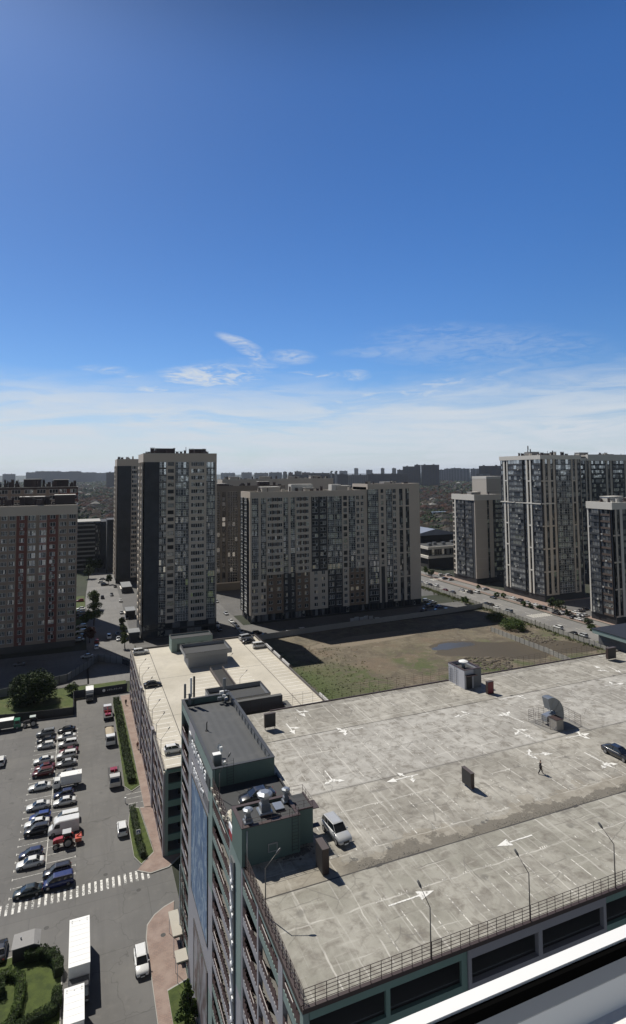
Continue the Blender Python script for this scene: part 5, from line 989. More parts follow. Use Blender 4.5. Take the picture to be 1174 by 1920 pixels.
lamp('lamp post with white head beside the ladder of the dark-roofed tower', WX+.3, 62.8, D, 2.6, 1.1, .7, 1.2)
for k in range(7):
    lamp('lamp post on the left edge of the pale lower deck, '+('nearest', 'second nearest', 'third nearest', 'fourth', 'third farthest', 'second farthest', 'farthest')[k]+' of seven', 14.3, 112+k*7.2, D2, 2.6, 1.4, .6, 1.4, 'lamp posts along the left edge of the lower deck')
lamp('lamp post by the ramp slot in the middle of the pale lower deck', 35.8, 150, D2, 3, 1.4, .4, 1.3)
lamp('lamp post near the railing behind the white hut with the dark sunken roof', 35.6, 136, D2, 3, 1.6, .4, 1.3)
# window frame of the room the photograph was taken from
t = thing('window_frame', 'white plastic window frame and sill at the bottom right, close to the camera', 'window frame', (.5, .45, 65.5))
PVC = mat('white_pvc', (.82, .82, .80), .35, .03, 20)
def prof(name, m, pts, bx=(-3, 3)):
    q = MB(); q.grid([[(x, a-.45, b-65.5) for a, b in pts] for x in bx]); return obj(name, q, m, t)
prof('outer_rail', PVC, [(.4735, 65.50), (.4862, 65.50), (.4862, 65.44), (.4735, 65.44)])
prof('seal', mat('rubber_seal', (.004, .004, .004), 1., spec=0.), [(.4680, 65.4975), (.4733, 65.4975), (.4733, 65.44), (.4680, 65.44)])
prof('inner_rail', mat('pvc_shaded', (.55, .55, .54), .4, .03, 20), [(.4600, 65.480), (.4679, 65.4872), (.4679, 65.43), (.4600, 65.43)])  # darker copy of the white PVC, shade painted into this face
prof('sill', PVC, [(.20, 65.4605), (.4505, 65.4605), (.4598, 65.4795), (.4598, 65.40), (.20, 65.40)])
# ------------------------------------------------------------------ fences
def fence(name, label, pts, h, m, post=2.5, th=.08, pm=None, z=0., legs=True, cat='fence', gap=0.):
    t = thing(name, label, cat, (pts[0][0], pts[0][1], z)); ox, oy = pts[0]
    q, p_ = MB(), MB(); rnd = random.Random(len(label))
    for (a, b) in zip(pts, pts[1:]):
        a, b = Vector((a[0]-ox, a[1]-oy, 0)), Vector((b[0]-ox, b[1]-oy, 0)); Ln = (b-a).length; k = max(1, round(Ln/post)); d = (b-a).normalized(); n = Vector((-d.y, d.x, 0))*th/2
        for i in range(k):
            c0, c1 = a+(b-a)*i/k+d*.06, a+(b-a)*(i+1)/k-d*.06; hh = h+rnd.uniform(-.05, .05); g = Vector((0, 0, gap+.03)); u_ = Vector((0, 0, hh))
            q.grid([[c0-n+g, c1-n+g, c1+n+g, c0+n+g], [c0-n+u_, c1-n+u_, c1+n+u_, c0+n+u_]])
        for i in range(k+1): c0 = a+(b-a)*i/k; p_.box(c0.x-.08, c0.x+.08, c0.y-.08, c0.y+.08, 0, h+.12)
    obj('panel', q, m, t, kind='stuff' if len(q.f) > 600 else 'part') if 0 else obj('panel', q, m, t); obj('post', p_, pm or DKM, t); return t
CONC = mat('fence_concrete', (.30, .29, .275), .85, .18, .7); CONCD = mat('fence_grey', (.20, .205, .21), .8, .2, .7); NAVY = mat('navy_banner', (.012, .018, .035), .5, .3, .5)
fence('site_fence', 'long pale concrete fence between the central block and the vacant lot', [(64, 221.5), (100, 224.6), (157, 227.6), (180.5, 230)], 2.2, CONC, 3, pm=CONC)
fence('site_fence', 'pale panel fence between the avenue and the weedy verge', [(183.4, 360), (183.3, 290), (180.6, 200), (178.6, 150), (178.2, 84)], 1.9, mat('fence_pale', (.34, .33, .30), .85, .2, .8), 2.6, pm=DGREY)
fence('site_fence', 'shorter pale fence inside the vacant lot running towards the puddle', [tuple(G(921, 1184).xy), tuple(G(975, 1205).xy), tuple(G(1030, 1226).xy), tuple(G(1075, 1247).xy)], 1.9, MATS['fence_pale'], 2.6, pm=DGREY)
fence('site_fence', 'grey panel fence between the brick block and the rough grass', [(-60, 194), (-22, 196.5), (-3.5, 203), tuple(G(184, 1240).xy), (14, 214)], 2.4, CONCD, 2.5)
fence('site_fence', 'navy banner fence closing the far end of the car park', [(-1.5, 186.8), (13.6, 187)], 2.3, NAVY, 3)
fence('site_fence', 'dark banner fence along the rough grass beside the parked tractor', [(-1.4, 186.6), (-1.2, 174.6), (-12, 175.6), (-24, 177.8), (-50, 181)], 2.2, mat('dark_banner', (.022, .024, .028), .5, .4, .4), 3)
fence('site_fence', 'dark fence at the end of the side street by the lower garage', [(14, 214.2), (21, 200), (22, 184)], 1.8, DGREY, 2.5)
t = thing('banner', 'white round emblem and row of small letters on the navy fence', 'banner', (6, 186.7, 1.3)); q = MB(); q.grid([[(1.0+cos(a*pi/8)*.42, y_, sin(a*pi/8)*.42) for a in range(16)] for y_ in (-.03, -.01)]); obj('emblem', q, SIGNW, t)
q = MB()
for k in range(9): q.box(1.9+k*.5, 1.9+k*.5+.28, -.03, -.01, -.2, .25 if k % 3 else .05)
obj('letters', q, mat('dim_letter', (.4, .42, .45), .5), t)
t = thing('gate', 'white folded gate panels in the pale fence below the central block', 'gate', tuple(G(676, 1166))); 
for k in range(5): q = MB(); q.box(-5+k*2.3, -3+k*2.3, -.1+k % 2*.4, 0+k % 2*.4, .3, 2.0+.25*(k % 2)); obj('gate_panel', q, mat('gate_white', (.5, .5, .49), .6), t)
# ------------------------------------------------------------------ plants
def leaves(q, c, r, n, s, rnd, flat=1., shell=.55):
    for i in range(n):
        while 1:
            v = Vector((rnd.uniform(-1, 1), rnd.uniform(-1, 1), rnd.uniform(-1, 1)))
            if shell < v.length < 1: break
        p = Vector((c[0]+v.x*r[0], c[1]+v.y*r[1], c[2]+v.z*r[2])); a = Vector((rnd.gauss(0, 1), rnd.gauss(0, 1), rnd.gauss(0, 1)*flat)).normalized(); b = a.orthogonal().normalized(); b = (b*cos(i)+a.cross(b)*sin(i)); k = s*rnd.uniform(.6, 1.3)
        q.poly([p-a*k, p-b*k*.5, p+a*k, p+b*k*.5])
def tree_meshes(h, w_, seed, clumps=22, per=110, s=.28, kind='round'):
    rnd = random.Random(seed); tr = MB(); cr_ = MB(); th = h*.35 if kind != 'bush' else h*.15
    tr.tube([(0, 0, 0), (.05*h*.2, 0, th), (0, .03*h, h*.8)], [h*.026+.04, h*.018+.03, .02], 7)
    for i in range(6 if kind != 'bush' else 9):
        a = i*1.05+rnd.random(); z0 = th*rnd.uniform(.7, 1.4); tr.tube([(0, 0, z0), (cos(a)*w_*.25, sin(a)*w_*.25, z0+h*.18), (cos(a)*w_*.4, sin(a)*w_*.4, z0+h*.35)], [h*.01+.02, .03, .012], 5)
    for i in range(clumps):
        a = rnd.uniform(0, 6.28); f = rnd.random()
        if kind == 'cone': z = h*(.12+.86*f); rr = w_*.5*(1-f)*rnd.uniform(.3, .9); cs = w_*.2*(1.15-f)
        elif kind == 'bush': z = h*(.18+.66*f); rr = w_*.5*math.sqrt(max(0, 1-((f-.35)/.75)**2))*rnd.uniform(.35, .85); cs = w_*rnd.uniform(.13, .2)
        else: z = h*(.35+.55*f); rr = w_*.5*math.sqrt(max(0, 1-((f-.42)/.62)**2))*rnd.uniform(.2, .85); cs = w_*rnd.uniform(.14, .22)
        leaves(cr_, (cos(a)*rr, sin(a)*rr, z), (cs, cs, cs*.8), per, s, rnd, .6, .3)
    return tr, cr_
PLANTS = {}
def plant(name, label, px, h, w_, kind='round', seed=1, m=LEAF, cat='tree', group=None, s=.28, per=110, clumps=22, at=None, z=0., sc=1., trunkm=BARK):
    key = (h, w_, kind, seed, m.name)
    p = at if at else G(px[0], px[1], z); t = thing(name, label, cat, (p[0], p[1], z), seed*1.3+p[0], group)
    if key not in PLANTS:
        tr, c_ = tree_meshes(h, w_, seed, clumps, per, s, kind); PLANTS[key] = (tr.mesh('trunk', trunkm), c_.mesh('crown', m))
    link('trunk', PLANTS[key][0], t); link('crown', PLANTS[key][1], t); t.scale = (sc, sc, sc); return t
LEAFY = m_leaf('yellow_green_leaves', (.06, .085, .02), (.14, .17, .05)); LEAFR = m_leaf('dark_red_leaves', (.05, .018, .016), (.08, .03, .025))
plant('bush', 'large dark round bush standing on the rough grass left of the car park', (64, 1318), 8.6, 13.5, 'bush', 2, LEAFD, 'bush', s=.3, per=230, clumps=60)
plant('bush', 'small grey-green bush just right of the large dark round bush', (134, 1302), 3.6, 4.2, 'bush', 3, LEAF, 'bush', s=.2, per=110, clumps=16)
plant('tree', 'round green tree beside the side street, upper one of the sunlit pair', (175, 1143), 7.5, 6.2, seed=4, sc=1.25); plant('tree', 'round green tree beside the side street, lower one of the sunlit pair', (176, 1173), 8.2, 6.6, seed=5, sc=1.25)
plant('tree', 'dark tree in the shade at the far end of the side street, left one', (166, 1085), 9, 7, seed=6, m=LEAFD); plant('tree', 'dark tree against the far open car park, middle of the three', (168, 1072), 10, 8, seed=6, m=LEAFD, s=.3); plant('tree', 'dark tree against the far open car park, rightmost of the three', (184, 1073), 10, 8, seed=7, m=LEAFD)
plant('bush', 'low round bush beside the courtyard left of the sunlit street trees', (157, 1167), 3.5, 4.5, 'bush', 8, LEAF, 'bush'); plant('tree', 'dark red-leaved tree at the corner of the brick block', (168, 1205), 6, 5.5, seed=9, m=LEAFR, per=90)
plant('tree', 'slender yellow-green tree on the pavement beside the tallest left tower, nearer one', (234, 1216), 6.5, 3.4, seed=10, m=LEAFY, per=70, s=.22); plant('tree', 'slender yellow-green tree on the pavement beside the tallest left tower, middle one', (231, 1196), 5.5, 3.2, seed=11, m=LEAFY, per=70, s=.22); plant('tree', 'small yellow-green tree on the pavement beside the tallest left tower, farthest one', (228, 1178), 4.5, 2.8, seed=11, m=LEAFY, per=70, s=.22); plant('tree', 'small dark tree at the far end of the side street by parked cars', (204, 1096), 6, 4, seed=9, m=LEAFD)
plant('tree', 'young leafy tree on the small lawn at the foot of the garage wall', (352, 1922), 5.2, 3.0, 'cone', 12, LEAF, s=.15, per=170, clumps=40)
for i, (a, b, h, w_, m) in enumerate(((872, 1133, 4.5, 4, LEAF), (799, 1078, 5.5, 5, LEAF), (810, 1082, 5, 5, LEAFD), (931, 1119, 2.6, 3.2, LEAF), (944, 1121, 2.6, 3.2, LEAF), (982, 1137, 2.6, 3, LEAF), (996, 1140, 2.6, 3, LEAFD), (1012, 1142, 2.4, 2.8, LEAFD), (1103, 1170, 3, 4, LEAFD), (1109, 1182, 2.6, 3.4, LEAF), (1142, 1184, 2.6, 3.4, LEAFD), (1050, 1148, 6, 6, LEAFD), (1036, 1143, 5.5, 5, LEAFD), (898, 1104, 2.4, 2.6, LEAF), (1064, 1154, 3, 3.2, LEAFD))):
    lb = ['young tree on the avenue verge beside the pale fence', 'tree in front of the low shopping building, left one', 'darker tree in front of the low shopping building, right one', 'clipped round shrub by the avenue, left of the pair between the two tan towers', 'clipped round shrub by the avenue, right of the pair between the two tan towers', 'clipped round shrub below the tallest right tower, left of three', 'clipped round shrub below the tallest right tower, middle of three', 'clipped round shrub below the tallest right tower, right of three', 'dark shrub left of the tower at the right edge', 'green shrub in front of the corner of the tower at the right edge', 'dark shrub beside the red car at the right edge', 'dark tree in the shade between the two right towers, right one', 'dark tree in the shade between the two right towers, left one', 'small round shrub beside the lower tan tower', 'dark round shrub by the shaded car park between the right towers'][i]
    plant('tree' if h > 4 else 'shrub', lb, (a, b), h, w_, 'round' if h > 4 else 'bush', 13+i, m, 'tree' if h > 4 else 'shrub', s=.2 if h < 4 else .28, clumps=14, per=90)
plant('bush', 'wide green bush mass on the verge beside the vacant lot', (962, 1180), 4.2, 11, 'bush', 33, LEAF, 'bush', s=.25, clumps=40); plant('bush', 'bright green bushes along the verge fence', (930, 1163), 3.2, 9, 'bush', 34, LEAFY, 'bush', s=.25, clumps=30)
def hedge(label, pts, w_, h, seed, m=LEAF, dens=150, s=.10):
    rnd = random.Random(seed); o = thing('hedge', label, 'hedge', (pts[0][0], pts[0][1], .1)); q = MB(); core = MB()
    for (a, b) in zip(pts, pts[1:]):
        a, b = Vector((a[0]-pts[0][0], a[1]-pts[0][1])), Vector((b[0]-pts[0][0], b[1]-pts[0][1])); Ln = (b-a).length; d = (b-a)/Ln; n = Vector((-d.y, d.x))
        core.grid([[(*(a-n*w_*.36), 0), (*(b-n*w_*.36), 0), (*(b+n*w_*.36), 0), (*(a+n*w_*.36), 0)], [(*(a-n*w_*.32), h*.82), (*(b-n*w_*.32), h*.82), (*(b+n*w_*.32), h*.82), (*(a+n*w_*.32), h*.82)]])
        for i in range(int(Ln*dens*(w_+h))):
            t_ = rnd.uniform(-.02, 1.02); sd = rnd.random(); wob = 1+.08*sin(t_*Ln*1.7+seed)+.05*sin(t_*Ln*4.1)
            if sd < .5: c_ = a+(b-a)*t_+n*rnd.uniform(-.5, .5)*w_*wob; z = h*rnd.uniform(.82, 1.02)*wob
            else: c_ = a+(b-a)*t_+n*rnd.choice((-.5, .5))*w_*wob*rnd.uniform(.8, 1.05); z = rnd.uniform(0, h*wob)
            u_ = Vector((rnd.gauss(0, 1), rnd.gauss(0, 1), rnd.gauss(0, .6))).normalized(); v = u_.orthogonal().normalized(); k = s*rnd.uniform(.6, 1.3); p = Vector((c_.x, c_.y, z)); q.poly([p-u_*k, p-v*k*.5, p+u_*k, p+v*k*.5])
    obj('foliage', q, m, o); obj('branches', core, mat('hedge_core', (.02, .028, .01), .9), o); return o
hedge('long clipped hedge on the grass strip beside the lower garage', [(10.1, 179.4), (10.3, 160), (10.5, 145), (10.8, 132)], 1.5, 1.3, 1, LEAFD, 60, .17)
hedge('short dark hedge on the small grass island by the zebra crossing', [(10.1, 121.3), (10.2, 116), (10.3, 111), (10.7, 106.2)], 1.1, 1.2, 2, LEAFD, 80)
hedge('curved hedge at the top of the bottom-left garden, beside the grey shed', [(-6.2, 90.6), (-4.2, 90.4), (-2.6, 89.2), (-2.0, 87.5), (-1.9, 86.2)], 1.3, 1.5, 3, LEAFD)
hedge('winding hedge crossing the middle of the bottom-left garden', [(-9.5, 88.5), (-7.6, 88.6), (-6.4, 87.2), (-6.3, 84.5), (-6.5, 82), (-7.5, 80), (-11, 78.5)], 1.1, 1.1, 4, LEAF)
hedge('dark hedge at the left edge of the bottom-left garden', [(-14, 85.5), (-10.5, 86.3), (-8.2, 86.6)], 1.6, 1.3, 5, LEAFD)
hedge('hedge along the bottom edge of the bottom-left garden', [(-6.8, 79.4), (-4.5, 80.1), (-2.0, 80.9), (-1.9, 83.6)], 1.1, 1.3, 6, LEAFD)
# weeds on the lot and verge
rnd = random.Random(9); q = MB(); CN = MB()
def tuft(q, x, y, s, n):
    for i in range(n):
        a = rnd.uniform(0, 6.28); l = s*rnd.uniform(.5, 1.2); b = Vector((x+rnd.gauss(0, s*.6), y+rnd.gauss(0, s*.6), .0)); t_ = b+Vector((cos(a)*l*.5, sin(a)*l*.5, l)); w_ = Vector((-sin(a), cos(a), 0))*s*.22; q.poly([b-w_, b+w_, t_+w_*.3, t_-w_*.3])
for i in range(4200):
    x = rnd.uniform(53, 96); y = rnd.uniform(95, 205)
    if rnd.random() < (1-(x-53)/40)*.9+.08: tuft(q, x, y, rnd.uniform(.12, .38), 7)
for i in range(1500): tuft(q, rnd.gauss(112, 12), rnd.gauss(133, 12), rnd.uniform(.12, .35), 6)
for i in range(2200): y = rnd.uniform(90, 330); tuft(q, 179.5+(y-90)*.012+rnd.gauss(0, 1.8), y, rnd.uniform(.25, .8), 6)
o = obj('weeds', q, m_leaf('weed_blades', (.085, .11, .03), (.19, .20, .09))); tag(o, 'weeds and rough tufts scattered over the vacant lot and its verge', 'weeds', kind='stuff')
q = MB(); rr = random.Random(3)
for i in range(160): g = G(rr.uniform(870, 960), rr.uniform(1232, 1256)); rock(q, g.x, g.y, 0, rr.uniform(.3, 1.1), rr)
for i in range(120): g = G(rr.gauss(1010, 18), rr.gauss(1200, 5)); rock(q, g.x, g.y, 0, rr.uniform(.3, 1.0), rr)
o = obj('soil_heaps', q, mat('soil_heap', (.13, .11, .085), .95, .4, 1)); tag(o, 'low heaps of dug soil and debris on the vacant lot', 'soil', kind='stuff')
# ------------------------------------------------------------------ the town beyond
def house_mb(w_, d, h, rh, hip):
    q = MB(); q.grid([[(-w_/2, -d/2, 0), (w_/2, -d/2, 0), (w_/2, d/2, 0), (-w_/2, d/2, 0)], [(-w_/2, -d/2, h), (w_/2, -d/2, h), (w_/2, d/2, h), (-w_/2, d/2, h)]], 0)
    e = .5; k = w_/2-d/2*hip; k = max(.2, k)
    A = [(-w_/2-e, -d/2-e, h), (w_/2+e, -d/2-e, h), (w_/2+e, d/2+e, h), (-w_/2-e, d/2+e, h)]; r0, r1 = (-k if hip else -w_/2-e, 0, h+rh), (k if hip else w_/2+e, 0, h+rh)
    q.poly([A[0], A[1], r1, r0], 1); q.poly([A[2], A[3], r0, r1], 1); q.poly([A[1], A[2], r1], 1 if hip else 0); q.poly([A[3], A[0], r0], 1 if hip else 0); q.poly(A[::-1], 0)
    q.box(w_*.2, w_*.2+.6, .4, 1.0, h+rh*.4, h+rh+.7, 0)
    for x in (-w_*.3, 0, w_*.3): q.box(x-.6, x+.6, -d/2-.04, -d/2-.001, 1, 2.4, 2)
    return q
def m_obj(name, rough=.8, k=1.):
    t = NT(name); oi = t.n('ShaderNodeObjectInfo'); c = t.mix(t.mr(t.noise(.4, 3), .3, .7), oi.outputs['Color'], (.06, .055, .05)); c = t.mix(.5, oi.outputs['Color'], c); c = t.mix(1., c, (.75, .75, .75), 'MULTIPLY'); t.L.new(c, t.b.inputs['Base Color']); t.b.inputs['Roughness'].default_value = 1.; t.b.inputs['Specular IOR Level'].default_value = .05; return t.m
ROOFM = m_obj('house_roof', .6); WALLH = mat('house_wall', (.11, .10, .085), .85, .3, .05)
HM = [house_mb(w_, d, h, rh, hip) for w_, d, h, rh, hip in ((14, 11, 3.6, 3.2, 0), (15, 12, 6.2, 3.8, 1), (11, 10, 3.3, 3.2, 0), (17, 11, 3.8, 3.2, 1), (13, 12, 6.6, 3.8, 1), (19, 10, 3.4, 2.0, 0))]
HME = [q.mesh('house', [WALLH, ROOFM, DARKIN]) for q in HM]
RC = [((.055, .036, .03), 'dark brown'), ((.045, .045, .05), 'dark grey'), ((.09, .045, .036), 'red-brown'), ((.10, .10, .095), 'grey'), ((.42, .41, .39), 'bright metal'), ((.05, .07, .055), 'dark green'), ((.10, .085, .07), 'brown')]
rnd = random.Random(21); spots = []
def addspots(az0, az1, r0, r1, sp=15):
    r = r0
    while r < r1:
        n = int(radians(az1-az0)*r/sp)
        for i in range(n):
            a = radians(az0)+radians(az1-az0)*(i+rnd.uniform(.1, .9))/max(1, n); rr_ = r+rnd.uniform(-5, 5)
            if int(i*sp/90) != int((i-1)*sp/90) and rnd.random() < .8: continue
            spots.append((sin(a)*rr_, cos(a)*rr_, rr_))
        r += sp*(1.0 if int(r/70) % 2 else 1.35)
addspots(31.2, 37.5, 470, 1500, 16); addspots(-.2, 3.0, 600, 1500, 17); spots.sort(key=lambda s: s[2])
near, far_ = spots[:296], spots[296:]
spots = []; addspots(-10, 46, 1500, 2300, 26); addspots(-10, 46, 2300, 3600, 42); far_ += spots
for (x, y, r) in near:
    k = rnd.randrange(6); c_ = rnd.choices(RC, (4, 4, 3, 4, 1.0, 1, 4))[0]; o = link('house', HME[k], None, (x, y, 0), rnd.choice((0, .1, pi/2, pi/2+.1, .25))+rnd.uniform(-.05, .05)); o.color = (*c_[0], 1)
    st = ('low gabled', 'two-storey hipped', 'small gabled', 'long hipped', 'square two-storey', 'long low')[k]
    tag(o, f'{st} house with {c_[1]} roof in the dense low quarter beyond the towers', 'house', 'houses of the low quarter beyond the towers')
q = MB()
for (x, y, r) in far_:
    h = HM[rnd.randrange(6)]; a = rnd.uniform(0, 6.28); s = 1.15 if r < 2300 else 1.6; b = len(q.v); c_, n_ = cos(a)*s, sin(a)*s; mi = rnd.choice((0, 0, 0, 0, 1, 1, 1, 2, 2, 3, 3, 4)) if rnd.random() < .7 else 0
    q.v += [(v[0]*c_-v[1]*n_+x, v[0]*n_+v[1]*c_+y, v[2]*s) for v in h.v]; q.f += [tuple(b+i for i in f) for f in h.f]; q.mi += [0 if i == 0 else (1+mi if i == 1 else 0) for i in h.mi]; q.sm += h.sm
o = obj('houses', q, [WALLH]+[mat('far_roof_'+n, tuple(v*.75 for v in c_), 1., spec=.05) for n, c_ in (('brown', (.06, .042, .034)), ('slate', (.045, .045, .048)), ('red', (.08, .042, .034)), ('grey', (.11, .105, .10)), ('metal', (.38, .37, .35)))]); tag(o, 'countless small roofs of the low quarter running out to the horizon', 'houses', kind='stuff')
# trees among the houses: a far-off canopy
q = MB(); rnd = random.Random(31)
def lump(q, x, y, s, h):
    r = [[(x+cos(a*pi/3+k)*s*f*rnd.uniform(.75, 1.2), y+sin(a*pi/3+k)*s*f*rnd.uniform(.75, 1.2), h*z_*rnd.uniform(.9, 1.1)) for a in range(6)] for k, (f, z_) in enumerate(((.55, .12), (1, .4), (.85, .75), (.35, 1)))]
    q.grid(r)
for (az0, az1, r0, r1, n) in ((30.5, 38, 440, 900, 1200), (30.5, 38, 900, 1600, 1500), (-1, 3.5, 500, 1600, 800), (-10, 46, 1500, 2600, 4500), (-10, 46, 2600, 5200, 5200)):
    for i in range(n):
        a = radians(rnd.uniform(az0, az1)); r = math.sqrt(rnd.uniform(r0*r0, r1*r1)); s = rnd.uniform(1.8, 4.2)*(1 if r < 1600 else 1.7 if r < 2600 else 3.2); lump(q, sin(a)*r, cos(a)*r, s, s*rnd.uniform(1.2, 2.2) if r < 2600 else s*1.3)
t = NT('far_canopy'); ge = t.n('ShaderNodeNewGeometry'); t.L.new(t.mix(ge.outputs['Random Per Island'], (.016, .028, .012), (.042, .062, .026)), t.b.inputs['Base Color']); t.b.inputs['Roughness'].default_value = 1; t.bump(t.noise(.8, 4), .9, .5)
o = obj('town_trees', q, t.m); tag(o, 'garden trees between the far houses merging into one dark green mass', 'trees', kind='stuff')
# far high-rise blocks
def m_far(name, c1, wc=(.05, .055, .065)):
    t = NT(name); s = t.n('ShaderNodeSeparateXYZ'); t.L.new(t.pos(), s.inputs[0]); k = t.n('ShaderNodeCombineXYZ'); t.L.new(t.math('ADD', s.outputs[0], s.outputs[1]), k.inputs[0]); t.L.new(s.outputs[2], k.inputs[1])
    b = t.n('ShaderNodeTexBrick', offset=0.); b.inputs['Scale'].default_value = 1; b.inputs['Brick Width'].default_value = 3.4; b.inputs['Row Height'].default_value = 3; b.inputs['Mortar Size'].default_value = .85; b.inputs['Color1'].default_value = (*wc, 1); b.inputs['Color2'].default_value = (*[v*1.8 for v in wc], 1); b.inputs['Mortar'].default_value = (*c1, 1)
    t.L.new(k.outputs[0], b.inputs['Vector']); t.L.new(b.outputs[0], t.b.inputs['Base Color']); t.b.inputs['Roughness'].default_value = .8; return t.m
FM = {'tan': m_far('far_tan', (.22, .20, .175)), 'dark': m_far('far_dark', (.10, .09, .085)), 'pale': m_far('far_pale', (.46, .45, .43)), 'grey': m_far('far_grey', (.20, .205, .21)), 'red': m_far('far_red', (.17, .10, .08))}
lst = [(758, 775, 875, 2500, 'dark'), (777, 789, 872, 2500, 'dark'), (791, 822, 872, 2400, 'dark'), (823, 834, 881, 3500, 'grey'), (835, 846, 879, 3400, 'grey'), (848, 862, 878, 3300, 'grey'), (864, 881, 879, 3200, 'grey'), (883, 898, 879, 3300, 'grey'), (901, 942, 874, 2100, 'dark'), (897, 915, 889, 1900, 'grey'), (714, 721, 877, 3700, 'tan'), (735, 743, 877, 3700, 'tan'), (745, 756, 880, 3300, 'dark'), (664, 672, 877, 4300, 'tan'), (688, 697, 880, 4300, 'tan'), (636, 652, 882, 4300, 'grey'),
 (619, 623, 884, 1900, 'pale'), (628, 632, 884, 1900, 'pale'), (531, 538, 884, 2900, 'tan'), (541, 549, 885, 2900, 'red'), (552, 566, 883, 2900, 'tan'), (568, 580, 885, 2800, 'red'), (582, 598, 886, 2700, 'tan'), (600, 616, 886, 2700, 'dark'), (560, 640, 889, 1900, 'dark'), (640, 700, 890, 2300, 'tan'), (700, 756, 888, 2100, 'dark'),
 (50, 66, 886, 4600, 'grey'), (68, 82, 884, 4500, 'grey'), (84, 108, 884, 4400, 'grey'), (110, 130, 885, 4400, 'grey'), (131, 150, 884, 4500, 'grey'), (152, 178, 886, 4700, 'grey'), (8, 26, 889, 4900, 'grey'), (181, 198, 887, 5200, 'grey'), (200, 216, 886, 2700, 'dark'), (415, 440, 887, 5000, 'grey'), (455, 470, 886, 4600, 'tan'), (480, 500, 887, 4000, 'tan'), (505, 528, 886, 3600, 'grey')]
sides = {True: 'left of the tallest left tower', False: 'right of the central block'}
for i, (a, b, yt, r, m) in enumerate(lst):
    yt += 1.2 if 530 < a < 757 else 0; d = ray((a+b)/2, yt); hr = math.hypot(d.x, d.y); x, y, z = d.x/hr*r, d.y/hr*r, CH+d.z/hr*r; w_ = (b-a)/F*r*rnd.choice((.95, 1.05, 1.3)); q = MB(); dp = min(w_*.5, 26)+6; q.box(-w_/2, w_/2, 0, dp, -1, z, 0); q.box(-w_/2-.4, w_/2+.4, -.4, dp+.4, z+.01, z+1.2, 1)
    for k in range(max(1, int(w_/30))): q.box(-w_/2+w_*(k+.3)/max(1, int(w_/30)), -w_/2+w_*(k+.3)/max(1, int(w_/30))+7, 4, 9, z+1.21, z+4.2, 1)
    o = obj('apartment_block', q, [FM[m], mat('far_roof_line', (.12, .115, .11))], None, (x, y, 0), -math.atan2(d.x, d.y)+rnd.uniform(-.1, .1)*0)
    side = 'seen over the brick block at the far left' if b < 150 else 'between the brick block and the charcoal towers' if b < 220 else 'in the gap above the shaded block' if a < 530 else 'above the roof of the central block' if a < 757 else 'between the central block and the right-hand towers'
    tag(o, f'{dict(dark="dark brown", grey="blue-grey", tan="tan", pale="white", red="reddish")[m]} far-off high-rise on the skyline {side}', 'high-rise', 'far-off high-rise blocks on the skyline')
q = MB(); d = ray(150, 900); hr = math.hypot(d.x, d.y); q.box(-70, 60, 0, 40, 0, 9); q.box(-69, 59, -.5, -.01, 6, 8.5)
o = obj('warehouse', q, mat('warehouse_white', (.52, .53, .54), .6), None, (d.x/hr*2600, d.y/hr*2600, 0), -.1); tag(o, 'long white warehouse roof far off beyond the brick block', 'warehouse')
q = MB(); q.box(0, 26, 0, 10, 0, 6.5); q.box(-.3, 26.3, -.3, 10.3, 6.51, 7.4)
g = G(812, 970); o = obj('shop', q, mat('shop_blue', (.16, .20, .24), .5), None, (g.x, g.y, 0), 0); tag(o, 'long low blue-grey roofed building behind the shopping building', 'building')
# haze
q = MB(); q.box(-8200, 11500, -300, 16500, -1.5, 160); t = bpy.data.materials.new('air'); t.use_nodes = True; tt = t.node_tree; tt.nodes.clear(); pv = tt.nodes.new('ShaderNodeVolumePrincipled'); pv.inputs['Density'].default_value = .000036; pv.inputs['Color'].default_value = (.78, .86, 1, 1); pv.inputs['Anisotropy'].default_value = .3
oo = tt.nodes.new('ShaderNodeOutputMaterial'); tt.links.new(pv.outputs[0], oo.inputs['Volume']); HAZE = obj('haze', q, t); HAZE['kind'] = 'stuff'
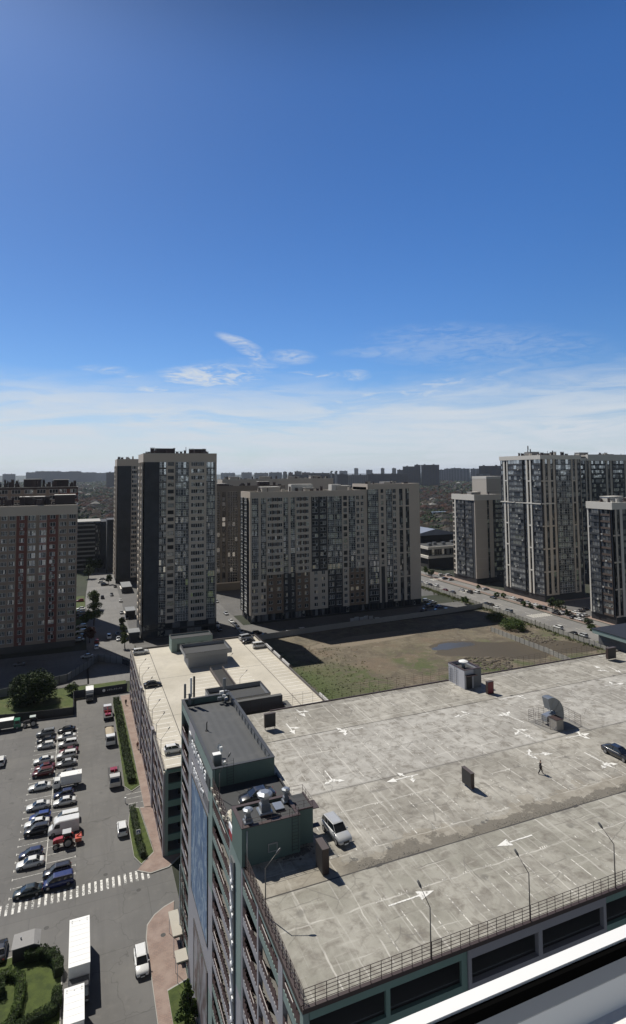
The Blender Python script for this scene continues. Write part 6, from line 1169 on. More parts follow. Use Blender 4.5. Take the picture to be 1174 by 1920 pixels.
# ------------------------------------------------------------------ vehicles
def car_parts(kind):
    """body, windows and their places; x forward, z up. The body is one lofted shell with its own roof and pillars"""
    # stations: x, half width, bottom, belt
    K = {
     'sedan': dict(L=4.6, W=.90, st=[(-2.3, .68, .42, .80), (-2.22, .84, .30, .92), (-1.75, .89, .22, 1.0), (-.9, .90, .20, .97), (.6, .90, .20, .93), (1.3, .89, .22, .86), (1.95, .86, .26, .74), (2.22, .78, .30, .62), (2.3, .60, .36, .52)],
                   cab=(-1.72, -.95, .28, 1.12), zb=.95, zr=1.42, wr=.62),
     'hatch': dict(L=4.1, W=.87, st=[(-2.05, .70, .40, .92), (-1.98, .83, .28, 1.02), (-1.4, .87, .20, 1.03), (0, .87, .20, .97), (1.0, .86, .22, .93), (1.65, .83, .26, .80), (1.98, .75, .30, .66), (2.05, .58, .36, .55)],
                   cab=(-1.92, -1.55, .15, 1.05), zb=.98, zr=1.50, wr=.62),
     'suv': dict(L=4.7, W=.94, st=[(-2.35, .80, .48, 1.02), (-2.28, .90, .36, 1.14), (-1.5, .94, .28, 1.16), (0, .94, .28, 1.12), (1.15, .93, .30, 1.08), (1.95, .90, .34, .98), (2.28, .84, .40, .80), (2.35, .68, .46, .66)],
                 cab=(-2.22, -1.95, .35, 1.15), zb=1.12, zr=1.72, wr=.70),
     'minivan': dict(L=4.9, W=.95, st=[(-2.45, .84, .42, 1.05), (-2.4, .93, .30, 1.16), (-1.5, .95, .24, 1.15), (0, .95, .24, 1.10), (1.3, .94, .26, 1.04), (2.05, .90, .30, .88), (2.4, .80, .36, .70), (2.45, .62, .42, .60)],
                 cab=(-2.38, -2.2, .75, 1.75), zb=1.1, zr=1.80, wr=.76),
    }[kind]
    b = MB(); rings = []
    for (x, w_, z0, z1) in K['st']:
        zm = z0+(z1-z0)*.55; rings.append([(x, -w_*.93, z0), (x, -w_, zm), (x, -w_*.96, z1-.05), (x, -w_*.86, z1), (x, w_*.86, z1), (x, w_*.96, z1-.05), (x, w_, zm), (x, w_*.93, z0)])
    b.grid(rings, smooth=True)
    xa, xb, xc, xd = K['cab']; zb, zr, wr, W = K['zb']-.03, K['zr'], K['wr'], K['W']*.86
    base = [(xa, -W, zb), (xd, -W*.97, zb), (xd, W*.97, zb), (xa, W, zb)]; top = [(xb, -wr, zr), (xc, -wr*.96, zr), (xc, wr*.96, zr), (xb, wr, zr)]
    g = MB(); ins = lambda P, f, dz: [((p[0]-(xb+xc)/2)*f+(xb+xc)/2, p[1]*f, p[2]+dz) for p in P]
    g.grid([ins(base, .985, 0), ins(top, .985, -.02)])
    r1 = [(xb-.05, -wr, zr-.03), (xc+.05, -wr*.96, zr-.03), (xc+.05, wr*.96, zr-.03), (xb-.05, wr, zr-.03)]; r2 = [(xb+.12, -wr*.8, zr+.045), (xc-.15, -wr*.78, zr+.045), (xc-.15, wr*.78, zr+.045), (xb+.12, wr*.8, zr+.045)]
    b.grid([r1, [(p[0], p[1]*1.0, zr) for p in r1], r2], smooth=False)
    for i in range(4): b.bar(base[i], (r1[i][0], r1[i][1], zr), .045)
    mid = (xa+xd)/2-.1; mt = (xb+xc)/2-.05
    for s in (-1, 1): b.bar((mid, s*W*1.0, zb), (mt, s*wr*1.0, zr), .045)
    if kind in ('suv', 'minivan', 'hatch'):
        for s in (-1, 1): b.bar((xa+(xd-xa)*.2, s*W, zb), (xb+(xc-xb)*.12, s*wr, zr), .05)
    if kind == 'suv':
        for s in (-1, 1): b.bar((xb+.2, s*wr*.8, zr+.09), (xc-.2, s*wr*.8, zr+.09), .025)
    for s in (-1, 1): b.box(xd-.32, xd-.18, s*(W+.14)-.07, s*(W+.14)+.07, zb+.04, zb+.18)
    L2, Wd = K['L']/2, K['W']; R_w = .33 if kind in ('sedan', 'hatch') else .37
    wx = (-L2+.82, L2-.88); hz = K['st'][-2][3]-.06
    h = MB(); h.grid([[(L2-.30, -Wd*.90, hz-.10), (L2-.30, -Wd*.90, hz+.07), (L2-.30, -Wd*.50, hz+.07), (L2-.30, -Wd*.50, hz-.10)][::1], [(L2-.05, -Wd*.80, hz-.08), (L2-.14, -Wd*.84, hz+.055), (L2-.09, -Wd*.52, hz+.055), (L2-.0, -Wd*.52, hz-.08)]])
    tl = MB(); tl.box(-L2-.0, -L2+.2, -Wd*.86, -Wd*.58, K['st'][1][3]-.26, K['st'][1][3]-.06)
    gr = MB(); gr.box(L2-.06, L2+.02, -.38, .38, hz-.26, hz-.03); pl = MB(); pl.box(L2+.0, L2+.04, -.26, .26, hz-.40, hz-.29)
    return b, g, h, tl, gr, pl, wx, Wd, R_w
wh = {}
def wheel_meshes(r):
    if r not in wh:
        ty, ri = MB(), MB(); n = 16
        ty.grid([[(cos(a*2*pi/n)*k, y_, sin(a*2*pi/n)*k) for a in range(n)] for k, y_ in ((r*.7, -.11), (r*.96, -.11), (r, -.07), (r, .07), (r*.96, .11), (r*.7, .11))], smooth=True)
        ri.grid([[(cos(a*2*pi/n)*k, y_, sin(a*2*pi/n)*k) for a in range(n)] for k, y_ in ((r*.66, -.115), (r*.66, .115))]); wh[r] = (ty.mesh('tyre', TYRE), ri.mesh('rim', RIM))
    return wh[r]
PROTO = {}
def car_proto(kind):
    b, g, h, tl, gr, pl, wx, Wd, r = car_parts(kind); t = bpy.data.objects.new('car', None)
    me = {'body': b.mesh('body', PAINT), 'windows': g.mesh('windows', CGLASS), 'headlight': h.mesh('headlight', LAMP), 'tail_light': tl.mesh('tail_light', TAIL), 'grille': gr.mesh('grille', DKM), 'number_plate': pl.mesh('number_plate', WHITE)}
    m2 = {}
    for k in ('headlight', 'tail_light'):
        c_ = me[k].copy(); c_.transform(Matrix.Diagonal((1, -1, 1, 1))); c_.flip_normals(); m2[k] = c_
    return me, m2, wx, Wd, r
def car(kind, p, rz, col, label, group=None, detail=2, z=0., name='parked_car', sc=None):
    if kind not in PROTO: PROTO[kind] = car_proto(kind)
    me, m2, wx, Wd, r = PROTO[kind]; t = thing(name, label, dict(sedan='car', hatch='hatchback', suv='SUV', minivan='minivan')[kind], (p[0], p[1], z+.012), rz, group); sc = sc or (.84 if z > 20 else .93); t.scale = (sc, sc, sc)
    o = link('body', me['body'], t); o.color = (*col, 1); link('windows', me['windows'], t)
    if detail >= 1:
        ty, ri = wheel_meshes(r)
        for x in wx:
            for s in (-1, 1):
                w1 = link('wheel', ty, t, (x, s*(Wd-.10), r))
                if detail >= 2: link('rim', ri, w1)
        for k in ('headlight', 'tail_light'): link(k, me[k], t); link(k, m2[k], t)
    if detail >= 2: link('grille', me['grille'], t); link('number_plate', me['number_plate'], t)
    return t
CW, CS, CB, CG, CR, CDR, CBL, CDB, CGR, CBG = (.72, .72, .70), (.42, .43, .44), (.012, .012, .014), (.07, .072, .078), (.22, .012, .015), (.10, .012, .016), (.015, .04, .20), (.012, .02, .07), (.24, .25, .26), (.35, .32, .27)
E_, W_, N_, S__ = 0., pi, pi/2, -pi/2
NC = 'cars parked in the double row of the car park'
rows = [  # px, py, kind, colour, heading, label
 (85.6, 1379, 'suv', CGR, W_, 'silver-grey estate car at the far end of the left parking row'), (87, 1391, 'sedan', CB, W_, 'black car squeezed between the silver estate and a white hatchback, left row'),
 (86, 1402, 'hatch', CW, W_, 'white hatchback with an empty bay behind it in the left parking row'), (82, 1430, 'sedan', CW, W_, 'white sedan just beyond two dark red cars in the left row'), (84, 1443, 'sedan', CDR, W_, 'dark red sedan, farther of two red cars in the left row'), (80.5, 1454, 'suv', CDR, W_, 'dark red crossover, nearer of two red cars in the left row'),
 (74.5, 1480, 'sedan', CW, W_, 'white sedan standing alone between empty bays in the left row'), (71.6, 1516, 'sedan', CW, W_, 'white sedan with dark sunroof next to a bright blue hatchback'), (75, 1537, 'hatch', CBL, W_, 'bright blue hatchback in the left parking row'), (69, 1549, 'sedan', CW, W_, 'white sedan partly hidden behind a black crossover in the left row'), (69, 1563, 'suv', CB, W_, 'black crossover in the left row, opposite the red tractor'),
 (58, 1607, 'hatch', CDB, W_, 'dark navy hatchback beside a white sedan at the near part of the left row'), (56.6, 1624, 'sedan', CW, W_, 'white sedan with black windows beside the navy hatchback, left row'), (52, 1678, 'sedan', (.012, .022, .02), W_, 'black-green sedan nearest the zebra crossing in the left row'),
 (125, 1372, 'sedan', CB, W_, 'black sedan at the far end of the right parking row'), (125, 1385, 'sedan', CW, W_, 'white sedan second from the far end of the right row'), (127.5, 1399, 'suv', CW, W_, 'white crossover with dark roof rails before a dark red car, right row'), (129, 1412, 'sedan', CDR, W_, 'dark red sedan in the right parking row'), (125, 1421, 'suv', CW, W_, 'white estate car behind a silver sedan in the right row'),
 (124.6, 1435, 'sedan', CS, W_, 'silver sedan in the right row, two before the white box van'), (127, 1455, 'sedan', CG, W_, 'dark grey sedan with pale roof beside the white box van'), (119.5, 1494, 'hatch', CDB, W_, 'dark blue hatchback beside the white box van, near side'), (120.8, 1508, 'sedan', CW, W_, 'white sedan beside the dark blue hatchback, right row'), (124.6, 1539, 'minivan', CW, W_, 'white minivan behind the white delivery van in the right row'),
 (107, 1641, 'suv', CB, W_, 'black estate car next to a deep blue one, near end of the right row'), (109, 1660, 'minivan', (.012, .022, .11), W_, 'deep blue people carrier nearest the crossing in the right row')]
for (px, py, k, c_, a, lb) in rows: g = G(px, py); car(k, g, a+.04*sin(px*3), c_, lb, NC)
for (px, py, k, c_, a, lb) in [(229, 1559, 'suv', CW, N_, 'white crossover driving past the small grass island'), (265, 1812, 'suv', CW, S__, 'white crossover on the road beside the brick-paved pavement'), (2, 1432, 'suv', CW, N_, 'white car cut by the left edge of the photograph'), (0, 1790, 'sedan', CB, N_, 'dark car at the left edge behind the grey shed'),
  (163, 1233, 'sedan', CS, W_, 'silver car in the shade beside the panel fence of the brick block'), (37, 1248, 'sedan', CG, W_, 'grey car deep in the shade at the foot of the brick block')]: car(k, G(px, py), a, c_, lb, detail=2 if py > 1500 else 1)
SG = 'cars along the side street and courtyard'
for (px, py, k, c_, a, lb) in [(204.5, 1197, 'suv', CW, S__, 'white car driving down the side street'), (222, 1200, 'sedan', CS, S__, 'silver car at the kerb of the side street, nearer of two'), (221, 1191, 'sedan', CB, S__, 'black car at the kerb of the side street, farther of two'), (209.5, 1117, 'hatch', CG, S__, 'grey car far up the side street by itself'), (216, 1101, 'sedan', CB, N_, 'black car at the corner beyond the charcoal tower'),
  (192.5, 1087, 'sedan', CS, E_, 'silver car at the very end of the side street, farthest'), (190, 1093, 'sedan', CW, E_, 'white car at the end of the side street, middle of three'), (196, 1098, 'suv', CB, E_, 'black car at the end of the side street, nearest of three'),
  (181, 1205, 'hatch', CR, N_, 'red hatchback beside the dark red-leaved tree'), (181, 1216, 'hatch', CW, N_, 'white hatchback behind the red one near the brick block'), (152, 1143, 'sedan', CW, W_, 'white car in the courtyard, farther of a pair left of the sunlit trees'), (152, 1148, 'suv', CW, W_, 'white car in the courtyard, nearer of a pair left of the sunlit trees'), (152, 1187, 'suv', CW, W_, 'white car at the courtyard entrance beside the brick block'), (152, 1195, 'sedan', CS, W_, 'silver car at the courtyard entrance beside the brick block'), (150, 1128, 'hatch', CR, W_, 'dark red car in the courtyard under the trees'), (238, 1160, 'sedan', CG, S__, 'grey car parked at the foot of the tallest left tower'),
  (434, 1167, 'sedan', CW, S__, 'white car at the kerb left of the central block, farthest of the line'), (441, 1173, 'sedan', CG, S__, 'grey car at the kerb left of the central block, second of the line'), (446, 1179, 'hatch', CW, S__, 'pale car at the kerb left of the central block, third of the line'), (453, 1187, 'sedan', CS, S__, 'silver car at the kerb left of the central block, nearest of the line'), (407, 1174, 'suv', CW, S__, 'white car beside the shaded street left of the central block'), (412, 1183, 'suv', CB, S__, 'black car behind the white one left of the central block'), (424, 1152, 'sedan', CS, S__, 'silver car deep in the shaded street between the towers'), (406, 1129, 'sedan', CS, S__, 'pale car under the shaded gap between the towers'),
  (541, 1188, 'sedan', CGR, E_, 'grey car in the shade before the central block'), (569, 1184, 'suv', CW, E_, 'white crossover in the shade before the central block, left one'), (710, 1165, 'suv', CW, E_, 'white crossover in the shade before the central block, right one'), (498, 1193, 'sedan', CBG, E_, 'beige car half hidden at the corner of the pale concrete fence'), (483, 1190, 'suv', CB, E_, 'black car at the corner beside the end of the lower garage')]: car(k, G(px, py), a, c_, lb, SG, 1)
for i, (px, py, c_, lb) in enumerate([(152, 1153, CGR, 'grey car in the courtyard just below the white pair'), (151, 1159, CB, 'black car in the courtyard row left of the sunlit trees'), (153, 1177, CS, 'silver car in the courtyard beside the lower sunlit tree'), (147, 1202, CW, 'white car nearest the brick block at the courtyard corner'), (192, 1122, CB, 'black car at the left kerb halfway up the side street'), (228, 1150, CS, 'silver car at the right kerb halfway up the side street'), (230, 1164, CB, 'black car at the right kerb before the middle kiosk'), (226, 1128, CW, 'white car at the right kerb near the farthest kiosk')]): car(('suv', 'sedan')[i % 2], G(px, py), W_ if px < 160 else N_, c_, lb, SG, 1)
AG = 'cars on and beside the avenue'
for i, (px, py, c_, lb) in enumerate([(806, 1098, CB, 'black car far up the avenue behind a white one'), (818, 1100, CW, 'white car in the far lane of the avenue before the dark red one'), (866, 1108, CS, 'silver car on the avenue side lane left of the lower tan tower'), (894, 1112, CW, 'white car on the avenue side lane below the lower tan tower'), (925, 1122, CG, 'grey car parked on the forecourt between the two tan towers'), (975, 1128, CB, 'black car at the foot of the tallest right tower'), (988, 1131, CS, 'silver car at the foot of the tallest right tower'), (1018, 1142, CG, 'dark grey car among the shrubs below the tallest right tower'), (1085, 1163, CW, 'white car on the side lane before the car park of the right towers'), (1122, 1186, CS, 'silver car at the kerb below the tower at the right edge'), (1140, 1205, CB, 'black car on the avenue nearest the teal ramp roof')]): car(('sedan', 'suv')[i % 2], G(px, py), N_, c_, lb, AG, 1)
av = [(799.6, 1095, 'sedan', CW, N_, 'white car far up the avenue near the shopping building'), (789, 1093, 'sedan', CS, N_, 'silver car far up the avenue, leftmost'), (835, 1108, 'sedan', CDR, N_, 'dark red car on the avenue'), (849, 1112, 'sedan', CG, N_, 'dark grey car following the dark red one on the avenue'), (881, 1112, 'suv', CB, N_, 'dark car beside the tactile paving on the avenue'), (911, 1106, 'sedan', CS, E_, 'silver car parked at the corner of the lower tan tower'),
 (912, 1134, 'sedan', CB, N_, 'black car on the avenue, farther of two black ones'), (920, 1137, 'suv', CB, N_, 'black car on the avenue, nearer of two black ones'), (931, 1141, 'sedan', CW, N_, 'white car behind the black pair on the avenue'), (954, 1148, 'minivan', CGR, N_, 'grey van driving alone on the avenue'), (1047, 1179, 'suv', CW, N_, 'white crossover on the avenue, alone beside the crossing'), (1076, 1190, 'sedan', CB, N_, 'black car just ahead of a silver one on the avenue'), (1093, 1194, 'suv', CS, N_, 'silver car behind a black one on the avenue, nearest of all'),
 (828, 1080, 'suv', CW, E_, 'white car parked before the shopping building, left one'), (842, 1080, 'suv', CW, E_, 'white car parked before the shopping building, right one'), (835, 1086, 'sedan', CB, E_, 'black car parked before the shopping building'), (846, 1088, 'hatch', CS, E_, 'silver hatchback parked before the shopping building'), (962, 1123, 'sedan', CW, N_, 'white car at the foot of the tallest right tower'), (1004, 1136, 'sedan', CW, N_, 'white car among shrubs below the tallest right tower'),
 (1043, 1152, 'suv', CB, N_, 'black car at the left end of the car park between the right towers'), (1050, 1151, 'sedan', CW, N_, 'white car next to the leftmost black one between the right towers'), (1061, 1151, 'suv', CW, N_, 'white crossover, brightest in the car park between the right towers'), (1077, 1160, 'sedan', CB, E_, 'black car nearest the avenue between the right towers'), (1078, 1150, 'sedan', CW, N_, 'white car in the middle of the car park between the right towers'), (1089, 1155, 'hatch', CW, E_, 'white hatchback beside the tower at the right edge'), (1090, 1147, 'sedan', CG, E_, 'grey car in the shade beside the tower at the right edge'), (1098, 1156, 'sedan', CS, E_, 'silver car tucked against the tower at the right edge'), (1098, 1144, 'sedan', CB, E_, 'black car in the shaded row between the right towers'),
 (1168, 1178, 'hatch', CR, E_, 'bright red car at the right edge of the photograph')]
for (px, py, k, c_, a, lb) in av: car(k, G(px, py), a if a != N_ else N_-.03, c_, lb, AG, 1)
BG = 'cars in the blue shade at the right end of the central block'
for i, (px, py, c_, lb) in enumerate([(800, 1128, CS, 'farthest silver car in the shade right of the central block'), (812, 1131, CW, 'white car in the shade right of the central block'), (806, 1138, CG, 'grey car in the middle of the shaded cars right of the central block'), (824, 1139, CBL, 'blue car in the shade right of the central block'), (838, 1146, CS, 'silver car nearest the lot in the shade right of the central block'), (795, 1146, CG, 'dark grey car close to the right corner of the central block'), (818, 1148, CB, 'black car in the shade right of the central block')]): car('sedan' if i % 2 else 'suv', G(px, py), E_+.1*i, c_, lb, BG, 1)
# cars on the decks
car('suv', G(631, 1568, D), S__+.10, CS, 'silver off-road car parked alone beside the teal rooftop hut', z=D, sc=.80)
car('sedan', G(1160, 1419, D), S__+.06, CB, 'black sedan cut by the right edge on the main deck', z=D); car('sedan', (17.8, 60.9), W_, (.015, .015, .018), 'glossy black sedan in shade between the teal hut and the dark-roofed tower', z=D)
car('suv', G(264, 1226, D2), E_, CW, 'white off-road car at the far left corner of the pale lower deck', z=D2); car('sedan', G(286, 1287, D2), E_, CB, 'black sedan parked against the left edge of the pale lower deck', z=D2); car('hatch', G(327, 1410, D2), E_, CW, 'white hatchback at the near end of the pale lower deck', z=D2)
car('minivan', G(462, 1199, D2), E_+.2, CS, 'silver minivan at the far right corner of the pale lower deck', z=D2); car('sedan', G(466, 1205, D2), E_+.2, CB, 'black sedan in front of the silver minivan on the lower deck', z=D2); car('minivan', G(487, 1214, D2), E_, CW, 'white van by the right parapet of the pale lower deck', z=D2)
car('minivan', (21.3, 41.2), E_, CW, 'white van inside the top level of the garage, below the front railing', z=28.6)
# ------------------------------------------------------------------ trucks, vans, tractors
def wheels(t, xs, half, r, zc=None):
    ty, ri = wheel_meshes(r)
    for x in xs:
        for s in (-1, 1): w1 = link('wheel', ty, t, (x, s*half, r)); link('rim', ri, w1)
def cab(q, g, x0, x1, W, z0, zb, zt, slope=.35):
    q.grid([[(x0, -W, z0), (x1, -W, z0), (x1, W, z0), (x0, W, z0)], [(x0, -W, zb), (x1, -W*.98, zb), (x1, W*.98, zb), (x0, W, zb)], [(x0, -W*.95, zt), (x1-slope, -W*.88, zt), (x1-slope, W*.88, zt), (x0, W*.95, zt)]])
    g.poly([(x1+.012, -W*.88, zb+.04), (x1+.012, W*.88, zb+.04), (x1-slope+.035, W*.80, zt-.12), (x1-slope+.035, -W*.80, zt-.12)])
    for s in (-1, 1): g.poly([(x0+.3, s*(W+.012), zb+.05), (x1-.15, s*(W*.985+.012), zb+.05), (x1-slope-.12, s*(W*.90+.02), zt-.14), (x0+.3, s*(W*.955+.02), zt-.14)])
def lights(t, x, W, z):
    for s in (-1, 1): q = MB(); q.box(x-.02, x+.03, s*W*.72-.16, s*W*.72+.16, z-.09, z+.09); obj('headlight', q, LAMP, t)
def box_truck(name, label, p, rz, L_, H_, colr, cabc, boxz=.9, W=1.15, cabl=1.7, cabh=2.3, box=True, cat='truck', roofc=None, group=None):
    t = thing(name, label, cat, (p[0], p[1], .012), rz, group); q, g = MB(), MB(); x1 = L_/2; cab(q, g, x1-cabl, x1, W*.95, .5, 1.35, cabh); o = obj('cab', q, PAINT, t); o.color = (*cabc, 1); obj('windows', g, CGLASS, t)
    q = MB(); q.box(-x1, x1-.1, -.45, .45, .5, .78); obj('chassis', q, DKM, t)
    if box:
        q = MB(); q.box(-x1, x1-cabl-.12, -W, W, boxz, H_); o = obj('cargo_box', q, PAINT, t); o.color = (*colr, 1)
        q = MB(); q.box(-x1-.02, x1-cabl-.10, -W-.02, W+.02, H_+.001, H_+.05); obj('box_roof', q, roofc or WHITE, t)
        q = MB(); q.box(-x1-.03, -x1-.001, -.03, .03, boxz+.1, H_-.1)
        for s in (-1, 1): q.box(-x1-.03, -x1-.001, s*W*.5-.02, s*W*.5+.02, boxz+.1, H_-.1)
        obj('door_bars', q, GALVD, t)
        if L_ > 5.5:
            q = MB(); xr = -x1+.5
            while xr < x1-cabl-.3: q.box(xr-.02, xr+.02, -W+.05, W-.05, H_+.051, H_+.062); xr += .9
            for (vx, vy) in ((.35, -.75), (.35, .75), (.75, -.75), (.75, .75), (.6, 0)): q.box(-x1+vx-.07, -x1+vx+.07, vy*W-.06, vy*W+.06, H_+.051, H_+.11)
            obj('roof_ribs', q, mat('roof_rib_grey', (.72, .72, .70), .6), t)
    wheels(t, [-x1+1.1, x1-.9]+([-x1+2.2] if L_ > 8 else []), W-.17, .42); lights(t, x1, W, .85); return t
g = (G(149, 1781, 3.7)); box_truck('box_truck', 'long white-roofed box truck parked by the garden, farther of the two', (g.x, g.y+.6), S__, 10.4, 3.7, CW, (.05, .05, .055), W=1.28, cabl=1.9, cabh=2.4)
q = MB()
g = (G(139, 1881, 3.2)); box_truck('box_truck', 'shorter white-roofed box truck at the bottom edge, nearer of the two', (g.x, g.y-1.1), S__, 7.0, 3.2, CW, CW, W=1.12, cabl=1.8, cabh=2.3)
box_truck('box_truck', 'white box van in the right parking row, tallest vehicle of the row', G(126, 1475), E_+pi, 5.6, 2.6, CW, CW, W=1.0, cabl=1.4, cabh=2.0)
box_truck('small_truck', 'small white-roofed truck coming from the navy fence at the far end of the car park', G(168, 1311), S__, 5.6, 2.9, CW, CG, W=1.05, cabl=1.6, cabh=2.2)
t = thing('delivery_van', 'white delivery van with black cab in the right row beside the red tractor', 'van', (*G(120, 1560).xy, .012), W_); q = MB()
q.grid([[(x, -w_, .3), (x, -w_, z), (x, -w_*.85, z+.12), (x, w_*.85, z+.12), (x, w_, z), (x, w_, .3)] for x, w_, z in ((-2.6, .95, 2.25), (-2.5, .98, 2.35), (.9, .98, 2.35), (1.5, .96, 2.1), (1.95, .94, 1.3), (2.6, .85, .95), (2.7, .7, .7))]); o = obj('body', q, PAINT, t); o.color = (*CW, 1)
q = MB(); q.poly([(1.97, -.82, 1.40), (1.97, .82, 1.40), (1.52, .76, 2.16), (1.52, -.76, 2.16)])
for s in (-1, 1): q.poly([(.7, s*.995, 1.35), (1.75, s*.975, 1.35), (1.4, s*.975, 2.0), (.7, s*.995, 2.05)])
obj('windows', q, CGLASS, t); wheels(t, [-1.7, 1.8], .86, .36); lights(t, 2.62, .8, .8)
def tow(label, p, rz, L_, bed, red):
    t = box_truck('flatbed_truck', label, p, rz, L_, 2, CW, red, box=False, W=1.15, cabl=1.9, cabh=2.4); x1 = L_/2
    q = MB(); q.box(-x1, x1-2.1, -1.15, 1.15, .9, 1.02)
    for s in (-1, 1): q.box(-x1, x1-2.1, s*1.12-.04, s*1.12+.04, 1.02, 1.45 if bed == 'tipper' else 1.12)
    if bed == 'tipper': q.box(x1-2.18, x1-2.1, -1.1, 1.1, 1.02, 1.9); q.box(-x1, -x1+.08, -1.1, 1.1, 1.02, 1.45)
    obj('bed', q, mat('bed_steel', (.12, .12, .125), .6) if bed == 'tipper' else DKM, t)
    if bed == 'tipper':
        q = MB(); rnd_ = random.Random(2); q.grid([[(x, -1.06, 1.04), (x, -.5, zz), (x, .5, zz*.97), (x, 1.06, 1.04)] for x, zz in ((-x1+.12, 1.3), (-x1+1.2, 1.55), (-x1+2.4, 1.45), (x1-2.3, 1.3))], closed=False, caps=False); obj('load', q, mat('sand_load', (.42, .36, .27), .95, .2, 3), t)
    else:
        q = MB(); q.bar((x1-2.4, 0, 1), (x1-2.5, 0, 2.5), .12); q.bar((x1-2.5, 0, 2.5), (-x1+1.5, .2, 1.7), .10); q.bar((-x1+1.5, .2, 1.7), (-x1+.8, .2, 1.2), .08); q.box(x1-2.8, x1-2.15, -.9, .9, 1.03, 1.5); q.box(-x1+1, -x1+2.2, -.7, .7, 1.03, 1.45); o = obj('crane_arm', q, PAINT, t); o.color = (.30, .02, .03, 1)
    return t
tow('white-cabbed tipper truck with a load of sand beside the long hedge', G(206, 1386), S__, 9.0, 'tipper', CW)
tow('dark red crane truck at the far end of the long hedge, behind the tipper', G(202, 1344), N_, 6.2, 'crane', (.65, .64, .62)); tow('red crane truck with white cab at the near end of the long hedge', G(214, 1463), S__, 7.8, 'crane', (.55, .53, .47))
box_truck('small_truck', 'green-cabbed truck with black body at the left edge by the dark fence', G(14, 1368), E_, 6.4, 2.6, (.03, .032, .035), (.02, .17, .10), W=1.1, roofc=WHITE)
def tractor(label, p, rz, colr, roof):
    t = thing('tractor', label, 'tractor', (*p[:2], .012), rz); q = MB(); q.grid([[(x, -w_, .75), (x, -w_, z), (x, w_, z), (x, w_, .75)] for x, w_, z in ((.1, .42, 1.55), (1.2, .38, 1.5), (1.65, .34, 1.35), (1.75, .28, 1.1))]); q.box(-1.3, 0.1, -.45, .45, .7, 1.1)
    for s in (-1, 1): q.grid([[(-1.35+.6+cos(a)*.95, s*.62, .85+sin(a)*.95), (-1.35+.6+cos(a)*.95, s*1.05, .85+sin(a)*.95)] for a in [k*pi/6 for k in range(1, 7)]], closed=False, caps=False)
    o = obj('bonnet', q, PAINT, t); o.color = (*colr, 1); q = MB(); q.grid([[(-1.15, -.62, 1.1), (.15, -.62, 1.1), (.15, .62, 1.1), (-1.15, .62, 1.1)], [(-1.05, -.58, 2.3), (.0, -.58, 2.3), (.0, .58, 2.3), (-1.05, .58, 2.3)]]); obj('cab_glass', q, CGLASS, t)
    q = MB(); q.box(-1.25, .2, -.72, .72, 2.301, 2.42); obj('roof', q, roof, t); q = MB()
    for x, s in ((-1.12, -1), (-1.12, 1), (.12, -1), (.12, 1)): q.bar((x, s*.64, 1.0), (x*.92, s*.6, 2.3), .035)
    obj('cab_frame', q, DKM, t)
    for x, r in ((-.75, .8), (1.25, .5)):
        ty, ri = wheel_meshes(r)
        for s in (-1, 1): w1 = link('wheel', ty, t, (x, s*.8, r)); w1.scale = (1, 2.0, 1); link('rim', ri, w1)
    return t
t = tractor('red tractor with white cab roof and orange rear attachment between the parking rows', G(119, 1586), W_, (.40, .03, .03), mat('tractor_roof', (.42, .43, .44), .5)); q = MB(); q.box(-3.0, -1.9, -.7, .7, .5, 1.1); q.tube([(-2.0, 0, .9), (-2.9, 0, 1.7), (-3.1, 0, 1.0)], .12, 6); o = obj('rear_attachment', q, PAINT, t); o.color = (.55, .10, .04, 1)
tractor('dark tractor with pale roof standing at the banner fence', G(57, 1361), W_, (.02, .02, .025), mat('tractor_roof2', (.40, .46, .44), .5))
# shed in the garden corner
t = thing('shed', 'small grey-roofed shed with black walls at the corner of the bottom-left garden', 'shed', (*G(48, 1800).xy, 0)); t.scale = (.78, .78, .85)
q = MB(); q.box(-2.1, 2.0, -.2, 2.6, 0, 2.2); obj('wall', q, mat('shed_wall', (.03, .03, .03), .8), t)
q = MB(); q.grid([[(-2.3, -.4, 2.21), (-2.1, 2.8, 2.5), (1.2, 2.8, 2.6), (1.3, -.4, 2.3)], [(-2.3, -.4, 2.31), (-2.1, 2.8, 2.6), (1.2, 2.8, 2.7), (1.3, -.4, 2.4)]]); q.grid([[(1.31, -.4, 2.3), (1.21, 2.8, 2.6), (2.3, 2.8, 2.2), (2.3, -.4, 1.9)], [(1.31, -.4, 2.4), (1.21, 2.8, 2.7), (2.3, 2.8, 2.3), (2.3, -.4, 2.0)]]); obj('roof', q, mat('shed_roof', (.27, .265, .26), .7, .25, 1.5), t)
q = MB(); q.tube([(-.9, 1.4, 2.4), (-.9, 1.4, 2.85)], .12, 8); obj('vent_pipe', q, GALVD, t)
# entrance canopies and glass lobby at the foot of the banner wall
for (lb, y0, y1, z_, xo) in (('long pale entrance canopy over the paved corner at the foot of the garage', 88.2, 83.4, 2.8, 1.15), ('short pale entrance canopy beside the young tree at the foot of the garage', 81.2, 79.2, 2.6, 1.3)):
    t = thing('entrance_canopy', lb, 'canopy', (13.6, (y0+y1)/2, 0)); h_ = abs(y0-y1)/2; q = MB(); q.box(-xo, .2, -h_, h_, z_, z_+.18); obj('canopy_roof', q, mat('canopy_stone', (.42, .39, .33), .8, .1), t); q = MB(); q.box(-xo+.2, .1, -h_+.15, h_-.15, z_-.25, z_-.002); obj('soffit', q, BLKCAP, t)
    for s in (-h_+.2, h_-.2): q = MB(); q.bar((-xo+.15, s, 0), (-xo+.15, s, z_), .06); obj('post', q, WHITE, t)
t = thing('lattice_frame', 'tall black lattice frame with white edge standing against the foot of the garage', 'frame', (13.7, 83.5, 0)); q = MB()
for z in range(0, 9): q.bar((0, -1.6, 2+z), (0, 1.6, 3+z), .03); q.bar((0, 1.6, 2+z), (0, -1.6, 3+z), .03)
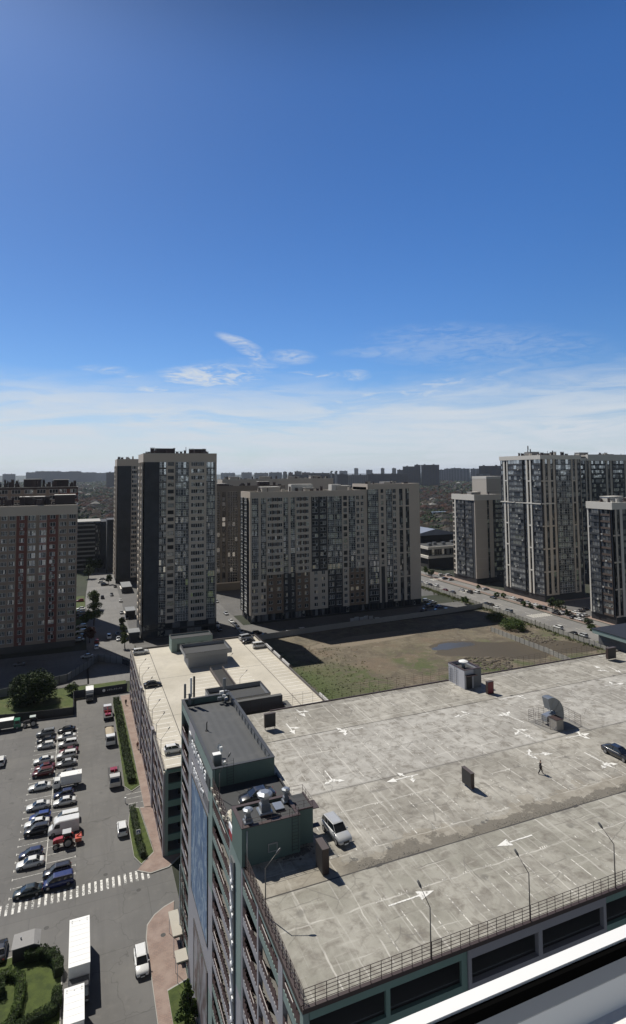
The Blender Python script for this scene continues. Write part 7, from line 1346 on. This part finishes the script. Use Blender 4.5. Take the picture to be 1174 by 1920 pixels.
for s in (-1.6, 0, 1.6): q.bar((0, s, 0), (0, s, 11), .05)
obj('lattice', q, DKM, t); q = MB(); q.bar((-.1, 1.7, 3), (-.1, 1.7, 11), .07); obj('edge_strip', q, SIGNW, t)
t = thing('road_sign', 'square pedestrian crossing sign on the small grass island', 'sign', (*G(259, 1584).xy, .14)); q = MB(); q.bar((0, 0, 0), (0, 0, 2.4), .03); obj('post', q, GALV, t); q = MB(); q.box(-.38, .38, -.04, 0, 1.7, 2.46); obj('plate', q, WHITE, t); q = MB(); q.box(-.28, .28, -.05, -.041, 1.8, 2.36); obj('blue_field', q, mat('sign_blue', (.02, .06, .2), .5), t); q = MB(); q.poly([(-.2, -.06, 1.86), (.2, -.06, 1.86), (0, -.06, 2.25)]); obj('triangle', q, SIGNW, t)
t = thing('small_post', 'low white barrier post at the ramp beside the grass island', 'post', (*G(235, 1506).xy, 0)); q = MB(); q.tube([(0, 0, 0), (0, 0, .9)], .09, 8); obj('post', q, WHITE, t); q = MB(); q.box(-.15, .15, -.15, .15, .9, 1.1); obj('cap', q, WHITE, t)
# podium kiosks along the pavement of the tall tower
for (px, py, w_, d_, h, lb) in ((238, 1112, 5, 16, 3.2, 'low dark kiosk with grey roof beside the charcoal tower, farthest of three'), (245, 1160, 4, 8, 3.4, 'low dark kiosk at the foot of the tallest left tower, middle of three'), (252, 1203, 4, 6, 3.4, 'low kiosk with pale awning at the foot of the tallest left tower, nearest of three')):
    g = G(px, py); t = thing('kiosk', lb, 'kiosk', (g.x, g.y, 0)); q = MB(); q.box(-w_/2, w_/2, 0, d_, 0, h); obj('wall', q, DGREY, t); q = MB(); q.box(-w_/2-.2, w_/2+.2, -.2, d_+.2, h+.001, h+.25); obj('roof', q, mat('kiosk_roof', (.20, .21, .22), .7), t); q = MB(); q.box(-w_/2-.9, -w_/2-.21, .2, d_*.6, h-.8, h-.7); obj('awning', q, CREAM, t)
# ------------------------------------------------------------------ people
def person(label, p, z, rz, jacket, trousers, stride=.30, sc=1.):
    t = thing('person', label, 'person', (p[0], p[1], z), rz); s = stride
    def skin(name, V, Eg, R_, m, root=0):
        me = bpy.data.meshes.new(name); me.from_pydata(V, Eg, []); o = bpy.data.objects.new(name, me); COL.objects.link(o); md = o.modifiers.new('s', 'SKIN'); o.modifiers.new('u', 'SUBSURF').levels = 1
        for i, r in enumerate(R_): me.skin_vertices[0].data[i].radius = (r, r)
        me.skin_vertices[0].data[root].use_root = True; dg = bpy.context.evaluated_depsgraph_get(); m2_ = bpy.data.meshes.new_from_object(o.evaluated_get(dg)); bpy.data.objects.remove(o); m2_.materials.clear(); m2_.materials.append(m); m2_.polygons.foreach_set('use_smooth', [True]*len(m2_.polygons)); return link(name, m2_, t)
    V = [(0, 0, .95), (0, 0, 1.18), (.01, 0, 1.40), (.02, 0, 1.50), (.04, 0, 1.58), (.04, 0, 1.72), (0, .17, 1.42), (.10, .24, 1.16), (.22, .22, .95), (.26, .21, .88), (0, -.17, 1.42), (-.10, -.24, 1.16), (-.02, -.24, .92), (.0, -.23, .85),
         (.02, .09, .90), (s*.55, .10, .50), (s*.75, .10, .09), (s*.75+.16, .10, .04), (-.01, -.09, .90), (-s*.35, -.10, .50), (-s, -.10, .12), (-s+.13, -.10, .04)]
    Eg = [(0, 1), (1, 2), (2, 3), (3, 4), (4, 5), (2, 6), (6, 7), (7, 8), (8, 9), (2, 10), (10, 11), (11, 12), (12, 13), (0, 14), (14, 15), (15, 16), (16, 17), (0, 18), (18, 19), (19, 20), (20, 21)]
    R_ = [.15, .14, .16, .06, .10, .09, .065, .05, .036, .036, .065, .05, .036, .036, .10, .07, .05, .04, .10, .07, .05, .04]
    n0 = len(V)
    for (h, yy) in ((9, .21), (13, -.23)):
        hx, hy, hz_ = V[h]
        for k in range(4): V.append((hx+.03, hy-.03+k*.02, hz_-.09-.01*(k in (1, 2)))); Eg.append((h, len(V)-1)); R_.append(.009)
        V.append((hx+.05, hy-.03*(1 if yy > 0 else -1), hz_-.03)); Eg.append((h, len(V)-1)); R_.append(.01)
    skin('body', V, Eg, R_, mat('skin', (.35, .22, .16), .6, .05))
    skin('jacket', V[0:3]+V[6:9]+V[10:13], [(0, 1), (1, 2), (2, 3), (3, 4), (4, 5), (2, 6), (6, 7), (7, 8)], [.18, .165, .18, .085, .07, .055, .085, .07, .055], jacket)
    skin('trousers', [V[0]]+V[14:17]+V[18:21], [(0, 1), (1, 2), (2, 3), (0, 4), (4, 5), (5, 6)], [.16, .115, .09, .07, .115, .09, .07], trousers)
    skin('hair', [(.015, 0, 1.66), (.01, 0, 1.75)], [(0, 1)], [.095, .08], mat('dark_hair', (.02, .015, .012), .7)); 
    for i, (a, b) in enumerate(((16, 17), (20, 21))): skin('shoe', [V[a][:2]+(.06,), V[b]], [(0, 1)], [.055, .045], mat('black_shoe', (.015, .015, .015), .6))
    t.scale = (sc, sc, sc); return t
BLKC, DBL, PNK = mat('black_cloth', (.016, .015, .016), .85), mat('dark_blue_cloth', (.025, .03, .05), .85), mat('pink_cloth', (.35, .16, .14), .85)
person('person in dark clothes striding across the main deck past white arrows', G(1014, 1451, D), D, -.35, BLKC, BLKC, .36, .88)
person('person in dark clothes walking on the pavement between long hedge and lower garage', G(236, 1322, .12), .12, S__, BLKC, DBL, .26); person('person in a pinkish top on the pavement along the lower garage', G(258, 1404, .12), .12, S__+.2, PNK, BLKC, .24)
